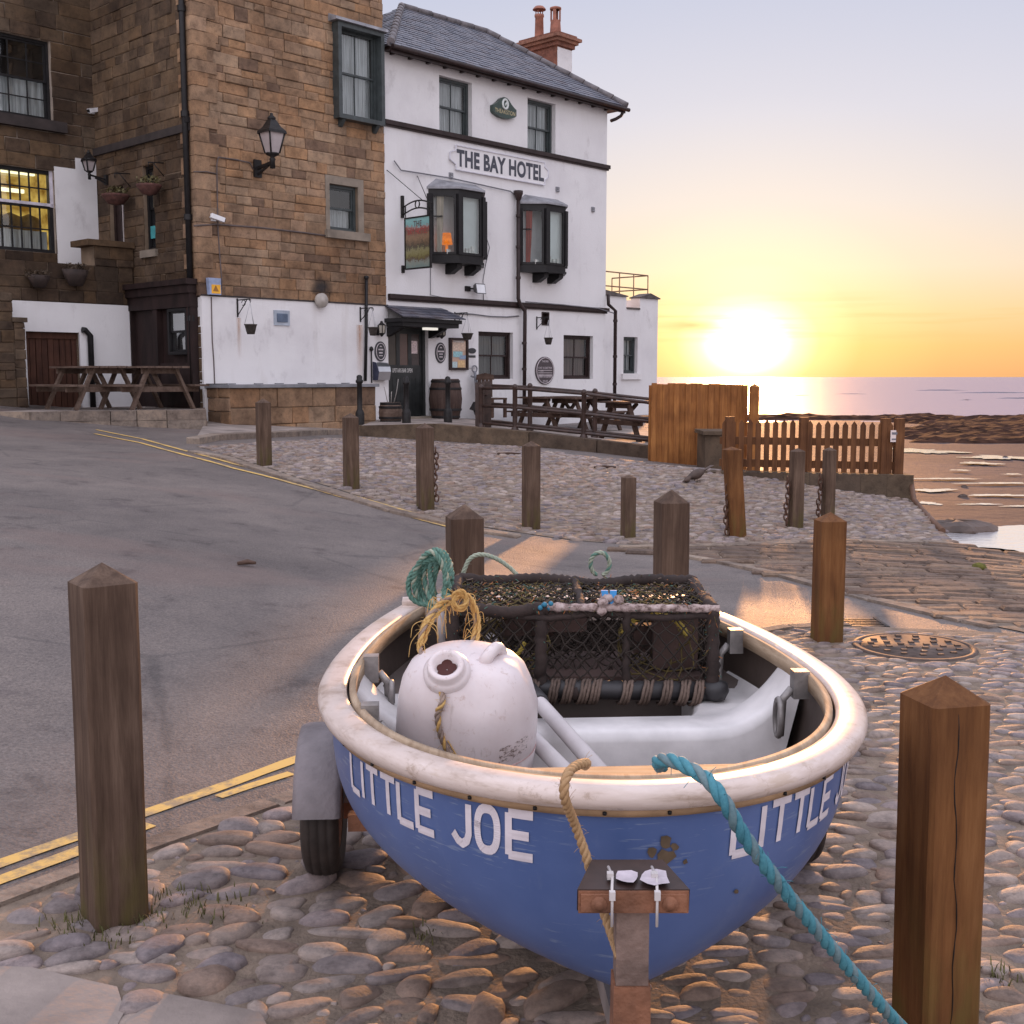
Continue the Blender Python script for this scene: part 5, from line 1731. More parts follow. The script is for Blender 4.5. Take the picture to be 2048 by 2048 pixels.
# hanging baskets
def basket(bx, bz_t, bz_b, reach, px_b, py_t, py_b, w_px, label, y=0.0, plant=False):
    """bracket at pixel column bx between bz_t and bz_b; basket hangs from its end"""
    xb, zt = fac(bx, bz_t, y); zb = fac(bx, bz_b, y)[1]
    base = (xb, y, zb)
    s = fthing('hanging_basket', label, 'hanging basket', base, 'hanging baskets on the white walls')
    tip = (xb, y - reach, zt - .03)
    mb = MB(); mb.box(xb - .012, xb + .012, y - .02, y, zb, zt)
    mb.tube([(xb, y - .01, zt - .03), tip], .011, 6)
    mb.tube([(xb, y - .012, zb + .03), (xb, y - reach * .45, zt - .16), (xb, y - reach * .75, zt - .04)], .009, 6)
    mb.tube([(xb, y - reach * .5 + .06 * math.cos(q), zt - .09 + .05 * math.sin(q)) for q in np.linspace(0, 5.5, 14)], .007, 5)
    mb.tube([(xb, tip[1] + .0 - .02 * math.sin(q), tip[2] - .03 - .03 * math.cos(q)) for q in np.linspace(0, 5, 9)], .007, 5)
    fpart('bracket', mb, M_iron, s, base)
    yb = y - reach
    z1 = fac(px_b, py_t, yb)[1]; z0 = fac(px_b, py_b, yb)[1]; r_ = w_px / 2 / 2330 * (W(xb, yb, 0).y) * .98
    c = (xb, yb, z0)
    mb = MB(); h = z1 - z0
    for k in range(3):
        a = k * 2.09 + .5; mb.tube([(c[0] + r_ * .95 * math.cos(a), c[1] + r_ * .95 * math.sin(a), z1), (tip[0], tip[1], tip[2] - .06)], .005, 4)
    fpart('chain', mb, plain('thin_chain', (0.42, 0.42, 0.44), .5), s, base)
    mb = MB(); mb.lathe([(0, 0), (r_ * .6, 0.0), (r_ * .78, h * .4), (r_ * .95, h * .86), (r_ * 1.04, h * .9), (r_ * 1.04, h), (r_ * .9, h), (r_ * .8, h * .8), (0, h * .78)], 18, c)
    fpart('basket', mb, plain('basket_liner', (0.045, 0.036, 0.030), .9, .5, 14, bump=.5), s, base)


basket(474, 597, 634, 0.42, 492, 648, 668, 25, 'empty black hanging basket on a scrolled bracket beside the wall vent', -.052)
basket(720, 614, 644, 0.40, 740, 654, 671, 20, 'dark hanging basket half behind a black pipe left of the door', -.052)
basket(909, 624, 651, 0.40, 926, 666, 679, 24, 'hanging basket just above the glazed notice case')
basket(1073, 633, 659, 0.38, 1092, 675, 689, 18, 'hanging basket above the round plaque')

# floodlight
x0, z0 = fac(929, 590); xm = fac(946, 578)[0]; zf = fac(946, 578)[1]
base = (xm, 0, zf - .1)
s = fthing('floodlight', 'small silver floodlight on the wall below the left oriel window', 'floodlight', base)
mb = MB(); mb.box(xm - .26, xm - .12, -.05, 0, zf - .06, zf + .05); mb.tube([(xm - .15, -.03, zf), (xm - .02, -.14, zf)], .018, 6)
fpart('bracket', mb, M_iron, s, base)
mb = MB()
mb.hexa([(xm - .14, -.26, zf - .12), (xm + .16, -.26, zf - .12), (xm + .12, -.12, zf - .07), (xm - .10, -.12, zf - .07), (xm - .14, -.22, zf + .11), (xm + .16, -.22, zf + .11), (xm + .12, -.11, zf + .07), (xm - .10, -.11, zf + .07)])
fpart('housing', mb, plain('floodlight_housing', (0.12, 0.12, 0.125), .4), s, base)
mb = MB(); mb.add([(xm - .12, -.263, zf - .10), (xm + .14, -.263, zf - .10), (xm + .14, -.225, zf + .09), (xm - .12, -.225, zf + .09)], [(0, 1, 2, 3)])
fpart('lens', mb, plain('floodlight_lens', (0.75, 0.76, 0.78), .25, .1), s, base)
# silver letter box
x0, x1, z0, z1 = rect(749, 723, 773, 760, -.1); base = ((x0 + x1) / 2, 0, z0)
s = fthing('letter_box', 'shiny silver letter box with rounded lid left of the hotel door', 'letter box', base)
mb = MB()
poly = [(0, z0), (-.20, z0), (-.24, z0 + (z1 - z0) * .45), (-.22, z0 + (z1 - z0) * .72), (-.14, z1 - .03), (0, z1)]
mb.prism(poly[::-1], lambda a, b, d: (d, a, b), x0, x1)
fpart('body', mb, plain('brushed_steel', (0.55, 0.57, 0.60), .28, .1, 3, metal=.9), s, base)
mb = MB(); mb.prism([(-.02, z0 - .004), (-.21, z0 - .004), (-.25, z0 + (z1 - z0) * .45), (-.15, z1 - .02), (-.02, z1 + .004)][::-1], lambda a, b, d: (d, a, b), x0 - .006, x0 - .001)
fpart('end_cap', mb, plain('dark_cap', (0.04, 0.045, 0.08), .4), s, base)

# small grey vents on the top right
for (px, py, lab) in ((1114, 379, 'small grey wall vent right of the name board'), (1185, 419, 'small grey wall vent near the right hand corner of the hotel'), (901, 351, 'grey box clipped to the wall under the left end of the name board')):
    x, z = fac(px, py); mb = MB()
    mb.box(x - .055, x + .055, -.03, 0, z - .06, z + .06); mb.box(x - .04, x + .04, -.05, -.031, z + .01, z + .045); mb.box(x - .04, x + .04, -.05, -.031, z - .045, z - .01)
    fmk('wall_vent', mb, plain('grey_plastic', (0.25, 0.25, 0.27), .6), lab, 'vent', (x, 0, z - .06))
# ================================================================== battlemented tower at the seaward end
ty = 0.9
tx0 = hx1 - 0.02; tx1 = fac(1315, 680, ty)[0]
tzt = fac(1290, 597, ty)[1]
tw = fthing('battlemented_tower', 'low square white tower with battlements and a narrow window beside the hotel', 'tower', (tx0, ty, 0))
bs = (tx0, ty, 0)
wo = rect(1247, 674, 1275, 747, ty)
nx0, nx1 = fac(1253, 605, ty)[0], fac(1280, 605, ty)[0]; nz = fac(1266, 619, ty)[1]
mb = MB()
wall_open(mb, tx0, tx1, 0.2, nz, [wo], lambda a, d, z: (a, ty + d, z), 0.22)
for (a, b_) in ((tx0, nx0), (nx1, tx1)):
    mb.box(a, b_, ty + .001, ty + .32, nz + .0, tzt)
mb.add([(tx1, ty, .2), (tx1, ty + 2.2, .2), (tx1, ty + 2.2, nz), (tx1, ty, nz)], [(0, 1, 2, 3)])
mb.add([(tx0, ty, nz), (tx1, ty, nz), (tx1, ty + 2.2, nz), (tx0, ty + 2.2, nz)], [(0, 1, 2, 3)])
mb.box(tx1 - .32, tx1, ty + .325, ty + 1.0, nz, tzt); mb.box(tx1 - .32, tx1, ty + 1.45, ty + 2.2, nz, tzt)
mb.box(tx0, tx1 - .33, ty + 1.9, ty + 2.2, nz, tzt - .05)
fpart('wall', mb, M_white, tw, bs)
mb = MB()
for (a, b_) in ((tx0 - .02, nx0 + .02), (nx1 - .02, tx1 + .05)):
    mb.prism([(a, tzt + .003), (b_, tzt + .003), (b_, tzt + .03), ((a + b_) / 2, tzt + .15), (a, tzt + .03)], lambda a_, z_, d: (a_, d, z_), ty + .36, ty - .05)
mb.box(nx0 + .02, nx1 - .02, ty - .03, ty + .33, nz + .002, nz + .05)
fpart('coping', mb, plain('dark_coping', (0.10, 0.085, 0.08), .9, .4, 5, bump=.5), tw, bs)
rt = sash(tw, wo[0] - bs[0], wo[1] - bs[0], wo[2], wo[3], 0.10, M_darkframe, 2, cur_m=M_curtain)
mb = MB(); mb.box(wo[0] - .1, wo[1] + .14, ty - .07, ty + .10, wo[2] - .16, wo[2] - .004); fpart('sill', mb, M_whiteband, tw, bs)
# roof railing
mb = MB()
ry_ = ty + 2.4
pa = [(fac(1210, 544, ry_)), (fac(1296, 550, ry_))]
xa, za = pa[0]; xb, zb3 = pa[1]
zlo = fac(1250, 590, ry_)[1]
zt3 = (za + zb3) / 2
base = ((xa + xb) / 2, ry_, zlo - .3)
for z in (zt3, zt3 - .42): mb.tube([(xa, ry_, z), (xb, ry_, z)], .02, 6); mb.tube([(xb, ry_, z), (xb - .02, ry_ + 1.4, z)], .02, 6)
for t in (0, .33, .66, 1): mb.tube([(xa + (xb - xa) * t, ry_, zlo - .35), (xa + (xb - xa) * t, ry_, zt3)], .02, 6)
mb.tube([(xb - .02, ry_ + 1.4, zlo - .35), (xb - .02, ry_ + 1.4, zt3)], .02, 6)
fmk('roof_railing', mb, plain('rusty_rail', (0.22, 0.13, 0.08), .6, .4, 8), 'thin metal railing on the flat roof of the white tower', 'railing', base)

# ================================================================== the sandstone house
house = fthing('stone_house', 'tall brown sandstone house with white painted base and black drainpipe', 'house', (XC, 0, 0))
bs = (XC, 0, 0)


def hp(name, mb, m, parent=None): return fpart(name, mb, m, parent or house, bs) if parent is None else fpart(name, mb, m, parent, bs)


HT = 13.5
HB = 0.3
wbz = (fac(403, 594)[1] + fac(775, 611)[1]) / 2       # top of the white band
so1 = rect(669, 62, 753, 240)                         # upper framed window
so2 = rect(659, 371, 716, 463)
rnd = random.Random(5)
mb = MB()
f_front = lambda a, d, z: (a, d, z)
wall_open(mb, XC, -0.002, HB, HT, [so1, so2], lambda a, d, z: (a, d + .012, z), 0.24, 1)
surround = (so2[0] - .10, so2[1] + .14, so2[2] - .12, so2[3] + .16)
stone_wall(mb, XC, -0.002, wbz + .0, HT, [so1, surround], f_front, (0.12, 0.26), (0.18, 0.64), 0, 0.028, rnd)
# return wall
yd = YL
ro1 = [*side(287, 415, XC), *side(309, 415, XC)]
rd_y0, rd_y1 = side(248, 430, XC)[0], side(219, 430, XC)[0]
rd_z1 = side(234, 372, XC)[1]; rd_z0 = side(234, 500, XC)[1]
rw_y0, rw_y1 = side(309, 415, XC)[0], side(287, 415, XC)[0]
rw_z1 = side(298, 330, XC)[1]; rw_z0 = side(298, 500, XC)[1]
hp('wall', mb, [M_stone, M_mortar])
mb = MB()
rops = [(rd_y0, rd_y1, rd_z0, rd_z1), (rw_y0, rw_y1, rw_z0, rw_z1)]
wall_open(mb, 0.0, yd, HB, HT, rops, lambda a, d, z: (XC + d + .012, a, z), 0.2, 1)
stone_wall(mb, 0.0, yd, HB + .4, HT, rops, lambda a, d, z: (XC + d, a, z), (0.12, 0.26), (0.18, 0.64), 0, 0.02, rnd)
mb.add([(XC, yd, HT), (0, yd, HT), (0, 0, HT), (XC, 0, HT)], [(0, 1, 2, 3)], 1)
mb.add([(0, 0.02, HZ1 - .5), (0, yd, HZ1 - .5), (0, yd, HT), (0, 0.02, HT)], [(0, 1, 2, 3)], 1)
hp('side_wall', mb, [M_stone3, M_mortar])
# quoins that close the corners
mb = MB(); z = wbz
i = 0
while z < HT:
    h = rnd.uniform(.20, .30); a = .45 if i % 2 else .26; b_ = .26 if i % 2 else .45
    mb.box(XC - .034 - rnd.uniform(0, .008), XC + a, -.034 - rnd.uniform(0, .008), b_, z + .005, z + h - .005); z += h; i += 1
hp('quoins', mb, M_stone)
# white band and its dark ledge line
mb = MB()
zw0 = (fac(407, 772)[1] + fac(775, 767)[1]) / 2
o = ops['door']
xw1 = o[0] - .03
mb.box(XC + .03, -.002, -.05, .0, HB, wbz)
mb.box(XC - .004, XC + .03, -.05, .25, HB, wbz)
hp('white_base', mb, M_whiteband)
mb = MB(); mb.box(XC - .01, 0.0, -.068, .0, wbz + .002, wbz + .03)
hp('ledge', mb, plain('dark_ledge', (0.035, 0.026, 0.024), .8, .4, 4))
# windows
mb = MB()
w1 = sash(house, so1[0] - XC + .02, so1[1] - XC - .02, so1[2], so1[3], -.02, M_darkframe, 2)
m_ = MB(); frame_ring(m_, so1[0] - .05, so1[1] + .05, so1[2] - .06, so1[3] + .04, -.20, .05, .085)
for xx in (so1[0] + .06, so1[1] - .14): m_.prism([(0, so1[2] - .063), (-.17, so1[2] - .063), (-.05, so1[2] - .2), (0, so1[2] - .2)][::-1], lambda a, c, d: (d, a, c), xx, xx + .08)
fpart('window_case', m_, M_darkframe, w1, bs)
m_ = MB(); m_.hexa([(so1[0] - .14, -.27, so1[3] + .045), (so1[1] + .10, -.27, so1[3] + .045), (so1[1] + .10, 0, so1[3] + .045), (so1[0] - .14, 0, so1[3] + .045),
                    (so1[0] - .14, -.26, so1[3] + .10), (so1[1] + .10, -.26, so1[3] + .10), (so1[1] + .10, 0, so1[3] + .20), (so1[0] - .14, 0, so1[3] + .20)])
fpart('lintel_hood', m_, M_lead, w1, bs)
w2 = sash(house, so2[0] - XC, so2[1] - XC, so2[2], so2[3], .08, M_darkframe, 1, half=True)
m_ = MB(); frame_ring(m_, surround[0], surround[1], so2[2] - .0, surround[3], -.012, .02, .001)
m_ = MB()
m_.box(surround[0], so2[0] - .002, -.014, .03, so2[2], surround[3]); m_.box(so2[1] + .002, surround[1], -.014, .03, so2[2], surround[3]); m_.box(so2[0], so2[1], -.013, .03, so2[3] + .002, surround[3])
fpart('surround', m_, M_dressed, w2, bs)
m_ = MB(); m_.box(surround[0] - .05, surround[1] + .08, -.12, .05, so2[2] - .16, so2[2] - .003)
fpart('sill', m_, M_dressed, w2, bs)
# return wall: tall narrow window and side door
fxr = lambda a, d, z: (d, a, z)   # x = depth from the return plane (local to house), y along
w3 = sash(house, rw_y0, rw_y1, rw_z0, rw_z1, .08, M_black, 1, fx=fxr, cur_m=cloth_mat('dim_curtain', (0.20, 0.19, 0.185)), half=True)
m_ = MB(); m_.box(XC - .06, XC + .08, rw_y0 - .08, rw_y1 + .1, rw_z0 - .14, rw_z0 - .003); fpart('sill', m_, M_dressed, w3, bs)
m_ = MB(); m_.box(.075 + XC, .10 + XC, rw_y0 + .12, rw_y1 - .10, rw_z0 + .22, rw_z0 + .45); fpart('window_sticker', m_, plain('teal_sticker', (0.05, 0.28, 0.30), .5), w3, bs)
m_ = MB()
m_.box(XC + .12, XC + .18, rd_y0, rd_y1, rd_z0, rd_z1); m_.box(XC + .09, XC + .119, rd_y0, rd_y0 + .07, rd_z0, rd_z1); m_.box(XC + .09, XC + .119, rd_y1 - .07, rd_y1, rd_z0, rd_z1)
m_.box(XC + .09, XC + .119, (rd_y0 + rd_y1) / 2 - .02, (rd_y0 + rd_y1) / 2 + .02, rd_z0, rd_z1)
dd = fpart('side_door', m_, M_brownpaint, house, bs)
m_ = MB(); m_.box(XC + .10, XC + .118, (rd_y0 + rd_y1) / 2 - .07, (rd_y0 + rd_y1) / 2 - .03, rd_z0, rd_z1 - .3); fpart('pale_strip', m_, plain('pale_trim', (0.4, 0.36, 0.35), .6), dd, bs)
# dark ledge across the return wall and cable
mb = MB()
zA = side(204, 300, XC); zB_ = side(368, 258, XC)
mb.box(XC - .07, XC, 0.1, yd, zB_[1] - .07, zB_[1] + .07)
hp('stone_ledge', mb, plain('dark_ledge', (0.035, 0.026, 0.024), .8, .4, 4))
# black drainpipe on the corner
mb = MB()
pz_ = [side(q, p, XC - .09) for p, q in ((5, 368), (250, 374), (560, 384))]
ym = 0.16
mb.tube([(XC - .10, ym, HT), (XC - .10, ym, 1.2)], .055, 10)
for z in (2.6, 4.4, 6.2, 8.0, 9.8): mb.lathe([(.075, -.05), (.075, .05)], 10, (XC - .10, ym, z))
mb.box(XC - .14, XC - .02, ym - .07, ym + .05, 6.05, 6.15)
hp('drainpipe', mb, M_black)
# cables on the front
mb = MB()
pp = [fac(p, q) for p, q in [(385, 452), (430, 449), (520, 456), (600, 465), (650, 472)]]
mb.tube([(x, -.045, z) for x, z in pp], .016, 6)
pp = [fac(p, q) for p, q in [(505, 340), (497, 326), (470, 320), (434, 315), (431, 330), (433, 450), (436, 500), (441, 560), (440, 580)]]
mb.tube([(x, -.042, z) for x, z in pp], .014, 6)
pp = [fac(p, q) for p, q in [(385, 344), (410, 344), (430, 348)]]
mb.tube([(x, -.042, z) for x, z in pp], .012, 6)
pp = [fac(p, q) for p, q in [(419, 594), (421, 680), (424, 720), (426, 770), (427, 842)]]
mb.tube([(x, -.058, z) for x, z in pp], .011, 6)
hp('cable', mb, plain('brown_cable', (0.10, 0.075, 0.07), .7))
mb = MB(); pp = [fac(p, q) for p, q in [(727, 560), (727, 660), (725, 762)]]
mb.tube([(x, -.09, z) for x, z in pp], .032, 8); mb.lathe([(.03, 0), (.05, .03), (.05, .07), (0, .09)], 8, (pp[0][0], -.09, pp[0][1]))
hp('black_vent_pipe', mb, M_black)
mb = MB(); x, z = fac(738, 712); mb.tube([(x, -.08, z - .55), (x, -.08, z + .12)], .014, 6); mb.lathe([(.02, 0), (.045, .03), (.03, .08), (0, .1)], 8, (x, -.08, z + .1))
hp('thin_pole', mb, M_iron)
mb = MB(); mb.box(XC + .03, fac(457, 771)[0], -.09, -.051, zw0 - .03, zw0 + .03)
hp('low_pipe', mb, M_iron)
# soot stain and rusty run-off are marks on the wall: thin painted films with their own ragged outline
M_soot, nt_, b_, out_ = new_mat('soot_stain'); g = NT(nt_); b_.inputs['Base Color'].default_value = (0.035, 0.03, 0.03, 1); b_.inputs['Roughness'].default_value = 1
tc = g.coord(kind='Generated'); sp = g.N('ShaderNodeSeparateXYZ'); g.L(tc, sp.inputs[0])
dx = g.math('SUBTRACT', sp.outputs[0], .5); dz = g.math('SUBTRACT', sp.outputs[2], .42)
rr_ = g.math('SQRT', g.math('ADD', g.math('MULTIPLY', dx, dx), g.math('MULTIPLY', dz, dz)))
al = g.math('MULTIPLY_ADD', g.math('MULTIPLY_ADD', g.noise(g.coord((1, 1, 1)), 9, 5, .7), .35, rr_), -3.2, 1.75, True)
g.L(g.math('MULTIPLY', al, .85), b_.inputs['Alpha'])
mb = MB(); x, z = fac(641, 585)
mb.add([(x - .42, -.037, z - .05), (x + .42, -.037, z - .05), (x + .42, -.037, z + .62), (x - .42, -.037, z + .62)], [(0, 1, 2, 3)])
mb.v = [(a, -.072 if c < wbz + .03 else b, c) for a, b, c in mb.v]
zz = wbz + .035; mb.v = [(x - .42, -.037, zz), (x + .42, -.037, zz), (x + .42, -.037, zz + .62), (x - .42, -.037, zz + .62)]
hp('soot_stain', mb, M_soot)
M_rust, nt_, b_, out_ = new_mat('rust_run'); g = NT(nt_); b_.inputs['Base Color'].default_value = (0.55, 0.32, 0.20, 1); b_.inputs['Roughness'].default_value = 1
sp = g.N('ShaderNodeSeparateXYZ'); g.L(g.coord(kind='Generated'), sp.inputs[0])
dx = g.math('ABSOLUTE', g.math('MULTIPLY_ADD', sp.outputs[0], 2, -1))
al = g.math('MULTIPLY', g.math('SUBTRACT', 1, dx), g.math('MULTIPLY', sp.outputs[2], g.noise(g.coord((6, 6, 1)), 3, 4)))
g.L(g.math('MULTIPLY', al, 1.1, 0, True), b_.inputs['Alpha'])
for px, py0, py1, wdt in ((474, 636, 720, .12), (716, 650, 765, .22)):
    x, zt = fac(px, py0); zb4 = fac(px, py1)[1]; mb = MB()
    mb.add([(x - wdt / 2, -.053, zb4), (x + wdt / 2, -.053, zb4), (x + wdt / 2, -.053, zt), (x - wdt / 2, -.053, zt)], [(0, 1, 2, 3)])
    hp('rust_stain', mb, M_rust)

# dark timber shop bay on the return wall
sy0 = 0.06; sy1 = min(yd - .3, side(248, 575, XC - .18)[0])
sx = XC - .17
sz1 = side(398, 562, sx)[1]; zfl = 0.95
shz = 3.05
mb = MB()
zc0 = side(330, 606, sx)[1]
mb.box(sx - .10, XC - .003, sy0 - .04, sy1 + .10, zc0 + .30, zc0 + .40)
mb.box(sx - .045, XC - .004, sy0, sy1 + .06, zc0 + .15, zc0 + .298)
mb.box(sx + .0, XC - .005, sy0 + .02, sy1 + .03, zc0 - .10, zc0 + .148)
for y in (sy0 + .03, sy1 - .16, sy0 + (sy1 - sy0) * .52): mb.box(sx + .02, XC - .006, y, y + .16, zfl, zc0 - .102)
mb.box(sx + .05, sx + .10, sy0 + .19, sy0 + (sy1 - sy0) * .52, zfl, zfl + .85)
mb.box(sx + .11, sx + .15, sy0 + (sy1 - sy0) * .52 + .16, sy1 - .16, zfl, zc0 - .102)
mb.box(sx + .145, sx + .16, sy0 + .19, sy0 + (sy1 - sy0) * .52, zfl + .85, zc0 - .102)
bay = hp('shop_bay', mb, plain('old_dark_timber', (0.022, 0.012, 0.011), .65, .45, 5, bump=.3, stretch=(1, 1, .3), spec=.25))
wy0, wy1 = side(369, 660, sx)[0], side(331, 660, sx)[0]
ws = sash(house, wy0, wy1, side(350, 709, sx)[1], side(350, 616, sx)[1], sx - XC + .04, M_black, 1, 1, 1, fx=fxr, depth=.35)
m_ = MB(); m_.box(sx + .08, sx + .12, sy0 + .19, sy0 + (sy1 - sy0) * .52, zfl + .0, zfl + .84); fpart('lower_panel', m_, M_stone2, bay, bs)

# plinth cupboard of stone with slate top
px0, px1 = fac(458, 800, -.75)[0], fac(748, 800, -.75)[0]
ptz = fac(600, 775, -.78)[1]; pbz = 0.40
base = ((px0 + px1) / 2, -.4, pbz)
s = fthing('stone_plinth', 'low stone block bench with grey slate top against the white house base', 'plinth', base)
mb = MB(); rnd2 = random.Random(9)
PD = -.78
wall_open(mb, px0, px1, pbz, ptz, [], lambda a, d, z: (a, PD + .03, z), 0, 1)
stone_wall(mb, px0, px1, pbz, ptz, [], lambda a, d, z: (a, PD + d, z), (.22, .34), (.35, .8), 0, .03, rnd2)
for xx, sg_ in ((px0, 1), (px1, -1)):
    stone_wall(mb, PD, -.052, pbz, ptz, [], lambda a, d, z: (xx + d * sg_, a, z), (.22, .34), (.3, .6), 0, .02, rnd2)
fpart('body', mb, [M_stone, M_mortar], s, base)
mb = MB(); mb.box(px0 - .06, px1 + .06, PD - .07, -.052, ptz + .003, ptz + .06)
for t in (.12, .3, .44, .6, .74, .92): mb.box(px0 + (px1 - px0) * t, px0 + (px1 - px0) * t + .18, -.10, -.053, ptz + .063, ptz + .08)
fpart('top_slab', mb, plain('grey_slate_slab', (0.20, 0.20, 0.215), .5, .25, 4, bump=.2), s, base)

# vent grille, round vent, alarm, cameras, lantern
x0, x1, z0, z1 = rect(544, 621, 575, 651); mb = MB()
mb.box(x0, x1, -.075, -.05, z0, z1)
mb2 = MB(); mb2.box(x0 + .06, x1 - .06, -.085, -.076, z0 + .06, z1 - .06)
for i in range(7): zz = z0 + .08 + (z1 - z0 - .16) * i / 6; mb2.box(x0 + .06, x1 - .06, -.10, -.086, zz - .008, zz + .008)
s = fthing('wall_vent', 'square blue grey louvred vent on the white base of the stone house', 'vent', (x0, -.05, z0))
fpart('plate', mb, plain('blue_grey_plate', (0.36, 0.40, 0.46), .6), s, (x0, -.05, z0)); fpart('louvres', mb2, plain('slate_blue', (0.12, 0.16, 0.23), .5), s, (x0, -.05, z0))
x, z = fac(641, 601, -.1); mb = MB()
mb.lathe([(0, 0), (.12, 0), (.14, .03), (.14, .10), (.0, .13)], 20, (0, 0, 0), fn=lambda p: (x + p[0], -.068 - p[2], z + p[1]))
fmk('round_vent', mb, plain('cream_plastic', (0.42, 0.38, 0.34), .6), 'round cream flue cap with sooty marks above it on the white ledge', 'vent', (x, -.06, z - .13))
x0, x1, z0, z1 = rect(411, 557, 433, 590); s = fthing('alarm_box', 'blue and yellow alarm box near the stone corner', 'alarm box', (x0, -.04, z0))
mb = MB(); mb.prism([(x0, z0), (x1, z0), (x1, z1), (x0 - .02, z1)], lambda a, b, d: (a, d, b), -.05, -.15); fpart('case', mb, plain('pale_blue_case', (0.30, 0.36, 0.52), .5), s, (x0, -.04, z0))
mb = MB(); mb.box(x0 + .03, x1 - .015, -.156, -.152, z0 + .02, z0 + (z1 - z0) * .60); fpart('yellow_panel', mb, plain('amber_panel', (0.80, 0.40, 0.03), .5, .15), s, (x0, -.04, z0))
mb = MB(); xm = (x0 + x1) / 2; mb.prism([(xm - .06, z0 + .06), (xm + .06, z0 + .06), (xm, z0 + .17)], lambda a, b, d: (a, d, b), -.156, -.160); fpart('bell_mark', mb, plain('brown_mark', (0.28, 0.12, 0.02), .6), s, (x0, -.04, z0))


def camera_box(p, dirx, label):
    s = thing('security_camera', label, 'camera', tuple(W(*p)), FRZ)
    mb = MB(); mb.box(-.05, .05, -.03, .0, -.05, .05); mb.tube([(0, -.02, 0), (0, -.10, -.01)], .018, 6); mk('mount', mb, plain('white_plastic', (0.72, 0.72, 0.74), .4, .08), s)
    mb = MB(); mb.beam((-.10 * dirx, -.10, .035), (.14 * dirx, -.16, -.035), .085, .08); mk('camera_body', mb, MATS['white_plastic'], s)
    mb = MB(); mb.beam((.141 * dirx, -.160, -.035), (.155 * dirx, -.163, -.039), .06, .055); mk('lens', mb, M_black, s)


x, z = fac(424, 437); camera_box((x, -.02, z), 1, 'white security camera on the stone front beside the drainpipe')


def street_lantern(base_local, arm, h, r_, label, dirv, k_=1.0):
    """Four sided lantern on a wall arm. base_local: wall point; dirv: outward unit (x,y) in front coordinates."""
    x, y, z = base_local; dx, dy = dirv
    s = fthing('wall_lantern', label, 'lantern', base_local)
    mb = MB()
    c = (x + dx * arm, y + dy * arm, z)
    px_, py_ = -dy, dx
    mb.hexa([(x + px_ * a + dx * b_, y + py_ * a + dy * b_, z + c_) for c_ in (-.16 * k_, .16 * k_) for a, b_ in ((-.08 * k_, 0), (.08 * k_, 0), (.08 * k_, .04), (-.08 * k_, .04))])
    mb.beam((x, y, z), (c[0], c[1], z + .06),   .05 * k_, .05 * k_)
    mb.beam((x, y, z - .12 * k_), (c[0] - dx * .12, c[1] - dy * .12, z + .02), .035, .035)
    mb.lathe([(0, -.06 * k_), (.05 * k_, -.05 * k_), (.045 * k_, .08 * k_), (.06 * k_, .11 * k_), (.035 * k_, .15 * k_), (r_ * .50, .19 * k_), (r_ * .55, .22 * k_), (0, .22 * k_)], 12, c)
    zb_ = z + .22 * k_; zt_ = zb_ + h * .52
    rot = math.pi / 4
    for k in range(4):
        a = rot + k * math.pi / 2
        p = (c[0] + r_ * .56 * math.cos(a), c[1] + r_ * .56 * math.sin(a), zb_); q = (c[0] + r_ * 1.02 * math.cos(a), c[1] + r_ * 1.02 * math.sin(a), zt_)
        mb.tube([p, q], .016, 6)
        a2 = rot + (k + 1) * math.pi / 2
        mb.tube([q, (c[0] + r_ * 1.02 * math.cos(a2), c[1] + r_ * 1.02 * math.sin(a2), zt_)], .02, 6)
    mb.lathe([(r_ * 1.18, zt_ - z - .03), (r_ * 1.12, zt_ - z + .02), (r_ * .72, zt_ - z + h * .13), (r_ * .36, zt_ - z + h * .30), (r_ * .28, zt_ - z + h * .32)], 4, (c[0], c[1], z), smooth=False, fn=lambda p: (c[0] + (p[0] - c[0]) * math.cos(rot) - (p[1] - c[1]) * math.sin(rot), c[1] + (p[0] - c[0]) * math.sin(rot) + (p[1] - c[1]) * math.cos(rot), p[2]))
    mb.lathe([(r_ * .30, zt_ - z + h * .31), (r_ * .34, zt_ - z + h * .35), (r_ * .12, zt_ - z + h * .42), (.03, zt_ - z + h * .46), (0, zt_ - z + h * .48)], 10, c)
    fpart('lantern_frame', mb, M_iron, s, base_local)
    mb = MB()
    for k in range(4):
        a = rot + k * math.pi / 2; a2 = a + math.pi / 2
        mb.add([(c[0] + r_ * .53 * math.cos(a), c[1] + r_ * .53 * math.sin(a), zb_), (c[0] + r_ * .53 * math.cos(a2), c[1] + r_ * .53 * math.sin(a2), zb_), (c[0] + r_ * .98 * math.cos(a2), c[1] + r_ * .98 * math.sin(a2), zt_), (c[0] + r_ * .98 * math.cos(a), c[1] + r_ * .98 * math.sin(a), zt_)], [(0, 1, 2, 3)])
    fpart('lantern_glass', mb, plain('frosted_lantern_glass', (0.42, 0.37, 0.37), .25, .2, 3), s, base_local)


x, z = fac(512, 338)
street_lantern((x, -.03, z), .50, .72, .235, 'large black four sided street lantern on the brown stone front', (0, -1))
y, z = side(215, 348, XC); street_lantern((XC - .02, y, z - .12), .36, .40, .135, 'black street lantern in front of the white painted strip of the side wing', (-1, 0), .6)

# ================================================================== wing on the far left
LZ = 0.3
fl = lambda px, py: fac(px, py, YL)
lx0, lx1 = fac(-330, 400, YL)[0], XC + .07
wing = fthing('stone_wing', 'side wing of dark stone with one curtained window above a lit many paned window', 'house', (lx0, YL, 0))
bs2 = (lx0, YL, 0)


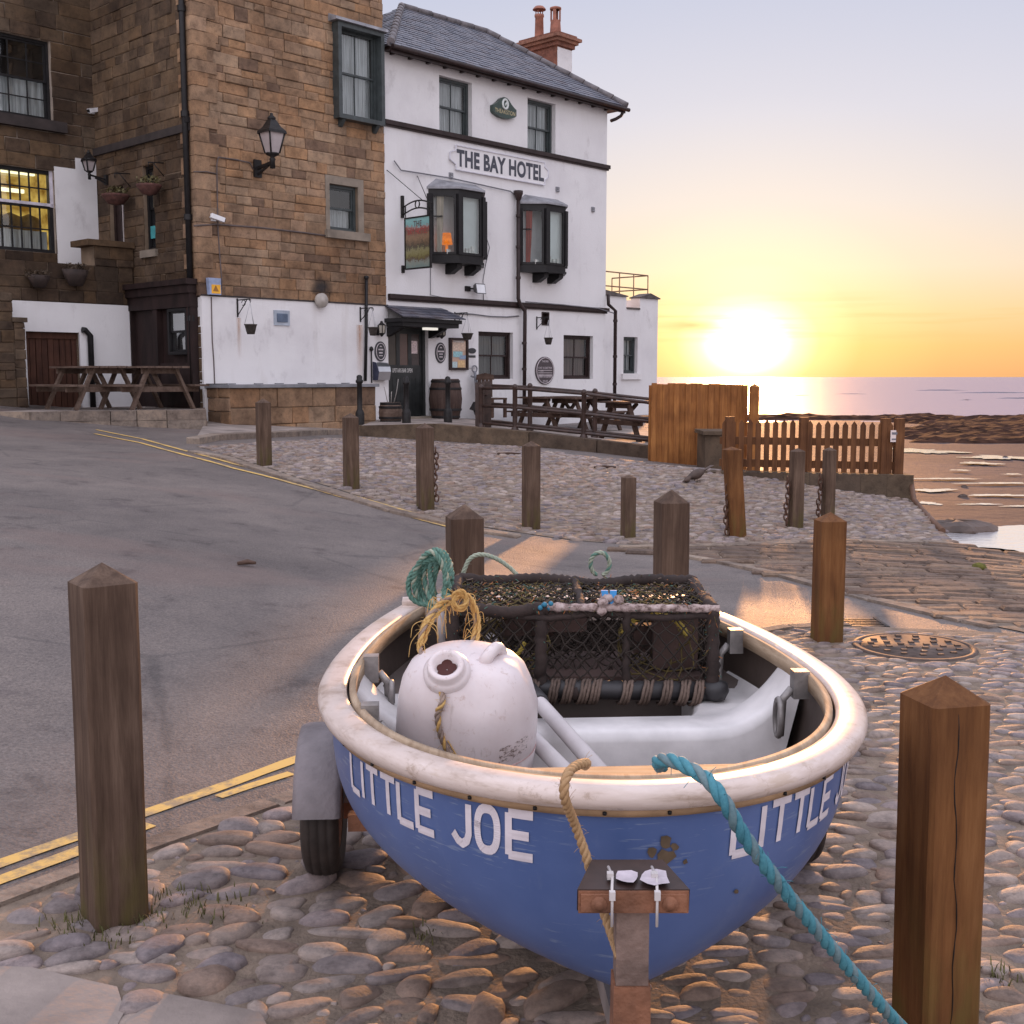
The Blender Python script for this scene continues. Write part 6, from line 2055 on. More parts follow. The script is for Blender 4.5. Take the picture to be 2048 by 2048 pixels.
def lrect(a, b_, c, d):
    pm = (b_ + d) / 2; pc = (a + c) / 2
    return fl(a, pm)[0], fl(c, pm)[0], fl(pc, d)[1], fl(pc, b_)[1]


lu = list(lrect(-60, 62, 103, 240)); lu[2] = fl(60, 236)[1]; lu[3] = fl(60, 74)[1]
ll = list(lrect(-60, 330, 110, 510)); ll[2] = fl(60, 503)[1]; ll[3] = fl(60, 336)[1]
wht = (fl(111, 420)[0], lx1, LZ, fl(150, 318)[1])
mb = MB()
wall_open(mb, lx0, lx1, LZ, HT, [tuple(lu), tuple(ll)], lambda a, d, z: (a, YL + d + .021, z), .22, 1)
stone_wall(mb, lx0, lx1, LZ + 1.0, HT, [tuple(lu), tuple(ll)], lambda a, d, z: (a, YL + d, z), (.20, .30), (.35, .75), 0, .018, rnd)
mb.add([(lx0, YL, HT), (lx1, YL, HT), (lx1, YL + 5, HT), (lx0, YL + 5, HT)], [(0, 1, 2, 3)], 1)
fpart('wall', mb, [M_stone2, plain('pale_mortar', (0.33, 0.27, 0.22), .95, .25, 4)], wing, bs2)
mb = MB(); zt = fl(150, 316)[1]; zs_tep = fl(130, 336)[1]; xst = fl(150, 330)[0]
mb.box(wht[0], xst, YL - .035, YL - .0, LZ, zs_tep); mb.box(xst, lx1 - .09, YL - .035, YL, LZ, zt)
fpart('white_paint_strip', mb, M_white, wing, bs2)
sh = lambda t: (t[0] - lx0, t[1] - lx0, t[2], t[3])
wu = sash(wing, *sh(lu), .10, M_black, 4, 2, 2, half=True, depth=.7)
mb = MB(); mb.box(lu[0] - .1, lu[1] + .22, YL - .12, YL + .05, lu[2] - .2, lu[2] - .003); fpart('sill', mb, plain('dark_ledge', (0.035, 0.026, 0.024), .8, .4, 4), wu, bs2)
# the lit window
t = sh(ll)
m = MB(); y = .08
frame_ring(m, t[0], t[1], t[2], t[3], y, y + .1, .07)
zm = t[2] + (t[3] - t[2]) * .575
m.box(t[0] + .07, t[1] - .07, y + .0, y + .08, zm - .05, zm - .012)
nn = 8
for i in range(1, nn):
    xx = t[0] + .07 + (t[1] - t[0] - .14) * i / nn; m.box(xx - .013, xx + .013, y + .02, y + .05, t[2] + .07, t[3] - .07)
for zz in (t[2] + (t[3] - t[2]) * .29, t[2] + (t[3] - t[2]) * .78): m.box(t[0] + .07, t[1] - .07, y + .021, y + .049, zz - .013, zz + .013)
lw = mk('window', m, M_black, wing)
m = MB(); m.box(t[0] + .02, t[1] - .0, y - .03, y + .02, zm - .010, zm + .045); m.box(t[1] - .06, t[1] + .02, y - .03, y + .018, zm - .02, t[3]); mk('pale_rail', m, plain('lavender_white_paint', (0.55, 0.52, 0.58), .5), lw)
m = MB(); m.add([(t[0] + .07, y + .06, t[2] + .07), (t[1] - .07, y + .06, t[2] + .07), (t[1] - .07, y + .06, t[3] - .07), (t[0] + .07, y + .06, t[3] - .07)], [(0, 1, 2, 3)])
mk('pane', m, M_glass, lw)
m = MB(); d1 = 1.1
for q in ([(t[0], y + d1, t[2]), (t[1], y + d1, t[2]), (t[1], y + d1, t[3]), (t[0], y + d1, t[3])],): m.add(q, [(0, 1, 2, 3)])
for q in ([(t[0], y + .12, t[2]), (t[0], y + d1, t[2]), (t[0], y + d1, t[3]), (t[0], y + .12, t[3])], [(t[1], y + .12, t[2]), (t[1], y + d1, t[2]), (t[1], y + d1, t[3]), (t[1], y + .12, t[3])], [(t[0], y + .12, t[2]), (t[1], y + .12, t[2]), (t[1], y + d1, t[2]), (t[0], y + d1, t[2])]):
    m.add(q, [(0, 1, 2, 3)])
mk('lit_room', m, emit_mat('warm_lit_room', (0.95, 0.62, 0.14), 0.72, (0.30, 0.14, 0.02), 2.0), lw)
m = MB(); m.add([(t[0], y + .12, t[3]), (t[1], y + .12, t[3]), (t[1], y + d1, t[3]), (t[0], y + d1, t[3])], [(0, 1, 2, 3)]); mk('lit_ceiling', m, emit_mat('warm_ceiling', (1.0, 0.72, 0.25), 0.62), lw)
m = MB(); zz = t[2] + (t[3] - t[2]) * .80
for q in (0, 1): m.box(t[0] + .1, t[1] - .15, y + .9 - q * .5, y + .97 - q * .5, zz - .02 + q * .28, zz + .05 + q * .28)
mk('strip_light', m, emit_mat('strip_tube', (1.0, 0.90, 0.55), 2.0), lw)
m = MB(); n = 60; zc_ = t[2] + (t[3] - t[2]) * .27
vs = []
for i in range(n + 1):
    xx = t[0] + .08 + (t[1] - t[0] - .16) * i / n; yy = y + .16 + .02 * math.sin(i * .9); vs += [(xx, yy, t[2] + .07), (xx, yy, zc_)]
m.add(vs, [(2 * i, 2 * i + 2, 2 * i + 3, 2 * i + 1) for i in range(n)], 0, True); mk('curtain', m, M_curtain, lw)
m = MB()
for i, xx in enumerate((.35, .8, 1.25, 1.7)):
    c = (t[0] + (t[1] - t[0]) * xx / 2, y + .55, zc_ - .05); m.lathe([(0, 0), (.16, .02), (.24, .18), (.18, .34), (0, .42)], 9, c)
mk('indoor_furniture', m, plain('dim_furniture', (0.14, 0.085, 0.03), .7, .5, 7), lw)
x, z = fl(182, 223); camera_box((x, YL - .02, z), -1, 'white security camera on the side wing near the inner corner')
# small hanging baskets by the side door of the return wall
for (px, py, w_, lab) in ((233, 392, .30, 'dark planted basket hanging over the narrow side door'), (300, 372, .26, 'dark planted basket hanging in front of the narrow side window')):
    y, z = side(px, py, XC - .3)
    s = fthing('hanging_basket', lab, 'hanging basket', (XC - .03, y, z + .2))
    bq = (XC - .03, y, z + .2)
    mb = MB(); mb.tube([(XC - .0, y, z + .45), (XC - .32, y, z + .42), (XC - .32, y, z + .34)], .012, 6); mb.tube([(XC, y, z + .2), (XC - .22, y, z + .42)], .01, 6); fpart('bracket', mb, M_iron, s, bq)
    mb = MB(); mb.lathe([(0, -.18), (w_ * .5, -.15), (w_ * .85, -.02), (w_ * .9, .02), (0, .03)], 14, (XC - .32, y, z)); fpart('basket', mb, plain('rusty_basket', (0.10, 0.042, 0.035), .9, .5, 12), s, bq)
    mb = MB()
    for i in range(160):
        a = rnd.uniform(0, 6.28); q = rnd.uniform(0, w_ * .85); p = Vector((XC - .32 + q * math.cos(a), y + q * math.sin(a), z + rnd.uniform(.0, .16) * (1 - q)))
        d = Vector((rnd.uniform(-1, 1), rnd.uniform(-1, 1), rnd.uniform(-.4, 1))) * .045; e = Vector((rnd.uniform(-1, 1), rnd.uniform(-1, 1), rnd.uniform(-1, 1))) * .025
        mb.add([p, p + d + e, p + d * 1.6, p + d - e], [(0, 1, 2, 3)])
    fpart('foliage', mb, plain('dull_basket_leaves', (0.10, 0.085, 0.03), .7, .5, 20), s, bq)

# terrace wall in front of the wing, with landing block, white lower wall and cellar door
TY = YL - 1.35
tr = lambda px, py: fac(px, py, TY)
tx0_, tx1_ = tr(-330, 560)[0], XC - .02
tzt_ = tr(130, 527)[1]; twt = tr(150, 606)[1]
base = (tx0_, TY, 0)
s = fthing('terrace_wall', 'rough stone terrace wall with a white painted lower face and cellar door', 'wall', base)
cd = list(rect(53, 664, 160, 790, TY)); cd[2] = 0.9
mb = MB()
wall_open(mb, tx0_, tx1_, .3, tzt_, [tuple(cd)], lambda a, d, z: (a, TY + d + .02, z), .25, 1)
stone_wall(mb, tx0_, tx1_, twt, tzt_, [], lambda a, d, z: (a, TY + d, z), (.14, .24), (.25, .6), 0, .03, rnd)
mb.add([(tx0_, TY, tzt_), (tx1_, TY, tzt_), (tx1_, YL, tzt_), (tx0_, YL, tzt_)], [(0, 1, 2, 3)], 1)
lbx0 = tr(189, 540)[0]; lbz = tr(220, 494)[1]
stone_wall(mb, lbx0, tx1_, tzt_ - .0, lbz, [], lambda a, d, z: (a, TY - .02 + d, z), (.12, .2), (.25, .5), 0, .03, rnd)
mb.box(lbx0 + .02, tx1_, TY + .01, TY + .55, tzt_, lbz - .005, 1)
mb.box(lbx0 - .16, tx1_, TY - .10, TY + .60, lbz, lbz + .11, 0)
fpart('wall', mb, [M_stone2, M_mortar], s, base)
mb = MB(); wx0 = tr(26, 700)[0]
wall_open(mb, wx0, tx1_, .3, twt - .004, [tuple(cd)], lambda a, d, z: (a, TY - .03 + d, z), .28, 0)
fpart('white_face', mb, M_white, s, base)
mb = MB(); n = 9
for i in range(n):
    w_ = (cd[1] - cd[0]) / n; mb.box(cd[0] + i * w_ + .006, cd[0] + (i + 1) * w_ - .006, TY + .10 + .006 * (i % 2), TY + .14, cd[2], cd[3])
mb.box(cd[0], cd[1], TY + .141, TY + .16, cd[2], cd[3]); mb.box(cd[0], cd[1], TY + .07, TY + .099, cd[3] - .12, cd[3])
fpart('cellar_door', mb, wood('dark_red_door', (0.045, 0.018, 0.012), (0.075, 0.030, 0.018), (0.10, 0.042, 0.026)), s, base)
mb = MB(); xx0, zz0 = tr(160, 660); xx1 = tr(178, 720)[0]
mb.tube([(xx0, TY - .09, zz0), (xx1 - .1, TY - .09, zz0), (xx1, TY - .09, zz0 - .1), (xx1, TY - .09, .95)], .055, 10)
fpart('black_pipe', mb, M_black, s, base)
# wall planters on the terrace
for (a, b_, c, d, lab) in ((52, 551, 98, 575, 'dark half round planter, the left one on the rough terrace wall'), (122, 540, 174, 572, 'planted dark trough, the right one on the rough terrace wall')):
    x0, x1, z0, z1 = rect(a, b_, c, d, TY - .1); mb = MB(); xm = (x0 + x1) / 2; r_ = (x1 - x0) / 2
    s2 = fthing('wall_planter', lab, 'planter', (xm, TY, z0))
    mb.lathe([(0, 0), (r_ * .5, 0), (r_ * .85, (z1 - z0) * .6), (r_, z1 - z0), (r_ * .9, z1 - z0), (0, (z1 - z0) * .9)], 18, (xm, TY - .16, z0), sy=.6)
    fpart('trough', mb, plain('planter_dark', (0.035, 0.022, 0.018), .8, .4, 8), s2, (xm, TY, z0))
    mb = MB()
    for i in range(120):
        p = Vector((xm + rnd.uniform(-r_, r_) * .9, TY - .16 + rnd.uniform(-.12, .12), z1 + rnd.uniform(-.05, .08))); dd_ = Vector((rnd.uniform(-1, 1), rnd.uniform(-1, 1), rnd.uniform(-.2, 1))) * .05; e = Vector((rnd.uniform(-1, 1), rnd.uniform(-1, 1), rnd.uniform(-1, 1))) * .02
        mb.add([p, p + dd_ + e, p + dd_ * 1.6, p + dd_ - e], [(0, 1, 2, 3)])
    fpart('dry_plants', mb, plain('dry_plants', (0.055, 0.035, 0.02), .8, .5, 20), s2, (xm, TY, z0))
# rough stone pier and side wall at the picture's left edge
PYY = TY - .55
pr_ = lambda px, py: fac(px, py, PYY)
base = (pr_(10, 700)[0], PYY, .6)
s = fthing('stone_pier', 'rough stone gate pier stepping up at the far left of the terrace wall', 'pier', base)
mb = MB(); a0, a1, a2 = pr_(-250, 700)[0], pr_(24, 600)[0], pr_(51, 700)[0]
zA, zB5 = pr_(10, 585)[1], pr_(35, 644)[1]
stone_wall(mb, a0, a1, .6, zA, [], lambda a, d, z: (a, PYY + d, z), (.13, .22), (.2, .5), 0, .03, rnd)
stone_wall(mb, a1, a2, .6, zB5, [], lambda a, d, z: (a, PYY + d, z), (.13, .22), (.2, .4), 0, .03, rnd)
mb.box(a0, a1 - .003, PYY + .02, TY, .6, zA - .01, 1); mb.box(a1 - .002, a2 - .01, PYY + .02, TY, .6, zB5 - .01, 1)
mb.box(a1 - .03, a2 + .04, PYY - .05, PYY + .5, zB5, zB5 + .08, 0)
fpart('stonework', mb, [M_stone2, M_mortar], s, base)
# ================================================================== pavements, terrace and ramp in front of the houses
PAVE_Z = 0.97
mb = MB()
p0 = at_z(-250, 822, PAVE_Z); p1 = at_z(60, 826, PAVE_Z); p2 = at_z(120, 824, PAVE_Z); p3 = at_z(412, 821, PAVE_Z)
pw = W(XC + .02, 0, 0); pw2 = W(XC + .02, 5.0, 0); pw3 = W(XC - 9.0, 5.0, 0)
pave = [(p.x, p.y) for p in (p0, p1, p2, p3)] + [(pw.x, pw.y), (pw2.x, pw2.y), (pw3.x, pw3.y)]
sheet(pave, 0.0, 0.4, zf=lambda x, y: np.full(np.shape(x), PAVE_Z), mb=mb)
struct('raised_pavement', mb, M_paving)
mb = MB()
rk = random.Random(3)
edge = [Vector((p.x, p.y)) for p in (p0, p1, p2, p3)] + [Vector((pw.x, pw.y))]
for a, b in zip(edge[:-1], edge[1:]):
    d = (b - a); L = d.length; d.normalize(); n_ = Vector((d.y, -d.x))
    t = 0
    while t < L:
        l = min(rk.uniform(.4, .85), L - t)
        if L - t - l < .2: l = L - t
        for (z0, z1) in ((PAVE_Z - .62, PAVE_Z - .16), (PAVE_Z - .155, PAVE_Z + .012)):
            q0 = a + d * (t + .006); q1 = a + d * (t + l - .006); o_ = rk.uniform(.0, .03)
            v = [q0 + n_ * o_, q1 + n_ * o_, q1 - n_ * .18, q0 - n_ * .18]
            mb.hexa([(p.x, p.y, z0) for p in v] + [(p.x, p.y, z1 + rk.uniform(-.006, .006)) for p in v])
        t += l
struct('pavement_kerb', mb, M_kerbs)

# strip of pavement in front of the plinth with a low kerb towards the cobbles
mb = MB()
strip = [gxy(p, q) for p, q in [(413, 852), (380, 890), (395, 888), (430, 876), (560, 872), (735, 866)]]
sw1 = W(0, -.05, 0); sw0 = W(XC, -.05, 0)
strip = [gxy(392, 884), gxy(440, 874), gxy(560, 870), gxy(735, 864), (sw1.x, sw1.y), (sw0.x, sw0.y)]
sheet(strip, 0.06, 0.4, mb=mb, skirt=.3)
struct('pavement', mb, M_paving)
mb = MB()
kerb_line(mb, [gxy(p, q) for p, q in [(386, 888), (440, 878), (560, 874), (735, 867)]], 0.2, 0.09, 1.0)
struct('pavement_edge', mb, M_kerbs)

TZ = 0.64
A0 = at_z(722, 851, TZ + .02); A1 = at_z(868, 847, TZ + .02); A2 = at_z(1060, 864, .55); A3 = at_z(1338, 897, .32); A4 = at_z(1420, 902, .32)
hl = W(-.3, -.02, 0); hr = W(hx1 + 2.2, -.02, 0)
TER = [(A0.x, A0.y), (A1.x, A1.y), (A2.x, A2.y), (A3.x, A3.y), (A4.x, A4.y), (A4.x + .5, A4.y + 3.0), (hr.x + .6, hr.y), (hl.x, hl.y)]
mb = MB()


def ter_z(x, y):
    """flat by the hotel, falling along the ramp at the street side"""
    x = np.asarray(x, float); y = np.asarray(y, float)
    t = np.clip((x - A1.x) / (A3.x - A1.x), 0, 1.1)
    edge_y = A1.y + (A3.y - A1.y) * t
    ze = TZ + .02 - t * (TZ + .02 - .32)
    zb = TZ + .02 - np.clip(t * 2.2 - .35, 0, 1) * (TZ + .02 - .32)
    k = np.clip((y - edge_y - 1.30) / 0.10, 0, 1)
    return ze + (np.minimum(zb, ze) - ze) * k


sheet(TER, 0.0, 0.12, zf=ter_z, mb=mb)
struct('terrace', mb, M_paving)
mb = MB(); pts = [A0, A1, A2, A3, A4]
M_ramp = stone_mat('ramp_stone', _sc([(0.20, 0.145, 0.10), (0.165, 0.12, 0.085), (0.23, 0.165, 0.115), (0.145, 0.105, 0.08)], .68), nscale=3, bump=.6, dirt=.6)
for a, b in zip(pts[:-1], pts[1:]):
    d = (b - a); L = d.length; k = max(1, int(L / 1.1))
    for i in range(k):
        q0 = a.lerp(b, (i + .006) / k); q1 = a.lerp(b, (i + .994) / k); dd = (q1 - q0); dd.z = 0; dd.normalize(); n_ = Vector((dd.y, -dd.x, 0)); o_ = rk.uniform(.03, .05)
        v = [q0 + n_ * o_, q1 + n_ * o_, q1 - n_ * .22, q0 - n_ * .22]
        mb.hexa([(p.x, p.y, gzf(p.x, p.y) - .3) for p in v] + [(p.x, p.y, p.z + rk.uniform(-.004, .006)) for p in v])
        v = [q0 + n_ * .08, q1 + n_ * .08, q1 - n_ * .05, q0 - n_ * .05]
cen = (A1 + A3) / 2
tag(mk('ramp_wall', mb, M_ramp, base=tuple(cen)), 'low dressed stone retaining wall that slopes down along the railed ramp', 'wall')
a = A4; mb = MB()
q = at_y(1411, 870, 18.2); q2 = at_y(1462, 870, 18.2); gq = gzf(q.x, q.y)
mb.box(q.x, q2.x, 18.2, 19.0, gq - .3, q.z); mb.box(q.x - .04, q2.x + .04, 18.15, 19.05, q.z + .002, q.z + .06)
tag(mk('stone_block', mb, M_ramp, base=(q.x, 18.2, gq)), 'squat dark stone block where the ramp wall meets the fence', 'block')

# railings on both sides of the ramp
M_rail = plain('tarred_rail', (0.045, 0.024, 0.018), .5, .5, 10, bump=.25, bscale=30)


def railing(posts, heights, label, rails=(0.93, 0.52, 0.12)):
    b0 = posts[0]; s = thing('ramp_railing', label, 'railing', tuple(b0))
    for p, h in zip(posts, heights):
        m = MB(); x, y, z = Vector(p) - Vector(b0)
        m.lathe([(.045, 0), (.045, h - .06), (.052, h - .05), (.05, h - .02), (.03, h + .01), (0, h + .02)], 10, (x, y, z - .0))
        m.lathe([(.075, 0), (.07, .05), (.045, .09)], 10, (x, y, z))
        mk('post', m, M_rail, s)
    for f_ in rails:
        m = MB()
        m.tube([Vector(p) - Vector(b0) + Vector((0, 0, h * f_)) for p, h in zip(posts, heights)], .028, 8)
        mk('rail', m, M_rail, s)
    return s


def on_line(px, a, b):
    r = ray(px, 800); d = b - a
    t = (a.y * r.x - a.x * r.y) / (d.x * r.y - d.y * r.x)
    return a + d * t


inn = Vector((0.03, 0.10, 0))
near = [on_line(p, A1 + inn, A3 + inn) for p in (962, 1030, 1168, 1311)]
H_ = [.80, .86, .87, .80]
railing(near, H_, 'dark post and rail railing on the ramp wall nearest the cobbles')
off = Vector((.15, 1.15, 0))
fa, fb = A1 + off, A3 + off
farp = [on_line(p, fa, fb) for p in (972, 1060, 1190, 1328)]
farp = [Vector((p.x, p.y, float(ter_z(np.array([p.x]), np.array([p.y]))[0]))) for p in farp]
railing(farp, [.86, .90, .90, .86], 'second dark railing on the hotel side of the ramp')
gp = on_line(952, A1 + inn * 2, A3 + inn * 2); mb = MB()
mb.box(gp.x - .02, gp.x + .15, gp.y + .1, gp.y + .24, gp.z - .02, gp.z + .84); mb.box(gp.x + .10, gp.x + .28, gp.y + .42, gp.y + .52, gp.z - .02, gp.z + .86)
mb.tube([(gp.x + .08, gp.y + .24, gp.z + .6), (gp.x + .18, gp.y + .42, gp.z + .6)], .02, 6)
tag(mk('gate_post', mb, M_rail, base=(gp.x + .06, gp.y + .2, gp.z)), 'pair of broad dark gate timbers at the top of the ramp', 'gate post')


# ------------------------------------------------------------------ picnic tables
M_table = wood('weathered_table', (0.085, 0.055, 0.042), (0.145, 0.098, 0.075), (0.20, 0.145, 0.115), axis=0, scale=.8)
M_table2 = wood('dark_table', (0.050, 0.028, 0.020), (0.085, 0.050, 0.036), (0.125, 0.078, 0.058), axis=0, scale=.8)


def picnic(name, loc, rz, label, m, L=1.55, group=None, height=.76):
    s = thing(name, label, 'picnic table', loc, rz, group)
    t = MB()
    for i in range(5):
        y = -.34 + i * .17; t.box(-L / 2, L / 2, y - .079, y + .079, height - .035, height + rk.uniform(-.003, .003))
    mk('tabletop', t, m, s)
    for sg in (-1, 1):
        b = MB()
        for i in range(2): b.box(-L / 2, L / 2, sg * .66 + (i - .5) * .15 - .07, sg * .66 + (i - .5) * .15 + .07, height * .58 - .035, height * .58)
        mk('seat', b, m, s)
    for ex in (-L / 2 + .22, L / 2 - .22):
        f = MB()
        for sg in (-1, 1): f.beam((ex, sg * .26, height - .04), (ex, sg * .60, 0.0), .05, .095, up=(1, 0, 0))
        f.box(ex - .075, ex - .026, -.36, .36, height - .13, height - .037)
        f.box(ex - .075, ex - .026, -.74, .74, height * .58 - .13, height * .58 - .037)
        f.beam((ex * .9, 0, height * .52), (ex * .35, 0, height - .05), .06, .06)
        mk('leg_frame', f, m, s)
    return s


vrot = math.atan2(VO.y, VO.x)
pa = at_y(217, 812, 20.5)
va = Vector((VO.x, VO.y, 0))
ca_ = pa - va * .55; picnic('picnic_table', (ca_.x, ca_.y, PAVE_Z + .003), vrot, 'brown picnic table in front of the dark cellar door, the left of two', M_table, group='picnic tables on the raised pavement')
pb = at_y(326, 814, 20.55); cb_ = pb - va * .55
picnic('picnic_table', (cb_.x, cb_.y, PAVE_Z + .003), vrot, 'brown picnic table in front of the dark timber shop bay', M_table, group='picnic tables on the raised pavement')
def ft(x, y):
    p = W(x, y, 0); return (p.x, p.y, float(ter_z(np.array([p.x]), np.array([p.y]))[0]) + .004)


def onter(px, Y):
    p = at_y(px, 800, Y); return (p.x, Y, float(ter_z(np.array([p.x]), np.array([Y]))[0]) + .004)
xq = fac(1035, 800)[0]
picnic('picnic_table', ft(xq, -1.2), FRZ, 'dark picnic table against the white hotel wall under the round plaque', M_table2, L=1.7, group='picnic tables behind the ramp railing')
xq = fac(1150, 800, -1.6)[0]
picnic('picnic_table', ft(xq + .35, -1.55), FRZ + .05, 'dark picnic table behind the middle of the ramp railing', M_table2, L=1.7, group='picnic tables behind the ramp railing')
picnic('picnic_table', onter(1292, 22.6), FRZ - .25, 'dark picnic table at the seaward end near the tall board fence', M_table2, L=1.7, group='picnic tables behind the ramp railing')
# slatted chair by the gate post
pc = at_z(984, 835, TZ); s = thing('slatted_chair', 'dark slatted wooden chair behind the gate timbers', 'chair', (pc.x, pc.y, TZ), FRZ)
mb = MB(); mb.box(-.24, .24, -.24, .22, .40, .44); mk('seat', mb, M_table2, s)
mb = MB()
for i in range(4): mb.box(-.22 + i * .12, -.14 + i * .12, .20, .23, .45, .90)
mb.prism([(-.27, .84), (.27, .84), (.25, .95), (0, .99), (-.25, .95)], lambda a, b, d: (a, d, b), .235, .195); mk('backrest', mb, M_table2, s)
for sx_, sy_ in ((-1, -1), (1, -1), (-1, 1), (1, 1)):
    mb = MB(); mb.box(sx_ * .21 - .03, sx_ * .21 + .03, sy_ * .2 - .03, sy_ * .2 + .03, 0, .40); mk('leg', mb, M_table2, s)

# sandwich board
pz = at_z(234, 797, PAVE_Z); pz = pz + Vector((0.0, .6, 0)); s = thing('sandwich_board', 'white sandwich board in a dark frame standing behind the picnic tables', 'sign', (pz.x, pz.y, PAVE_Z), .15)
mb = MB(); fr = MB(); frame_ring(fr, -.31, .31, .02, .80, -.015, .015, .03)
mb.add([(x, y + (z * .22 - .18), z) for x, y, z in fr.v], fr.f); mb.add([(x, -y - (z * .22 - .18), z) for x, y, z in fr.v], fr.f); mk('frame', mb, M_black, s)
mb = MB(); mb.hexa([(x, y + (z * .22 - .18), z) for x, y, z in [(-.28, -.006, .05), (.28, -.006, .05), (.28, .006, .05), (-.28, .006, .05), (-.28, -.006, .77), (.28, -.006, .77), (.28, .006, .77), (-.28, .006, .77)]])
mk('panel', mb, plain('white_panel', (0.70, 0.70, 0.74), .5, .08), s)
mb = MB()
for z, w_ in ((.64, .34), (.60, .2), (.40, .42), (.22, .3), (.17, .36), (.12, .3)): mb.hexa([(x, y + (zz * .22 - .18), zz) for x, y, zz in [(-w_ / 2, -.010, z), (w_ / 2, -.010, z), (w_ / 2, -.0075, z), (-w_ / 2, -.0075, z), (-w_ / 2, -.010, z + .016), (w_ / 2, -.010, z + .016), (w_ / 2, -.0075, z + .016), (-w_ / 2, -.0075, z + .016)]])
mk('print', mb, plain('grey_print', (0.16, 0.16, 0.19), .6), s)

# barrels, planter, black bollards, anchor by the hotel door
M_barrel = wood('dark_barrel', (0.040, 0.024, 0.020), (0.070, 0.042, 0.034), (0.10, 0.066, 0.052), axis=2)
def barrel(loc, r_, h, name, label, cat, m=M_barrel, plant=False):
    s = thing(name, label, cat, loc)
    mb = MB(); mb.lathe([(r_ * .80, 0), (r_ * .93, h * .22), (r_, h * .5), (r_ * .93, h * .78), (r_ * .80, h), (r_ * .74, h), (r_ * .74, h - .04), (0, h - .04)], 24); mk('staves', mb, m, s)
    for k in (.06, .24, .76, .94):
        q = r_ * (.80 + .20 * math.sin(math.pi * k) ** .8) + .006
        mb = MB(); mb.lathe([(q, h * k - .025), (q + .003, h * k), (q, h * k + .025)], 24); mk('hoop', mb, M_iron, s)
    return s


x, _ = fac(893, 800, -.45); bp = W(x, -.42, TZ + .0); barrel(tuple(bp), .36, .86, 'barrel', 'large dark brown barrel against the white wall right of the hotel door', 'barrel')
x, _ = fac(778, 830, -1.0); bp = W(x, -1.05, TZ); s = barrel(tuple(bp), .24, .40, 'half_barrel_planter', 'small brown half barrel planter beside the end of the stone bench', 'planter', M_table)
for i, (a, b_) in enumerate(((-.1, .35), (.12, .5), (.02, .25))):
    mb = MB(); mb.tube([(a * .5, 0, .36), (a, .02, .6), (a * 1.3, .05, .36 + b_)], .008, 5); mk('bare_stem', mb, plain('bare_stem', (0.30, 0.27, 0.25), .7), s)
for (px, pt, pbm, lab) in ((720, 750, 848, 'slim black bollard in front of the stone bench end'), (813, 753, 846, 'slim black bollard in front of the hotel door'), (896, 753, 843, 'slim black bollard in front of the large barrel')):
    p = at_z(px, pbm, TZ + .02); h = at_y(px, pt, p.y).z - TZ
    mb = MB(); mb.lathe([(.085, 0), (.085, .22), (.07, .26), (.05, .30), (.048, h - .16), (.07, h - .14), (.07, h - .10), (.052, h - .08), (.055, h - .03), (.03, h), (0, h + .005)], 14, (p.x, p.y, TZ))
    tag(mk('bollard', mb, M_iron, base=(p.x, p.y, TZ)), lab, 'bollard', 'black bollards by the hotel door')
x, _ = fac(948, 800, -.25)
s = fthing('anchor', 'grey iron anchor leaning on the white wall beside the gate timbers', 'anchor', (x, -.3, TZ)); mb = MB()
mb.tube([(-.12, -.22, .10), (.16, .18, 1.02)], [.045, .032], 8)
mk('shank', mb, plain('grey_iron', (0.20, 0.20, 0.22), .5, .3, 8), s); mb = MB()
mb.tube([(.19 + .075 * math.cos(q), .22, 1.08 + .075 * math.sin(q)) for q in np.linspace(0, 6.28, 15)[:-1]], .016, 6, closed=True); mk('ring', mb, MATS['grey_iron'], s)
mb = MB(); mb.tube([(.02, .16, .92), (.32, .16, .86)], .022, 6); mk('stock', mb, MATS['grey_iron'], s)
mb = MB(); mb.tube([(-.36, -.30, .26), (-.26, -.28, .09), (-.12, -.24, .04), (.06, -.22, .06), (.16, -.2, .20)], .035, 8)
mb.prism([(-.46, .20), (-.30, .16), (-.34, .36)], lambda a, b, d: (a, d, b), -.33, -.27); mb.prism([(.08, .14), (.24, .12), (.16, .30)], lambda a, b, d: (a, d, b), -.23, -.17); mk('flukes', mb, M_iron, s)

# ------------------------------------------------------------------ board fence, picket fence, low wall by the slip
M_fence = wood('flare_orange_boards', (0.20, 0.075, 0.022), (0.33, 0.13, 0.035), (0.44, 0.19, 0.055), axis=2)  # orange of the sun's flare painted into the board colour
M_picket = wood('tarred_picket', (0.085, 0.034, 0.014), (0.15, 0.062, 0.024), (0.21, 0.092, 0.036), axis=2)
FY = 19.4
q0 = at_y(1303, 767, FY); q1 = at_y(1497, 769, FY); gz0 = min(gzf(q0.x, FY), gzf(q1.x, FY)) - .1
s = thing('board_fence', 'tall close boarded orange brown fence at the seaward end of the terrace', 'fence', (q0.x, FY, gz0))
mb = MB(); n = 17
for i in range(n):
    w_ = (q1.x - q0.x) / n; x = i * w_; zt = q0.z + (q1.z - q0.z) * i / n - gz0 + rk.uniform(-.01, .01)
    mb.box(x - (.012 if i % 2 else -.003), x + w_ + (.012 if i % 2 else -.003), .024 * (i % 2), .022 + .024 * (i % 2), 0.0, zt)
mk('boards', mb, M_fence, s); mb = MB()
for z in (.35, 1.15): mb.box(0, q1.x - q0.x, .048, .09, z, z + .09)
mk('rail', mb, M_fence, s)
for px in (1306, 1400, 1492): mb = MB(); x = at_y(px, 800, FY).x - q0.x; mb.box(x - .05, x + .05, .092, .19, 0, q0.z - gz0 - .03); mk('post', mb, M_fence, s)
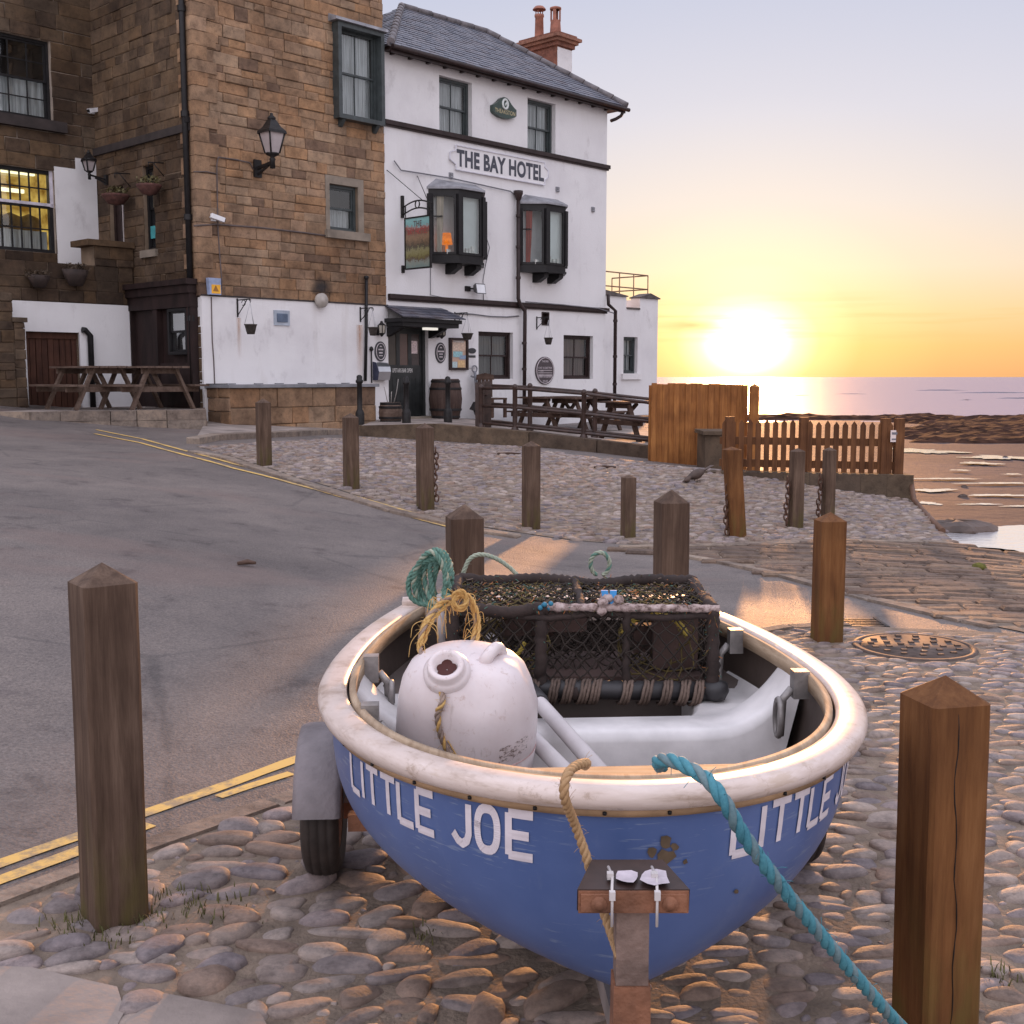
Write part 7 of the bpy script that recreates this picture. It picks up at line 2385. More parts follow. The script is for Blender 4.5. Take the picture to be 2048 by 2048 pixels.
q = at_y(1509, 773, FY - .1); mb = MB(); mb.box(-.07, .07, -.07, .07, 0, q.z - gz0); mb.add([(-.07, -.07, q.z - gz0), (.07, -.07, q.z - gz0), (.07, .07, q.z - gz0), (-.07, .07, q.z - gz0), (0, 0, q.z - gz0 + .05)], [(0, 1, 4), (1, 2, 4), (2, 3, 4), (3, 0, 4)])
mb.v = [(a + q.x, b_ + q.y, c + gz0) for a, b_, c in mb.v]
tag(mk('gate_post', mb, M_fence, base=(q.x, q.y, gz0)), 'square orange brown post just right of the tall board fence', 'gate post')

B0 = at_y(1440, 940, 15.75); B1 = at_y(1805, 948, 15.0)
zt_l = at_y(1512, 839, 15.6).z; zt_r = at_y(1805, 845, 15.0).z
s = thing('picket_fence', 'dark backlit picket fence standing on the low wall above the beach', 'fence', tuple(B0))
mb = MB(); n = 21
for i in range(n):
    t = (i + .5) / n; p = B0.lerp(B1, t) - B0; h = (zt_l + (zt_r - zt_l) * t) - (B0.z + p.z) + rk.uniform(-.012, .012); w_ = .034
    mb.add([(p.x - w_, p.y, p.z), (p.x + w_, p.y, p.z), (p.x + w_, p.y, p.z + h - .05), (p.x, p.y, p.z + h), (p.x - w_, p.y, p.z + h - .05)] + [(p.x - w_, p.y + .022, p.z), (p.x + w_, p.y + .022, p.z), (p.x + w_, p.y + .022, p.z + h - .05), (p.x, p.y + .022, p.z + h), (p.x - w_, p.y + .022, p.z + h - .05)],
           [(0, 1, 2, 3, 4), (9, 8, 7, 6, 5), (0, 5, 6, 1), (1, 6, 7, 2), (2, 7, 8, 3), (3, 8, 9, 4), (4, 9, 5, 0)])
mk('pickets', mb, M_picket, s)
for z in (.10, .40):
    mb = MB(); d = B1 - B0; mb.beam(Vector((0, .05, z)), d + Vector((0, .05, z)), .05, .10); mk('rail', mb, M_picket, s)
for px in (1462, 1611, 1775, 1803):
    p = on_line(px, B0, B1) - B0; mb = MB(); mb.box(p.x - .055, p.x + .055, p.y - .01, p.y + .1, p.z - .02, zt_r - B0.z + .05); mk('post', mb, M_picket, s)
p = on_line(1790, B0, B1); zc_ = at_y(1790, 872, p.y).z
mb = MB(); mb.box(p.x - .05, p.x + .05, p.y - .035, p.y - .028, zc_ - .075, zc_ + .075); mb2 = MB(); mb2.box(p.x - .035, p.x + .035, p.y - .038, p.y - .0355, zc_ + .02, zc_ + .05); mb2.box(p.x - .035, p.x + .02, p.y - .038, p.y - .0355, zc_ - .05, zc_ - .03)
s = thing('fence_notice', 'small white notice fixed near the right end of the picket fence', 'sign', (p.x, p.y - .03, zc_ - .075))
for nm, m_, mt in (('notice_sheet', mb, plain('notice_white', (0.72, 0.62, 0.60), .6, .05)), ('notice_print', mb2, MATS['grey_print'])):
    m_.v = [(a - p.x, b_ - p.y + .03, c - zc_ + .075) for a, b_, c in m_.v]; mk(nm, m_, mt, s)
mb = MB(); d = B1 - B0; n_ = 9
C0, C1 = B0 + Vector((-.5, 0, 0)), B1 + Vector((.10, 0, 0))
for i in range(n_):
    a, b_ = C0.lerp(C1, (i + .004) / n_), C0.lerp(C1, (i + .996) / n_)
    mb.hexa([(a.x, a.y - .16 - rk.uniform(0, .015), -.9), (b_.x, b_.y - .16 - rk.uniform(0, .015), -.9), (b_.x, b_.y + .22, -.9), (a.x, a.y + .22, -.9),
             (a.x, a.y - .14, a.z - .004), (b_.x, b_.y - .14, b_.z - .004), (b_.x, b_.y + .2, b_.z - .004), (a.x, a.y + .2, a.z - .004)])
tag(mk('sea_wall', mb, M_ramp, base=((B0.x + B1.x) / 2, B0.y, -.2)), 'low dark stone wall under the picket fence at the edge of the beach', 'wall')

# ------------------------------------------------------------------ timber posts
M_post = wood('weathered_post', (0.052, 0.029, 0.018), (0.104, 0.064, 0.043), (0.172, 0.113, 0.079), axis=2, algae=(0.10, 0.085, 0.02))
M_post2 = wood('flare_warm_post', (0.095, 0.034, 0.009), (0.165, 0.066, 0.019), (0.225, 0.10, 0.034), axis=2, algae=(0.12, 0.09, 0.02))  # warmth of the sun's flare put into the right-hand posts' wood colour


def post(px, pyb, pyt, w, rot, label, m=M_post, Y=None, lean=(0, 0), chain=None, crack=False, cap=.055):
    if Y is None: p = ground(px, pyb)
    else:
        r = at_y(px, 1000, Y); p = Vector((r.x, Y, gzf(r.x, Y)))
    h = at_y(px, pyt, p.y).z - p.z
    s = thing('timber_post', label, 'post', tuple(p), R(rot), 'square timber posts around the slipway')
    mb = MB(); a = w / 2; hs = h - cap; seg = 14
    rr = random.Random(int(px * 7))
    bev = .010
    prof = [(-a + bev, -a), (a - bev, -a), (a, -a + bev), (a, a - bev), (a - bev, a), (-a + bev, a), (-a, a - bev), (-a, -a + bev)]
    vs = []
    for k in range(seg + 1):
        z = -.1 + (hs + .1) * k / seg
        for (x, y) in prof: vs.append((x * (1 + rr.uniform(-.006, .006)) + lean[0] * z, y * (1 + rr.uniform(-.006, .006)) + lean[1] * z, z))
    n = len(prof)
    fs = [(k * n + i, k * n + (i + 1) % n, (k + 1) * n + (i + 1) % n, (k + 1) * n + i) for k in range(seg) for i in range(n)]
    vs.append((lean[0] * h, lean[1] * h, h)); fs += [(seg * n + i, seg * n + (i + 1) % n, len(vs) - 1) for i in range(n)]
    mb.add(vs, fs); mk('post_shaft', mb, m, s)
    if crack:      # one long drying crack down the near face
        c = MB(); pts = []
        for k in range(26):
            z = hs * (.05 + .93 * k / 25); pts.append((-a * .12 + .0035 * math.sin(k * .9) + .006 * math.sin(k * .23) + rr.uniform(-.0008, .0008) + lean[0] * z, -a - .0004, z))
        c.tube(pts, [.0004] + [.0010 + rr.uniform(0, .0010) for _ in range(24)] + [.0004], 4)
        mk('crack', c, M_black, s)
    if chain:
        sx_, z1_, z0_ = chain; c = MB(); n_ = int((z1_ - z0_) / .055)
        for i in range(n_):
            z = z1_ - i * .055; xx = sx_ + .01 * math.sin(i * .8)
            el = [(xx + (.022 * math.cos(q) if i % 2 else 0), -a * .2 + (0 if i % 2 else .022 * math.cos(q)), z + .040 * math.sin(q)) for q in np.linspace(0, 6.283, 11)[:-1]]
            c.tube(el, .0085, 5, closed=True)
        ch_ = mk('chain', c, plain('rusty_chain', (0.10, 0.05, 0.032), .6, .5, 20, metal=.3), s); ch_.rotation_euler = (0, 0, -R(rot))
    return s


post(230, 1838, 1125, .150, 38, 'big weathered post in the left foreground with green algae at its foot', lean=(0.004, 0.0))
post(1868, 2052, 1350, .150, 13, 'big warm brown post in the right foreground with the blue rope tied round its foot', M_post2, lean=(-.012, 0), crack=True)
post(930, None, 1008, .150, 14, 'stout post right behind the boat stern and the lobster pot', Y=5.2, lean=(-.003, 0), cap=.06)
post(1345, None, 979, .160, 12, 'stout post behind the right end of the lobster pot', Y=6.4, lean=(-.006, 0), cap=.07)
post(1653, 1282, 1024, .150, 6, 'post at the cobble edge beside the round manhole cover', M_post2, cap=.05)
post(529, 932, 797, .150, 30, 'leftmost post of the row along the road kerb', cap=.05)
post(703, 977, 826, .145, 28, 'second post from the left along the road kerb', cap=.05)
post(851, 1020, 846, .150, 28, 'third post from the left along the road kerb with a chain down its side', chain=(.11, .62, .02), cap=.05)
post(1062, 1058, 882, .150, 24, 'pale post standing straight in front of the round plaque', cap=.05)
post(1256, 1075, 949, .120, 22, 'shortest post, alone on the cobbles left of the leaning chained one', cap=.03)
post(1474, 1073, 893, .150, 12, 'leaning chained post in front of the squat stone block', lean=(-.085, 0), chain=(-.11, .55, .0), m=M_post2, cap=.03)
post(1591, 1055, 896, .125, 14, 'pale chained post before the middle of the picket fence', chain=(-.10, .50, .0), cap=.035)
post(1655, 1045, 894, .115, 14, 'pale chained post directly behind the post by the manhole', chain=(-.10, .50, .0), cap=.035)

# ------------------------------------------------------------------ small things on the ground
p = MAN; mb = MB(); r_ = .30
s = thing('manhole_cover', 'round studded iron manhole cover set in the cobbles', 'manhole cover', (p.x, p.y, gzf(p.x, p.y)))
mb.lathe([(r_ + .045, -.02), (r_ + .04, .016), (r_ + .012, .018), (r_ + .008, .004), (r_ - .002, .004), (r_ - .006, .018), (0, .018)], 48); mk('cover', mb, plain('worn_iron_cover', (0.085, 0.060, 0.050), .72, .4, 20, metal=.2, bump=.4), s)
mb = MB()
for k, n_ in ((.25, 5), (.52, 9), (.80, 15)):
    for i in range(n_):
        a = 2 * math.pi * i / n_ + k; x, y = k * r_ * math.cos(a), k * r_ * math.sin(a); mb.box(x - .016, x + .016, y - .012, y + .012, .0185, .026)
mk('studs', mb, MATS['worn_iron_cover'], s)
p = gxy(1722, 1243); z = gzf(*p); mb = MB()
for i in range(5): mb.box(p[0] - .22, p[0] + .10, p[1] - .18 + i * .05, p[1] - .155 + i * .05, z - .01, z + .010)
mb.box(p[0] - .24, p[0] - .22, p[1] - .2, p[1] + .08, z - .01, z + .012); mb.box(p[0] + .10, p[0] + .12, p[1] - .2, p[1] + .08, z - .01, z + .012)
tag(mk('drain_grate', mb, M_iron, base=(p[0], p[1], z)), 'dark drain grate at the road edge behind the cobbles', 'drain')
p = gxy(1392, 965); z = gzf(*p); s = thing('pigeon', 'small dark bird pecking on the far cobbles left of the leaning post', 'bird', (p[0], p[1], z), R(-150))
mb = MB(); mb.lathe([(0, -.13), (.035, -.11), (.065, -.05), (.070, .01), (.05, .07), (.035, .10), (.042, .13), (.034, .165), (.012, .18), (.006, .21), (0, .212)], 12, fn=lambda q: (q[2] * 1.0, q[1], .105 - q[2] * .28 + q[0] * .95 + (-.02 if q[2] > .1 else 0)))
mb.add([(-.10, -.03, .15), (-.10, .03, .15), (-.26, .035, .21), (-.26, -.035, .21), (-.10, 0, .12), (-.26, 0, .195)], [(0, 3, 2, 1), (0, 4, 5, 3), (1, 2, 5, 4), (2, 3, 5)])
mb.tube([(0, .025, .06), (.005, .025, 0), (.03, .025, 0)], .005, 5); mb.tube([(0, -.025, .06), (.005, -.025, 0), (.03, -.025, 0)], .005, 5)
mk('body', mb, plain('dark_feathers', (0.07, 0.045, 0.035), .7, .4, 14), s)
for (px, py, L, lab) in ((1018, 911, .35, 'dark scrap of driftwood on the cobbles left of the pale straight post'), (1210, 938, .3, 'short dark stick lying on the cobbles below the ramp wall'), (392 * .466 + 820 * 0 + 310, 1134, .12, 'small dark twig lying on the asphalt beyond the left post')):
    p = gxy(px, py); z = gzf(*p); mb = MB(); mb.tube([(p[0] - L / 2, p[1], z + .025), (p[0], p[1] + .04, z + .03), (p[0] + L / 2, p[1] + .02, z + .025)], [.012, .02, .010], 6)
    tag(mk('driftwood', mb, M_table2, base=(p[0], p[1], z)), lab, 'driftwood')
p = gxy(1958, 1142); z = gzf(*p); mb = MB(); mb.lathe([(0, 0), (.05, .0), (.065, .03), (.05, .06), (0, .075)], 9, (p[0], p[1], z))
tag(mk('moss_clump', mb, plain('moss', (0.10, 0.095, 0.015), .9, .4, 30, bump=.8), base=(p[0], p[1], z)), 'little green moss clump on the slipway setts', 'moss')
mb = MB(); pts = [at_y(1822, 960, 15.0), at_y(1828, 1000, 14.6), at_y(1840, 1015, 14.2), at_y(1862, 1040, 13.2), at_y(1885, 1062, 12.3)]
mb.tube(pts, .035, 7); tag(mk('edge_pipe', mb, plain('rusty_pipe', (0.12, 0.06, 0.035), .7), base=tuple(pts[1])), 'rusty pipe running down the slipway edge from the wall end', 'pipe')

# weeds and moss growing between the stones at the foot of the left post
M_weed = plain('dull_weeds', (0.10, 0.095, 0.030), .8, .5, 30)
mb = MB(); wr = random.Random(12); pl_ = ground(228, 1838)
for (cx_, cy_, n_, sp_) in ((pl_.x + .10, pl_.y - .02, 50, .07), (pl_.x - .10, pl_.y - .05, 40, .06), (pl_.x + .02, pl_.y - .12, 60, .09), (pl_.x + .28, pl_.y + .05, 60, .10), (pl_.x + .16, pl_.y + .12, 40, .07), (pl_.x + 2.4, pl_.y - .35, 30, .05), (pl_.x + .9, pl_.y - .1, 24, .06)):
    for _ in range(n_):
        x, y = wr.gauss(cx_, sp_ * .6), wr.gauss(cy_, sp_ * .6); z = gzf(x, y) + .006; h = wr.uniform(.012, .038); a = wr.uniform(0, 6.28); l = h * wr.uniform(.2, .9)
        d = Vector((math.cos(a), math.sin(a), 0)); s_ = Vector((-d.y, d.x, 0)) * .0022; b0 = Vector((x, y, z))
        mb.add([b0 - s_, b0 + s_, b0 + d * l * .5 + s_ * .7 + Vector((0, 0, h * .75)), b0 + d * l * .5 - s_ * .7 + Vector((0, 0, h * .75)), b0 + d * l + Vector((0, 0, h))], [(0, 1, 2, 3), (3, 2, 4)])
tag(mk('weeds', mb, M_weed), kind='stuff')
# ================================================================== the dinghy on its trailer
BO = Vector((0.13, 4.05, 0)); BA = Vector((0.06, -1, 0)).normalized(); BP = Vector((-BA.y, BA.x, 0))   # BA: stern to bow, BP: to the picture's right


def BW(s, w, z): return BO + BA * s + BP * w + Vector((0, 0, z))


SB = 1.945


def sheer(s):
    t = max(0.0, (s - 1.1) / 0.95); return 0.735 + 0.042 * t * t + .012 * max(0, (.5 - s)) ** 2


def keel(s):
    t = max(0.0, (s - 1.2) / .8)
    return 0.262 + .02 * t * t


def plan_curve(t, na=26, nf=34, inset=0.0):
    """Half waterline at level t (0 sheer, 1 keel) from stern to stem: list of (s, half breadth)."""
    m = (1 - min(t, 1) ** 3.8) ** 0.58 if t < 1 else 0.0
    m = max(m, 0.0)
    sb = SB - .10 * t ** 1.3 - .10 * t ** 6 - inset
    nx = 1.92 - .22 * t
    o = []
    for i in range(na):
        s = i / na
        b = (.665 - .18 * (1 - s) ** 2 - inset) * m
        o.append((s, max(b, 0)))
    bm = (.665 - inset) * m
    for i in range(nf + 1):
        a = math.pi / 2 * i / nf
        x = math.sin(a) ** (2 / nx); y = math.cos(a) ** (2 / nx)
        o.append((1 + (sb - 1) * x, max(bm * y, 0)))
    return o


def hull_pt(s, w, t): return BW(s, w, sheer(s) - t * (sheer(s) - keel(s)))


def full_curve(t, inset=0.0, na=26, nf=34):
    h = plan_curve(t, na, nf, inset)
    return [(s, -b) for s, b in h] + [(s, b) for s, b in h[::-1][1:]]     # stern left -> stem -> stern right


boat = thing('rowing_boat', 'blue and white dinghy lettered LITTLE JOE resting on a small trailer', 'boat', (BW(1.0, 0, 0)), 0)
BB = BW(1.0, 0, 0)


def bpart(name, mb, mats, parent=None):
    mb.v = [tuple(Vector(p) - BB) for p in mb.v]
    return mk(name, mb, mats, parent or boat)


def blue_paint():
    m, nt, b, out = new_mat('blue_hull_paint'); g = NT(nt)
    co = g.coord(); n = g.noise(co, 3, 5, .6)
    c = g.ramp(n, [(0.3, (0.062, 0.110, 0.275)), (0.7, (0.100, 0.160, 0.360))])
    sc = g.noise(g.coord((6, 6, 60), rot=(.5, .3, .2)), 2.2, 3, .6)
    sc2 = g.noise(co, 5, 2)
    sm = g.math('MULTIPLY', g.ramp(sc, [(0.60, (0, 0, 0)), (0.64, (1, 1, 1))]), g.ramp(sc2, [(0.44, (0, 0, 0)), (0.54, (1, 1, 1))]))
    c = g.mix(g.math('MULTIPLY', sm, .5), c, (0.24, 0.30, 0.42))
    fd = g.ramp(g.noise(g.coord((1, 1, .5)), 7, 7, .75), [(0.55, (0, 0, 0)), (0.72, (1, 1, 1))]); c = g.mix(g.math('MULTIPLY', fd, .35), c, (0.17, 0.22, 0.36))
    ch = g.ramp(g.noise(g.coord((1, 1, 1)), 11, 5, .7), [(0.70, (0, 0, 0)), (0.73, (1, 1, 1))])
    c = g.mix(g.math('MULTIPLY', ch, .5), c, (0.10, 0.07, 0.05))
    g.L(c, b.inputs['Base Color']); b.inputs['Roughness'].default_value = .42
    g.L(g.math('MULTIPLY_ADD', n, .3, .26), b.inputs['Roughness'])
    b.inputs['Coat Weight'].default_value = .15; b.inputs['Coat Roughness'].default_value = .2
    g.L(g.bump(g.noise(co, 4, 3), .12, .02), b.inputs['Normal'])
    return m


M_blue = blue_paint()
NT_ = 20
mb = MB(); rows = []
for k in range(NT_ + 1):
    t = k / NT_; c = full_curve(t); rows.append([hull_pt(s, w, t) for s, w in c])
n = len(rows[0])
mb.add([p for r_ in rows for p in r_], [(k * n + i, k * n + i + 1, (k + 1) * n + i + 1, (k + 1) * n + i)[::-1] for k in range(NT_) for i in range(n - 1)], 0, True)
mb.add([r_[0] for r_ in rows] + [r_[-1] for r_ in rows][::-1], [tuple(range(2 * (NT_ + 1)))])
hull = bpart('hull', mb, M_blue)
# bare patches where the paint has rubbed off at the stem
M_bare = plain('bare_rubbed_patch', (0.11, 0.075, 0.045), .8, .4, 20)
for seed, (px, py, w_, h_) in enumerate(((1303, 1688, 11, 30), (1337, 1685, 26, 52), (1330, 1735, 30, 20), (1432, 1772, 8, 12), (1272, 1738, 34, 12))):
    rs = random.Random(seed); best = None
    for s_ in np.linspace(1.6, SB, 60):
        pass

# rub rail / gunwale: thick rounded moulding following the sheer
c0 = full_curve(0.0, 0, 26, 40)
mb = MB()
prof = [(a * .80, z * .60) for a, z in [(-.030, -.030), (.012, -.040), (.034, -.028), (.043, -.004), (.042, .018), (.030, .034), (.006, .040), (-.030, .038), (-.048, .030), (-.050, .010), (-.034, .004)]]
P3 = [BW(s, w, sheer(s)) for s, w in c0]
nrm = []
for i in range(len(P3)):
    t = (P3[min(i + 1, len(P3) - 1)] - P3[max(i - 1, 0)]); t.z = 0; t.normalize(); nrm.append(Vector((t.y, -t.x, 0)) * -1)
mid = BW(1.0, 0, 0)
if (nrm[10].dot(P3[10] - mid)) < 0: nrm = [-v for v in nrm]
vs = []
for p, v in zip(P3, nrm):
    for a, z in prof: vs.append(p + v * a + Vector((0, 0, z)))
m_ = len(prof)
mb.add(vs, [(i * m_ + k, i * m_ + (k + 1) % m_, (i + 1) * m_ + (k + 1) % m_, (i + 1) * m_ + k) for i in range(len(P3) - 1) for k in range(m_)], 0, True)
# transom cap
for zz, a, b_ in ((0, .03, .035),):
    q0, q1 = P3[0], P3[-1]
    mb.beam(q0 + Vector((0, 0, .0)) - BP * .03, q1 + BP * .03, .085, .075)


def rail_mat():
    m, nt, b, out = new_mat('worn_white_gunwale'); g = NT(nt)
    co = g.coord(); n = g.noise(g.coord((2, 2, 12)), 3.5, 6, .65)
    c = g.ramp(n, [(0.30, (0.40, 0.30, 0.24)), (0.45, (0.60, 0.49, 0.43)), (0.7, (0.72, 0.61, 0.56))])
    sp = g.ramp(g.noise(co, 16, 6, .75), [(0.58, (0, 0, 0)), (0.66, (1, 1, 1))])
    c = g.mix(g.math('MULTIPLY', sp, .6), c, (0.34, 0.24, 0.17))
    wr = g.ramp(g.noise(g.coord((1, 1, 5)), 5, 6, .7), [(0.55, (0, 0, 0)), (0.63, (1, 1, 1))]); c = g.mix(g.math('MULTIPLY', wr, .55), c, (0.50, 0.38, 0.28))
    sc = g.ramp(g.noise(g.coord((8, 3, 30)), 2.5, 4, .7), [(0.67, (0, 0, 0)), (0.71, (1, 1, 1))])
    c = g.mix(g.math('MULTIPLY', sc, .5), c, (0.22, 0.18, 0.16))
    g.L(c, b.inputs['Base Color']); b.inputs['Roughness'].default_value = .36
    g.L(g.bump(n, .2, .006), b.inputs['Normal'])
    return m


M_gun = rail_mat()
gun = bpart('gunwale', mb, M_gun)
# thin ochre band under the rail with screw heads
mb = MB(); vs = []
for p, v in zip(P3, nrm):
    for a, z in ((.002, -.036), (.010, -.037), (.012, -.022), (.004, -.016)): vs.append(p + v * a + Vector((0, 0, z)))
mb.add(vs, [(i * 4 + k, i * 4 + (k + 1) % 4, (i + 1) * 4 + (k + 1) % 4, (i + 1) * 4 + k) for i in range(len(P3) - 1) for k in range(4)], 0, True)
bpart('rub_strip', mb, plain('stained_rub_strip', (0.36, 0.23, 0.13), .6, .35, 9, bump=.3), gun)
mb = MB()
for i in range(3, len(P3) - 3, 5):
    p = P3[i] + nrm[i] * .0125 + Vector((0, 0, -.029)); mb.lathe([(0, -.004), (.004, -.003), (.004, .003), (0, .004)], 8, tuple(p))
bpart('screws', mb, M_black, gun)

# inside: lining, floor, moulded benches
M_inner = plain('dark_lining', (0.085, 0.062, 0.052), .55, .35, 4, bump=.15)
M_gel = plain('white_gelcoat', (0.66, 0.63, 0.62), .30, .18, 7, bump=.06)
M_gel2 = plain('dirty_gelcoat', (0.58, 0.52, 0.48), .5, .2, 4, bump=.1)


def inner_curve(z, inset=.035):
    return [(max(s, .03), w) for s, w in inner_curve0(z, inset)]


def inner_curve0(z, inset=.035):
    """inside outline at height z"""
    t = (sheer(.9) - z) / (sheer(.9) - keel(.9)); t = min(max(t, 0), .96)
    return full_curve(t, inset, 20, 28)


ZF = .42
mb = MB(); lv = [.742, .70, .62, .54, .48, ZF]
rr_ = [[BW(s, w, z + (sheer(s) - .735) * (z - ZF) / (.735 - ZF)) for s, w in inner_curve(min(z, .735))] for z in lv]
n = len(rr_[0])
mb.add([p for r_ in rr_ for p in r_], [(k * n + i, k * n + i + 1, (k + 1) * n + i + 1, (k + 1) * n + i) for k in range(len(lv) - 1) for i in range(n - 1)], 0, True)
mb.add([r_[0] for r_ in rr_] + [r_[-1] for r_ in rr_][::-1], [tuple(range(2 * len(rr_)))[::-1]])
bpart('lining', mb, M_inner)
mb = MB(); mb.add(rr_[-1], [tuple(range(n))])
bpart('floor', mb, M_inner)


def half_w(s, z, inset=.037):
    t = (sheer(s) - z) / (sheer(s) - keel(s)); t = min(max(t, 0), .97)
    c = plan_curve(t, 40, 60, inset)
    for (s0, b0), (s1, b1) in zip(c[:-1], c[1:]):
        if s0 <= s <= s1: return b0 + (b1 - b0) * ((s - s0) / max(1e-6, s1 - s0))
    return 0


def bench(s0, s1, z, up, mats, name, zlow=ZF, front=True):
    """Moulded bench across the boat whose ends sweep up the sides."""
    N = 44; mb = MB(); top = []
    e = .03
    for i in range(N + 1):
        q = -1 + 2 * i / N
        rise = up * max(0, (abs(q) - .60) / .40) ** 2.2
        zz = z + rise
        ring = []
        for (s, dz) in ((s0, -(zz - zlow)), (s0, -e), (s0 + e * .4, -e * .3), (s0 + e, 0), (s1 - e, 0), (s1 - e * .4, -e * .3), (s1, -e), (s1, -(zz - zlow))):
            zc = zz + dz if dz > -.05 else zlow
            hw = half_w(min(max(s, .01), SB - .08), max(zz, .43))
            hwl = half_w(min(max(s, .01), SB - .08), max(zc, .43))
            ring.append(BW(s, q * min(hw, hwl if dz < -.05 else hw), zc))
        top.append(ring)
    m_ = len(top[0])
    mb.add([p for r_ in top for p in r_], [(i * m_ + k, i * m_ + k + 1, (i + 1) * m_ + k + 1, (i + 1) * m_ + k)[::-1] for i in range(N) for k in range(m_ - 1)], 0, True)
    return bpart(name, mb, mats)


bench(.76, .935, .575, .175, M_gel, 'thwart')
bench(.04, .50, .575, .02, M_inner, 'stern_seat')
for sd in (-1, 1):      # white side benches running aft from the thwart
    mb = MB(); vs = []
    for i in range(13):
        s_ = .38 + .40 * i / 12; hw = half_w(s_, .56); q = (.20 + .10 * max(0, (s_ - .55) / .25) ** 2)
        for w, z in ((hw, .60), (hw - .03, .572), (hw - q + .02, .570), (hw - q, .555), (hw - q, ZF)): vs.append(BW(s_, sd * w, z))
    mb.add(vs, [(i * 5 + k, i * 5 + k + 1, i * 5 + 6 + k, i * 5 + 5 + k) for i in range(12) for k in range(4)], 0, True); bpart('side_bench', mb, M_gel)
# bow lockers: white triangles in the nose
mb = MB(); c = [(s, w) for s, w in inner_curve(.60) if s > 1.62]; cl = [(s, w) for s, w in inner_curve(ZF) if s > 1.55]; wl_ = half_w(1.62, ZF, .05)
mb.add([BW(s, w, .60) for s, w in c], [tuple(range(len(c)))]); mb.add([BW(c[0][0], c[0][1], .60), BW(c[-1][0], c[-1][1], .60), BW(c[-1][0], wl_, ZF), BW(c[0][0], -wl_, ZF)], [(0, 1, 2, 3)])
bpart('bow_locker', mb, M_gel)
# inner capping strip in bare wood along the gunwale
mb = MB(); vs = []
for p, v in list(zip(P3, nrm)):
    for a, z in ((-.046, .020), (-.046, -.022), (-.062, -.022), (-.062, .022)): vs.append(p + v * a + Vector((0, 0, z)))
mb.add(vs, [(i * 4 + k, i * 4 + (k + 1) % 4, (i + 1) * 4 + (k + 1) % 4, (i + 1) * 4 + k) for i in range(len(P3) - 1) for k in range(4)], 0, True)
bpart('inwale', mb, wood('bare_inwale', (0.28, 0.19, 0.12), (0.42, 0.31, 0.21), (0.54, 0.42, 0.30), axis=1, scale=1.5))
c = [(p, v) for p, v in zip(P3, nrm) if (p - BO).dot(BA) > SB - .13]
mb = MB(); q = [p - v * .018 + Vector((0, 0, .0205)) for p, v in c]; k = len(q)
mb.add(q + [p - Vector((0, 0, .02)) for p in q], [tuple(range(k)), (k - 1, 0, k, 2 * k - 1)])
bpart('breasthook', mb, wood('breasthook_board', (0.34, 0.21, 0.11), (0.50, 0.34, 0.20), (0.62, 0.46, 0.31), axis=0, scale=1.2))
# rowlocks and fittings
M_galv = plain('galvanised_metal', (0.27, 0.25, 0.24), .5, .4, 14, metal=.5, bump=.3)
for (s, sd) in ((1.28, -1), (.78, -1), (1.02, 1), (.50, 1)):
    hw = half_w(s, .74, .06); mb = MB(); c = BW(s, sd * (hw - .02), sheer(s))
    mb.hexa([tuple(c + BA * a + BP * (b_ * sd) + Vector((0, 0, z))) for z in (-.045, .030) for a, b_ in ((-.020, -.02), (.020, -.02), (.020, .022), (-.020, .022))])
    d = -BP * sd
    mb.tube([c + d * .02 + Vector((0, 0, -.02)), c + d * .045 + Vector((0, 0, -.05)), c + d * .05 + Vector((0, 0, -.15))], .012, 8)
    cc = c + d * .055 + Vector((0, 0, -.10))
    mb.tube([cc + BA * (.026 * math.cos(q)) + Vector((0, 0, .05 * math.sin(q))) for q in np.linspace(0, 6.283, 19)[:-1]], .009, 8, closed=True)
    bpart('rowlock', mb, M_galv)

# lettering painted on both bows, bent onto the hull
GL = {'L': [[(0, 0), (0, 1)], [(0, 0), (.62, 0)]], 'I': [[(.12, 0), (.12, 1)]], 'T': [[(.36, 0), (.36, 1)], [(0, 1), (.72, 1)]], 'E': [[(0, 0), (0, 1)], [(0, 0), (.62, 0)], [(0, .5), (.52, .5)], [(0, 1), (.62, 1)]],
      'J': [[(.52, 1), (.52, .28), (.46, .10), (.32, .0), (.18, .06), (.03, .24)]], 'O': [[(.28 - .28 * math.copysign(abs(math.cos(q)) ** .75, math.cos(q)), .5 + .5 * math.copysign(abs(math.sin(q)) ** .85, math.sin(q))) for q in [k * .2618 for k in range(26)]]], ' ': []}
WD = {'L': .80, 'I': .42, 'T': .88, 'E': .84, 'J': .78, 'O': .86, ' ': .42}


def stroke(pts, w, sub=7):
    """ribbon along a polyline in letter space, mitred, finely divided"""
    P = [Vector(p) for p in pts]; d = []
    for a, b_ in zip(P[:-1], P[1:]):
        for i in range(sub): d.append(a.lerp(b_, i / sub))
    d.append(P[-1]); q = []
    for i, p in enumerate(d):
        t = (d[min(i + 1, len(d) - 1)] - d[max(i - 1, 0)]).normalized(); nn = Vector((-t.y, t.x))
        q.append([p + nn * (w * (k / 3 - .5)) for k in range(4)])
    return q


ARC = []
def arc_table(t):
    c = plan_curve(t, 60, 120); o = [(0, c[-1])]; L = 0
    for a, b_ in zip(c[::-1][:-1], c[::-1][1:]):
        L += math.hypot(a[0] - b_[0], a[1] - b_[1]); o.append((L, b_))
    return o


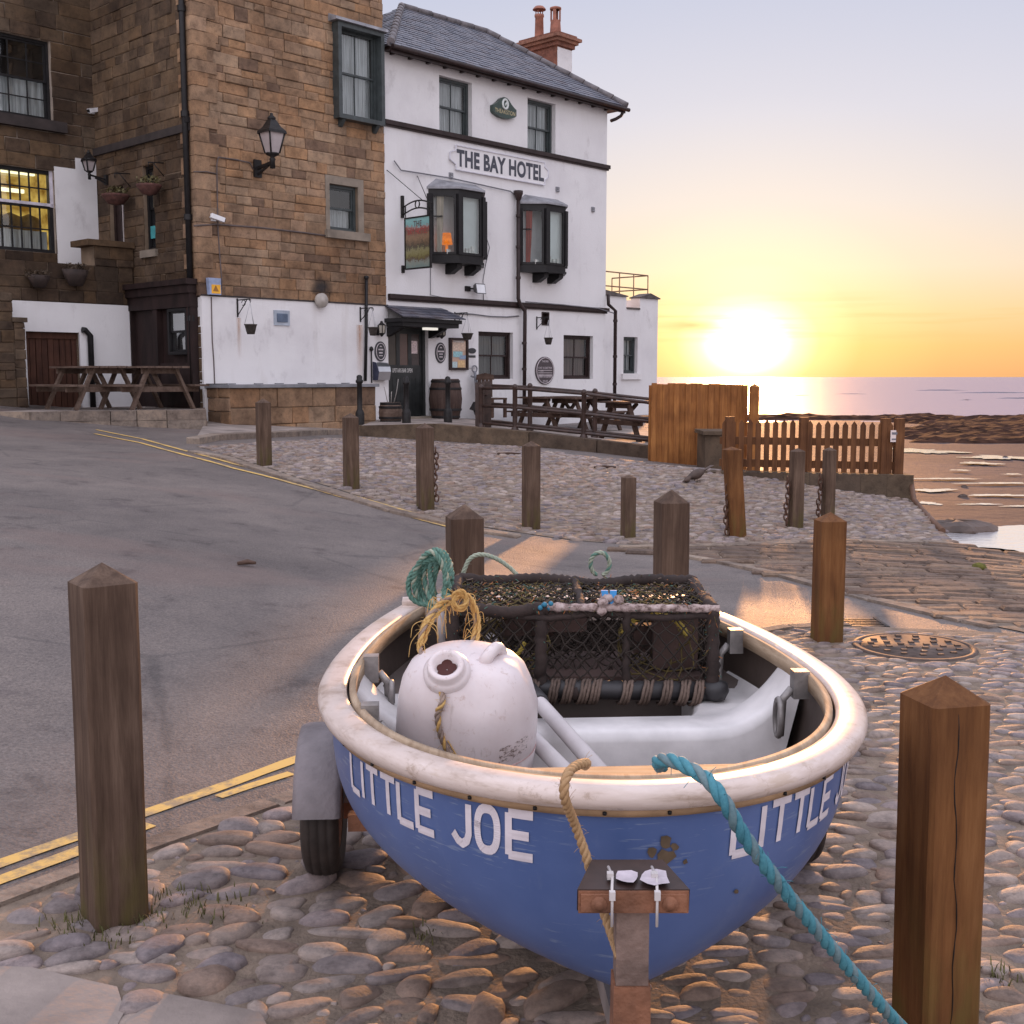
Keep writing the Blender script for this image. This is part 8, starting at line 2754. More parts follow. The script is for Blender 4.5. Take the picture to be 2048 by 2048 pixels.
TBL = {}
def hull_at(arc, t, sd, lift):
    k = round(t, 2)
    if k not in TBL: TBL[k] = arc_table(k)
    o = TBL[k]; L = [x[0] for x in o]
    j = min(max(1, int(np.searchsorted(L, arc))), len(o) - 1)
    f_ = (arc - L[j - 1]) / max(1e-9, L[j] - L[j - 1]); a, b_ = o[j - 1][1], o[j][1]
    s = a[0] + (b_[0] - a[0]) * f_; w = a[1] + (b_[1] - a[1]) * f_
    d = Vector((b_[0] - a[0], b_[1] - a[1])); nn = Vector((-d.y, d.x)).normalized()
    if nn.y < 0: nn = -nn
    p = hull_pt(s, sd * w, t)
    return p + (BA * nn.x + BP * (nn.y * sd)) * lift


def arc_for_px(px, t, sd):
    best = None
    for a in np.linspace(.02, 1.4, 300):
        x, y = proj(hull_at(a, t, sd, 0))
        if sd < 0 and x < px: return a
        if sd > 0 and x > px: return a
    return 1.4


def letter_word(word, a0, a1, t_top, t_bot, sd, name):
    """a0: arc of the word's first letter, a1: of its end"""
    tot = sum(WD[c] for c in word) - .2
    mb = MB(); x = 0
    for ch in word:
        for st in GL[ch]:
            st2 = [(px * 1.0, py) for px, py in st]
            hw = .19 if True else 0
            # keep the stroke ends inside the letter height
            adj = []
            for (px, py) in st2: adj.append((px, .09 + py * .82 if True else py))
            q = stroke(adj, .18)
            # extend ends so that strokes form square corners
            vs = []
            for row in q:
                for p in row:
                    u = (x + p.x) / tot
                    arc = a0 + (a1 - a0) * u; t = t_bot + (t_top - t_bot) * p.y
                    t = max(.02, t)
                    vs.append(hull_at(arc, t, sd, .0022))
            nn_ = 4
            mb.add(vs, [(i * nn_ + k, i * nn_ + k + 1, (i + 1) * nn_ + k + 1, (i + 1) * nn_ + k) for i in range(len(q) - 1) for k in range(3)])
        x += WD[ch]
    mb.v = [tuple(Vector(p) - BB) for p in mb.v]
    return mk(name, mb, plain('hull_lettering', (0.72, 0.66, 0.70), .5, .12, 14), hull)


_hp = hull_at
tm = .2
aL0 = arc_for_px(704, .14, -1); aL1 = arc_for_px(1070, .2, -1)
for ch in ('LITTLE JOE',): letter_word(ch, aL0, aL1,   .085, .315, -1, 'lettering')
aR0 = arc_for_px(1462, .3, 1)
letter_word('LITTLE JOE', aR0, aR0 + (aL0 - aL1),   .085, .315, 1, 'lettering')
# rubbed patches
mb = MB(); rs = random.Random(4)
for (arc, t, r_) in ((.02, .24, .013), (.045, .20, .016), (.05, .26, .02), (.065, .22, .010), (.035, .36, .014), (.06, .37, .018), (-.0, .37, .012), (.22, .48, .008), (.09, .29, .006)):
    cen_ = hull_at(abs(arc) + .002, t, 1 if arc >= 0 else -1, .0024); k = 9; vs = []
    for i in range(k):
        a = 2 * math.pi * i / k; q = r_ * rs.uniform(.5, 1.1)
        vs.append(hull_at(max(.001, arc + q * math.cos(a)), t + q * 1.8 * math.sin(a) * 1.2, 1, .0022))
    mb.add(vs, [tuple(range(k))])
mb.v = [tuple(Vector(p) - BB) for p in mb.v]
mk('rubbed_patch', mb, M_bare, hull)

# ------------------------------------------------------------------ trailer
M_steel = plain('galvanised_trailer', (0.36, 0.32, 0.31), .5, .35, 9, metal=.5, bump=.35, bscale=40)
M_rusty = plain('rusty_steel', (0.20, 0.085, 0.045), .8, .45, 12, bump=.7, bscale=45)
M_rubber = plain('black_rubber', (0.035, 0.026, 0.022), .7, .3, 20, bump=.3)
tl = thing('boat_trailer', 'small galvanised trailer with grey mudguards and a rusty bow post under the dinghy', 'trailer', tuple(BW(.6, 0, 0)))
TB_ = BW(.6, 0, 0)


def tpart(name, mb, m, parent=None):
    mb.v = [tuple(Vector(p) - TB_) for p in mb.v]; return mk(name, mb, m, parent or tl)


wl = at_z(652, 1742, 0.0)
_d2 = wl - BO; ws_ = _d2.dot(BA); ww_ = _d2.dot(BP)
for sd in (-1, 1):
    w0 = sd * abs(ww_)
    mb = MB(); c = BW(ws_, w0, .205); r_ = .200; hw = .058

    def ring(prof, mb=mb, c=c, seg=36):
        vs = []
        for (rad, x) in prof:
            for k in range(seg):
                a = 2 * math.pi * k / seg; vs.append(c + BP * x + BA * (rad * math.cos(a)) + Vector((0, 0, rad * math.sin(a))))
        return vs, [(i * seg + k, i * seg + (k + 1) % seg, (i + 1) * seg + (k + 1) % seg, (i + 1) * seg + k) for i in range(len(prof) - 1) for k in range(seg)]
    v, f_ = ring([(.125, -hw * .8), (.165, -hw), (.190, -hw * .82), (.200, -hw * .5), (.196, -hw * .46), (.201, -hw * .4), (.203, -hw * .05), (.198, 0), (.203, hw * .05), (.201, hw * .4), (.196, hw * .46), (.200, hw * .5), (.190, hw * .82), (.165, hw), (.125, hw * .8)])
    mb.add(v, f_, 0, True)
    wh = tpart('wheel', mb, M_rubber)
    mb = MB(); v, f_ = ring([(.02, -.03), (.05, -.035), (.09, -.015), (.122, -.045), (.128, -.045), (.128, .045), (.122, .045), (.09, .02), (.05, .035), (.02, .03)], mb); mb.add(v, f_, 0, True)
    for k in range(5):
        a = 2 * math.pi * k / 5; p = c + BA * (.07 * math.cos(a)) + Vector((0, 0, .07 * math.sin(a))); mb.tube([p - BP * .045, p + BP * .045], .009, 6)
    tpart('rim', mb, M_rusty, wh)
    mb = MB(); vs = []; gw = .072; prof = [(-gw, -.035), (-gw + .003, -.008), (-gw + .02, .0), (gw - .02, .0), (gw - .003, -.008), (gw, -.035), (gw - .006, -.035), (gw - .012, -.012), (-gw + .012, -.012), (-gw + .006, -.035)]
    NA = 22
    for i in range(NA + 1):
        a = R(14) + (R(166)) * i / NA; rad = .268
        for (x, dr) in prof: vs.append(c + BP * x + BA * ((rad + dr) * math.cos(a)) + Vector((0, 0, (rad + dr) * math.sin(a))))
    m_ = len(prof)
    mb.add(vs, [(i * m_ + k, i * m_ + (k + 1) % m_, (i + 1) * m_ + (k + 1) % m_, (i + 1) * m_ + k) for i in range(NA) for k in range(m_)], 0, True)
    mb.add(vs[:m_], [tuple(range(m_))])
    tpart('mudguard', mb, plain('grey_plastic_guard', (0.185, 0.16, 0.165), .55, .3, 9, bump=.3, bscale=60))
mb = MB()
mb.beam(BW(ws_, -abs(ww_) + .06, .205), BW(ws_, abs(ww_) - .06, .205), .05, .05)
for sd in (-1, 1):
    mb.beam(BW(ws_ - .02, sd * (abs(ww_) - .12), .25), BW(ws_ - .02, sd * (abs(ww_) - .12), .36), .05, .05); mb.beam(BW(ws_ + .20, sd * (abs(ww_) - .09), .24), BW(ws_ + .20, sd * (abs(ww_) - .27), .24), .04, .05)
tpart('axle', mb, M_rusty)
mb = MB(); mb.beam(BW(.15, 0, .22), BW(2.75, .0, .20), .06, .06); mb.beam(BW(.6, -.2, .26), BW(.6, .2, .26), .08, .04); mb.beam(BW(1.45, -.12, .26), BW(1.45, .12, .26), .06, .05)
tpart('drawbar', mb, M_steel)
# bow post with its rubber faced snubber
YP = 1.925; YF = YP - .045
pt = at_y(1263, 1790, YP)
pxs = pt.x; ZT = pt.z
mb = MB()
T = .028; th = .0035
xb = pxs
zlo = .18; zmid = at_y(1262, 1955, YP).z
for (z0, z1) in ((zmid, ZT),):
    for (ax0, ax1, ay0, ay1) in ((-T, T, -T, -T + th), (-T, T, T - th, T), (-T, -T + th, -T + th, T - th), (T - th, T, -T + th, T - th)):
        mb.box(xb + ax0, xb + ax1, YP + ay0, YP + ay1, z0, z1)
mp = tpart('bow_post', mb, plain('rust_stained_steel', (0.21, 0.145, 0.12), .6, .4, 14, metal=.3, bump=.5, bscale=40))
mb = MB(); T2 = T + .0035
mb.hexa([(xb - T2 - .004, YP - T2, zlo), (xb + T2 + .004, YP - T2, zlo), (xb + T2 + .004, YP + T2, zlo), (xb - T2 - .004, YP + T2, zlo), (xb - T2, YP - T2, zmid - .001), (xb + T2, YP - T2, zmid - .001), (xb + T2, YP + T2, zmid - .001), (xb - T2, YP + T2, zmid - .001)])
mb.beam((xb, YP, zlo + .02), BW(2.2, 0, .21), .06, .06)
tpart('rusty_post_foot', mb, M_rusty, mp)
# snubber block
lf = at_y(1157, 1805, YF); rf = at_y(1378, 1805, YF); zt = at_y(1267, 1782, YF).z; zbm = at_y(1267, 1828, YF).z
ybk = YP + .07
mb = MB()
mb.box(lf.x, rf.x, YF + .003, YF + .012, zbm, zt - .002)
for (x0, x1) in ((lf.x + .004, xb - T - .006), (xb + T + .006, rf.x - .004)): mb.box(x0, x1, YF - .002, YF + .003, zbm + .004, zt - .006)
sn = tpart('snubber', mb, M_rusty)
mb = MB(); mb.hexa([(lf.x - .002, YF + .013, zbm), (rf.x + .002, YF + .013, zbm), (rf.x - .03, ybk, zbm + .01), (lf.x + .03, ybk, zbm + .01), (lf.x - .002, YF + .006, zt), (rf.x + .002, YF + .006, zt), (rf.x - .03, ybk, zt + .006), (lf.x + .03, ybk, zt + .006)])
tpart('rubber_block', mb, plain('brown_black_rubber', (0.04, 0.022, 0.018), .45, .4, 16), sn)
for x in (lf.x + (xb - T - lf.x) * .52, xb + T + (rf.x - xb - T) * .5):
    mb = MB(); z = (zt + zbm) / 2 - .002; mb.lathe([(0, .008), (.007, .008), (.007, .004), (.013, .004), (.014, 0), (.014, -.002)], 10, (0, 0, 0), fn=lambda p: (x + p[0], YF - .0025 - p[2], z + p[1]))
    tpart('bolt', mb, M_rusty, sn)
for x in (xb - T - .010, xb + T + .010):
    mb = MB(); mb.tube([(x, YF - .005, zbm - .02), (x, YF - .007, zt - .004), (x, YF, zt + .006), (x + (.004), YP - .01, zt + .010), (x, YP + .03, zt + .010)], .0026, 6); mb.box(x - .005, x + .005, YF - .012, YF - .003, zt - .012, zt + .003); mb.box(x - .0055, x + .0055, YF + .03, YF + .042, zt + .006, zt + .017)
    tpart('cable_tie', mb, plain('white_tie', (0.55, 0.51, 0.50), .5, .15), sn)
for (x0, x1, y0, y1, k) in ((xb - .028, xb + .012, YP - .035, YP + .02, 0), (xb + .012, xb + .062, YP - .05, YP + .03, 1)):
    mb = MB(); vs = []; c_ = ((x0 + x1) / 2, (y0 + y1) / 2)
    for i in range(11):
        a = 2 * math.pi * i / 11; q = rs.uniform(.75, 1.15); vs.append((c_[0] + (x1 - x0) / 2 * q * math.cos(a), c_[1] + (y1 - y0) / 2 * q * math.sin(a), zt + .0088 + k * .0008))
    mb.add(vs, [tuple(range(11))])
    tpart('worn_white_patch', mb, plain('worn_patch', (0.52, 0.46, 0.50), .7, .2, 30), sn)


# ------------------------------------------------------------------ ropes
def catmull(pts, n=10):
    P = [Vector(p) for p in pts]; P = [P[0] * 2 - P[1]] + P + [P[-1] * 2 - P[-2]]; o = []
    for i in range(1, len(P) - 2):
        for k in range(n):
            t = k / n; a, b_, c, d = P[i - 1], P[i], P[i + 1], P[i + 2]
            o.append(0.5 * ((2 * b_) + (c - a) * t + (2 * a - 5 * b_ + 4 * c - d) * t * t + (3 * b_ - a - 3 * c + d) * t ** 3))
    o.append(P[-2]); return o


def rope(mb, pts, r_, n=12, pitch=None, mats=(0, 0, 0), strands=3, seg=6, fuzz=0, frs=None):
    """Laid rope: strands twisted round the line."""
    c = catmull(pts, n); pitch = pitch or r_ * 9
    # resample evenly
    L = [0]
    for a, b_ in zip(c[:-1], c[1:]): L.append(L[-1] + (b_ - a).length)
    step = pitch / 9; k = max(4, int(L[-1] / step)); S = np.linspace(0, L[-1], k + 1); q = []; j = 0
    for s in S:
        while j < len(L) - 2 and L[j + 1] < s: j += 1
        f_ = (s - L[j]) / max(1e-9, L[j + 1] - L[j]); q.append(c[j].lerp(c[j + 1], min(1, f_)))
    prev = None; fr_ = []
    for i, p in enumerate(q):
        t = (q[min(i + 1, len(q) - 1)] - q[max(0, i - 1)]).normalized()
        if prev is None: u = (Vector((0, 0, 1)) if abs(t.z) < .9 else Vector((1, 0, 0))); u = (u - t * u.dot(t)).normalized()
        else: u = (prev - t * prev.dot(t)).normalized()
        prev = u; fr_.append((u, t.cross(u)))
    for st in range(strands):
        line = []
        for i, p in enumerate(q):
            a = 2 * math.pi * (S[i] / pitch + st / strands); u, w = fr_[i]; line.append(p + (u * math.cos(a) + w * math.sin(a)) * r_ * .52)
        mb.tube(line, r_ * .60, seg, mats[st % len(mats)])
    if fuzz:
        for _ in range(fuzz):
            i = frs.randrange(len(q)); u, w = fr_[i]; a = frs.uniform(0, 6.28); d = u * math.cos(a) + w * math.sin(a)
            p = q[i] + d * r_ * .8; e = p + d * frs.uniform(.3, 1.4) * r_ + Vector((frs.uniform(-1, 1), frs.uniform(-1, 1), frs.uniform(-1, 1))) * r_ * 1.2
            mb.tube([p, (p + e) / 2 + Vector((0, 0, r_ * .2)), e], r_ * .05, 3, mats[0])
    return mb


def rope_mat(name, c0, c1, rough=.75):
    if name in MATS: return MATS[name]
    m, nt, b, out = new_mat(name); g = NT(nt)
    n = g.noise(g.coord(), 130, 3, .7); n2 = g.noise(g.coord(), 9, 4)
    c = g.mix(.5, g.ramp(n, [(0.3, c0), (0.7, c1)]), g.ramp(n2, [(0.35, c0), (0.65, c1)]))
    g.L(c, b.inputs['Base Color']); b.inputs['Roughness'].default_value = rough
    g.L(g.bump(n, .5, .002), b.inputs['Normal']); MATS[name] = m
    return m


frs = random.Random(21)
ztop = lambda s: sheer(s) + .04
bt = lambda px, py, Y: at_y(px, py, Y)
# blue mooring rope
M_brope = rope_mat('turquoise_rope', (0.025, 0.14, 0.19), (0.085, 0.29, 0.35)); M_brope2 = rope_mat('greyed_turquoise_rope', (0.07, 0.14, 0.165), (0.18, 0.26, 0.28))
cpts = [bt(1322, 1534, 2.06), bt(1318, 1522, 2.02), bt(1345, 1521, 1.985), bt(1385, 1540, 1.95), bt(1418, 1562, 1.925), bt(1450, 1605, 1.90), bt(1490, 1675, 1.91), bt(1560, 1770, 1.95), bt(1650, 1880, 2.03), bt(1740, 1985, 2.13), bt(1815, 2065, 2.25), bt(1850, 2075, 2.40)]
mb = MB(); rope(mb, cpts, .0125, 14, .085, (0, 1, 0), 3, 7, 60, frs)
tag(mk('mooring_rope', mb, [M_brope, M_brope2], base=tuple(cpts[0])), 'turquoise blue twisted rope from the bow down to the right foreground post', 'rope')
# brown rope tied round the bow
M_hrope = rope_mat('hemp_rope', (0.30, 0.17, 0.075), (0.52, 0.34, 0.18))
cpts = [bt(1170, 1532, 2.11), bt(1172, 1526, 2.06), bt(1150, 1533, 2.01), bt(1135, 1550, 1.965), bt(1128, 1580, 1.945), bt(1132, 1606, 1.955), bt(1150, 1650, 2.0), bt(1170, 1705, 2.01), bt(1190, 1775, 2.0), bt(1210, 1830, 1.99), bt(1226, 1875, 1.96), bt(1240, 1915, 1.90)]
mb = MB(); rope(mb, cpts, .0085, 12, .045, (0,), 3, 6, 50, frs)
tag(mk('bow_rope', mb, M_hrope, base=tuple(cpts[0])), 'thin brown rope looped over the bow rim and tied to the trailer post', 'rope')

# ------------------------------------------------------------------ oars
M_oar = plain('pale_oar_paint', (0.52, 0.48, 0.48), .45, .12, 6); M_sleeve = plain('black_sleeve', (0.03, 0.028, 0.03), .5, .3, 12)
for (a, b_, lab) in ((bt(1205, 1548, 2.72), bt(1072, 1398, 3.30), 'pale oar with a black sleeve lying under the lobster pot, the right one'), (bt(1135, 1548, 2.70), bt(1030, 1440, 3.25), 'pale oar lying close beside the white drum')):
    d = (b_ - a).normalized(); far_ = b_ + d * .55; s = thing('oar', lab, 'oar', tuple(a), 0, None); rel = lambda p: Vector(p) - a
    mb = MB(); mb.tube([rel(a - d * .05), rel(b_ + d * .25), rel(far_)], .0215, 14); mk('shaft', mb, M_oar, s)
    mb = MB(); mb.tube([rel(b_ - d * .045), rel(b_ - d * .035), rel(b_ + d * .20)], [.025, .029, .029], 14); mk('sleeve', mb, M_sleeve, s)
    mb = MB(); e = far_; sv = d.cross(Vector((0, 0, 1))).normalized(); mb.add([rel(e - sv * .02 - d * .02), rel(e + sv * .02 - d * .02), rel(e + sv * .06 + d * .15), rel(e + sv * .06 + d * .35), rel(e - sv * .06 + d * .35), rel(e - sv * .06 + d * .15)], [tuple(range(6))])
    mb.v += [(x, y, z + .012) for x, y, z in mb.v[:6]]; mb.f += [[11, 10, 9, 8, 7, 6]] + [[i, (i + 1) % 6, 6 + (i + 1) % 6, 6 + i] for i in range(6)]; mb.m += [0] * 7; mb.smooth += [False] * 7
    mk('blade', mb, M_oar, s)

# ------------------------------------------------------------------ white plastic drum used as a float
dc = at_y(921, 1400, 2.92); DZ = .428
M_drum, nt_, b_, out_ = new_mat('white_plastic_drum'); g = NT(nt_)
co = g.coord(); n1 = g.noise(co, 4, 5, .6)
c = g.ramp(n1, [(0.3, (0.60, 0.51, 0.50)), (0.7, (0.77, 0.70, 0.70))])
spk = g.ramp(g.noise(co, 24, 6, .8), [(0.58, (0, 0, 0)), (0.70, (1, 1, 1))]); c = g.mix(g.math('MULTIPLY', spk, .55), c, (0.36, 0.20, 0.13))
scr = g.ramp(g.noise(g.coord((30, 30, 4)), 2, 4, .7), [(0.62, (0, 0, 0)), (0.70, (1, 1, 1))]); c = g.mix(g.math('MULTIPLY', scr, .45), c, (0.35, 0.27, 0.24))
g.L(c, b_.inputs['Base Color']); b_.inputs['Roughness'].default_value = .38; b_.inputs['Subsurface Weight'].default_value = .12; b_.inputs['Subsurface Radius'].default_value = (.04, .03, .025)
g.L(g.bump(n1, .12, .01), b_.inputs['Normal'])
ft_ = thing('plastic_drum', 'white plastic drum float with a frayed rope handle sitting in the dinghy', 'float', (dc.x, dc.y, DZ))
tilt = Matrix.Rotation(R(10), 3, 'X') @ Matrix.Rotation(R(4), 3, 'Y')
tf = lambda p: tuple(tilt @ Vector(p))
mb = MB()
rr0 = .178; Hh = .40
prof = [(0, 0), (.13, 0), (.158, .02), (.168, .05), (.176, .16), (.179, .205), (.1765, .212), (.179, .219), (.1785, .27), (.176, .325), (.169, .368), (.152, .405), (.122, .430), (.080, .441), (.040, .444), (0, .445)]
SEG = 56
vs = []
for r_, z in prof:
    for k in range(SEG):
        a = 2 * math.pi * k / SEG
        q = r_
        zz = z
        # recessed hand grips and flat shoulders moulded into the top
        if z > .33:
            ca = math.cos(a - R(-40)); sa_ = math.sin(a - R(-40))
            grip = math.exp(-((ca - .75) / .22) ** 2) * math.exp(-((z - .395) / .03) ** 2); q *= 1 - .10 * grip; zz -= .02 * grip
        vs.append(tf((q * math.cos(a), q * math.sin(a) * .97, zz)))
mb.add(vs, [(i * SEG + k, i * SEG + (k + 1) % SEG, (i + 1) * SEG + (k + 1) % SEG, (i + 1) * SEG + k) for i in range(len(prof) - 1) for k in range(SEG)], 0, True)
body = mk('drum_body', mb, M_drum, ft_)
# filler neck towards the camera-left
nk = Vector((-.055, -.098, .436)); nd = Vector((-.12, -.56, .82)).normalized(); nu = nd.cross(Vector((1, 0, 0))).normalized(); nv = nd.cross(nu)
mb = MB()
pr2 = [(.058, -.055), (.058, .004), (.050, .010), (.045, .014), (.045, .030), (.041, .034), (.031, .033), (.029, .010), (0, .009)]
vs = []
for r_, h in pr2:
    for k in range(28):
        a = 2 * math.pi * k / 28; vs.append(tf(nk + nd * h + (nu * math.cos(a) + nv * math.sin(a)) * r_))
mb.add(vs, [(i * 28 + k, i * 28 + (k + 1) % 28, (i + 1) * 28 + (k + 1) % 28, (i + 1) * 28 + k)[::-1] for i in range(len(pr2) - 1) for k in range(28)], 0, True)
neck = mk('filler_neck', mb, M_drum, ft_)
mb = MB()
for k, r_ in ((0, .014), (1, .011), (2, .013), (3, .010), (4, .012)):
    a = 1.256 * k; c_ = nk + nd * (.0105 + .0004 * k) + (nu * math.cos(a) + nv * math.sin(a)) * .014
    mb.add([tf(c_ + (nu * math.cos(t) + nv * math.sin(t)) * r_) for t in np.linspace(0, 6.283, 13)[:-1]], [tuple(range(12))])
mk('rusty_hole', mb, plain('dark_red_hole', (0.07, 0.015, 0.010), .7), neck)
# moulded handle lug
mb = MB(); mb.tube([tf(p) for p in catmull([(.030, -.03, .425), (.040, -.035, .452), (.058, .0, .462), (.072, .03, .445), (.078, .04, .415)], 6)], .016, 10); mk('lug', mb, M_drum, ft_)
# worn print panel
mb = MB(); vs = []
for i in range(9):
    for j in range(2):
        a = R(-62) + R(30) * i / 8; z = .225 + .045 * j + .010 * i / 8; q = .1795; vs.append(tf((q * math.cos(a), q * math.sin(a) * .97, z)))
M_print, nt_, b_, out_ = new_mat('worn_drum_print'); g = NT(nt_); b_.inputs['Base Color'].default_value = (0.22, 0.14, 0.11, 1); b_.inputs['Roughness'].default_value = .6
g.L(g.math('MULTIPLY', g.ramp(g.noise(g.coord((1, 1, 2.2)), 60, 4, .8), [(0.50, (0, 0, 0)), (0.6, (1, 1, 1))]), .7), b_.inputs['Alpha'])
mb.add(vs, [(2 * i, 2 * i + 2, 2 * i + 3, 2 * i + 1) for i in range(8)]); mk('worn_print', mb, M_print, body)
mb = MB(); mb.tube([tf((.1785 * math.cos(a), .1785 * math.sin(a) * .97, .212)) for a in np.linspace(0, 6.283, 57)[:-1]], .0013, 4, closed=True); mk('seam', mb, plain('pink_seam', (0.50, 0.30, 0.28), .6), body)
# frayed yellow rope: a handle arching over the top, and a tail down the front
M_fray = rope_mat('frayed_yellow_rope', (0.38, 0.20, 0.05), (0.68, 0.46, 0.17)); M_old = rope_mat('old_grey_rope', (0.16, 0.11, 0.09), (0.40, 0.30, 0.24))
o_ = Vector((dc.x, dc.y, DZ)); L_ = lambda px, py, Y: tuple(at_y(px, py, Y) - o_)
mb = MB()
arch = [L_(838, 1296, 2.90), L_(850, 1248, 2.93), L_(880, 1208, 2.98), L_(915, 1192, 3.02), L_(938, 1200, 3.04), L_(952, 1240, 3.04), L_(948, 1275, 3.02), L_(940, 1298, 2.98)]
rope(mb, arch, .0075, 12, .06, (0, 1, 0), 3, 5, 220, frs)
arch2 = [L_(846, 1290, 2.91), L_(866, 1240, 2.95), L_(905, 1203, 3.0), L_(936, 1190, 3.02), L_(955, 1225, 3.03), L_(958, 1262, 3.02), L_(950, 1296, 2.99)]
rope(mb, arch2, .005, 12, .05, (0, 0, 1), 2, 5, 200, frs)
knot = [L_(920 + 14 * math.cos(q), 1195 + 18 * math.sin(q) + q * 1.0, 3.0 - .02 * math.sin(q * .5)) for q in np.linspace(0, 12.6, 18)]
rope(mb, knot, .006, 6, .05, (0,), 2, 5, 120, frs)
for k in range(34):
    q = frs.uniform(0, 1); i = int(q * (len(arch) - 1)); p = Vector(arch[i]); d = Vector((frs.uniform(-1, 1), frs.uniform(-1, 1), frs.uniform(-1.6, .6))) * .035
    mb.tube(catmull([p, p + d * .5 + Vector((frs.uniform(-.01, .01), 0, .01)), p + d, p + d * 1.2 + Vector((0, 0, -.03))], 4), .0011, 3)
mk('rope_handle', mb, [M_fray, M_old], ft_)
mb = MB()


def on_drum(a_deg, z, lift=.006):
    a = R(a_deg); r_ = float(np.interp(z, [p[1] for p in prof], [p[0] for p in prof])) + lift; return tf((r_ * math.cos(a), r_ * math.sin(a) * .97, z))


tail = [L_(838, 1296, 2.90), on_drum(-113, .40), on_drum(-113, .35), on_drum(-107, .29), on_drum(-97, .245), on_drum(-86, .20), on_drum(-75, .165), on_drum(-66, .14), on_drum(-58, .125)]
rope(mb, tail, .0075, 10, .05, (0, 1, 1), 3, 5, 110, frs)
mb.tube([tuple(Vector(p) + Vector((.012, -.002, 0))) for p in catmull(tail[3:], 8)], .0018, 4, 0)
mb.tube(catmull([on_drum(-104, .20), on_drum(-107, .15), on_drum(-103, .12), on_drum(-97, .11)], 6), .0016, 4, 0)
for k in range(26):
    p = Vector(on_drum(frs.uniform(-84, -64), frs.uniform(.05, .10))); d = Vector((frs.uniform(-1, 1), frs.uniform(-.6, .1), frs.uniform(-1, .6))) * .03; mb.tube([p, p + d * .6, p + d + Vector((0, 0, -.01))], .0012, 3, k % 2)
mk('rope_tail', mb, [M_fray, M_old], ft_)

# ------------------------------------------------------------------ lobster pot
M_wrap = rope_mat('tarred_wrapping', (0.013, 0.008, 0.007), (0.045, 0.027, 0.022), .85); M_net = rope_mat('dark_net_twine', (0.012, 0.008, 0.006), (0.040, 0.027, 0.020), .85)
M_net2 = rope_mat('olive_net_twine', (0.05, 0.036, 0.012), (0.16, 0.115, 0.032), .85); M_crust, nt_, b_, out_ = new_mat('barnacled_bar'); g = NT(nt_)
n_ = g.noise(g.coord(), 45, 5, .7); g.L(g.ramp(n_, [(0.38, (0.12, 0.08, 0.07)), (0.52, (0.38, 0.29, 0.27)), (0.7, (0.52, 0.44, 0.42))]), b_.inputs['Base Color']); b_.inputs['Roughness'].default_value = .9; g.L(g.bump(n_, .9, .006), b_.inputs['Normal'])
LF, RF = at_y(905, 1222, 3.50), at_y(1428, 1212, 3.46)
zt = (LF.z + RF.z) / 2; fl_, fr2 = at_y(905, 1390, 3.50), at_y(1424, 1386, 3.46); zb = .603
BL, BR = at_y(903, 1152, 3.92), at_y(1405, 1168, 3.88)
ztb = (BL.z + BR.z) / 2
pl = LF; pr3 = RF
potO = Vector(((LF.x + RF.x) / 2, 3.48, zb - .02))
pot = thing('lobster_pot', 'old netted lobster pot with tarred frame and barnacled bar lying across the dinghy stern', 'lobster pot', tuple(potO))
PT = lambda a, b_, c: Vector((LF.x + (RF.x - LF.x) * a, 3.48 + .42 * b_ + (-.02 + .04 * (1 - a)), zb + (zt + (ztb - zt) * b_ - zb) * c)) - potO   # a along, b depth, c up
mb = MB()


def wrapped(p, q, r_):
    p, q = Vector(p), Vector(q); n = max(6, int((q - p).length / .012)); ph_ = frs.uniform(0, 6); w_ = [math.sin(math.pi * i / n) * .009 * math.sin(ph_ + i * .19) for i in range(n + 1)]; mb.tube([p.lerp(q, i / n) + Vector((frs.uniform(-.003, .003), w_[i] + frs.uniform(-.003, .003), w_[i] * .8 - .006 * math.sin(math.pi * i / n) + frs.uniform(-.002, .002))) for i in range(n + 1)], [r_ * (1 + .16 * (i % 2) + frs.uniform(-.08, .08)) for i in range(n + 1)], 8)


for (p, q, r_) in ((PT(0, 0, 0), PT(0, 0, 1), .019), (PT(1, 0, 0), PT(1, 0, 1), .018), (PT(.34, 0, 0), PT(.34, 0, 1), .018), (PT(.67, .0, .0), PT(.67, .0, 1), .012), (PT(0, 0, 1), PT(.36, 0, 1), .017), (PT(0, 1, 1), PT(1, 1, 1), .019), (PT(0, 1, 0), PT(0, 1, 1), .018), (PT(1, 1, 0), PT(1, 1, 1), .018),
                   (PT(0, 0, 1), PT(0, 1, 1), .017), (PT(1, 0, 1), PT(1, 1, 1), .017), (PT(0, 0, 0), PT(0, 1, 0), .018), (PT(1, 0, 0), PT(1, 1, 0), .018), (PT(0, 1, 0), PT(1, 1, 0), .018), (PT(0, 0, .0), PT(1.01, 0, .0), .022), (PT(.0, 0, .93), PT(1, 0, .93), .010), (PT(.5, 0, 1), PT(.5, 1, 1), .012)):
    wrapped(p, q, r_)
mk('frame', mb, M_wrap, pot)
mb = MB(); p, q = PT(.36, -.015, 1.02), PT(1.02, -.015, 1.02); n = 46
mb.tube([p.lerp(q, i / n) for i in range(n + 1)], [.0115 * (1.25 if i % 9 in (3, 4) else 1) * frs.uniform(.85, 1.12) for i in range(n + 1)], 9); wx = PT(.6, -.01, 1.05)
for k in range(9): c_ = wx + Vector((frs.uniform(-.03, .03), frs.uniform(-.015, .015), frs.uniform(-.02, .025))); mb.lathe([(0, -.016), (.014, -.008), (.017, 0), (.012, .012), (0, .016)], 8, tuple(c_))
mk('barnacled_bar', mb, M_crust, pot)
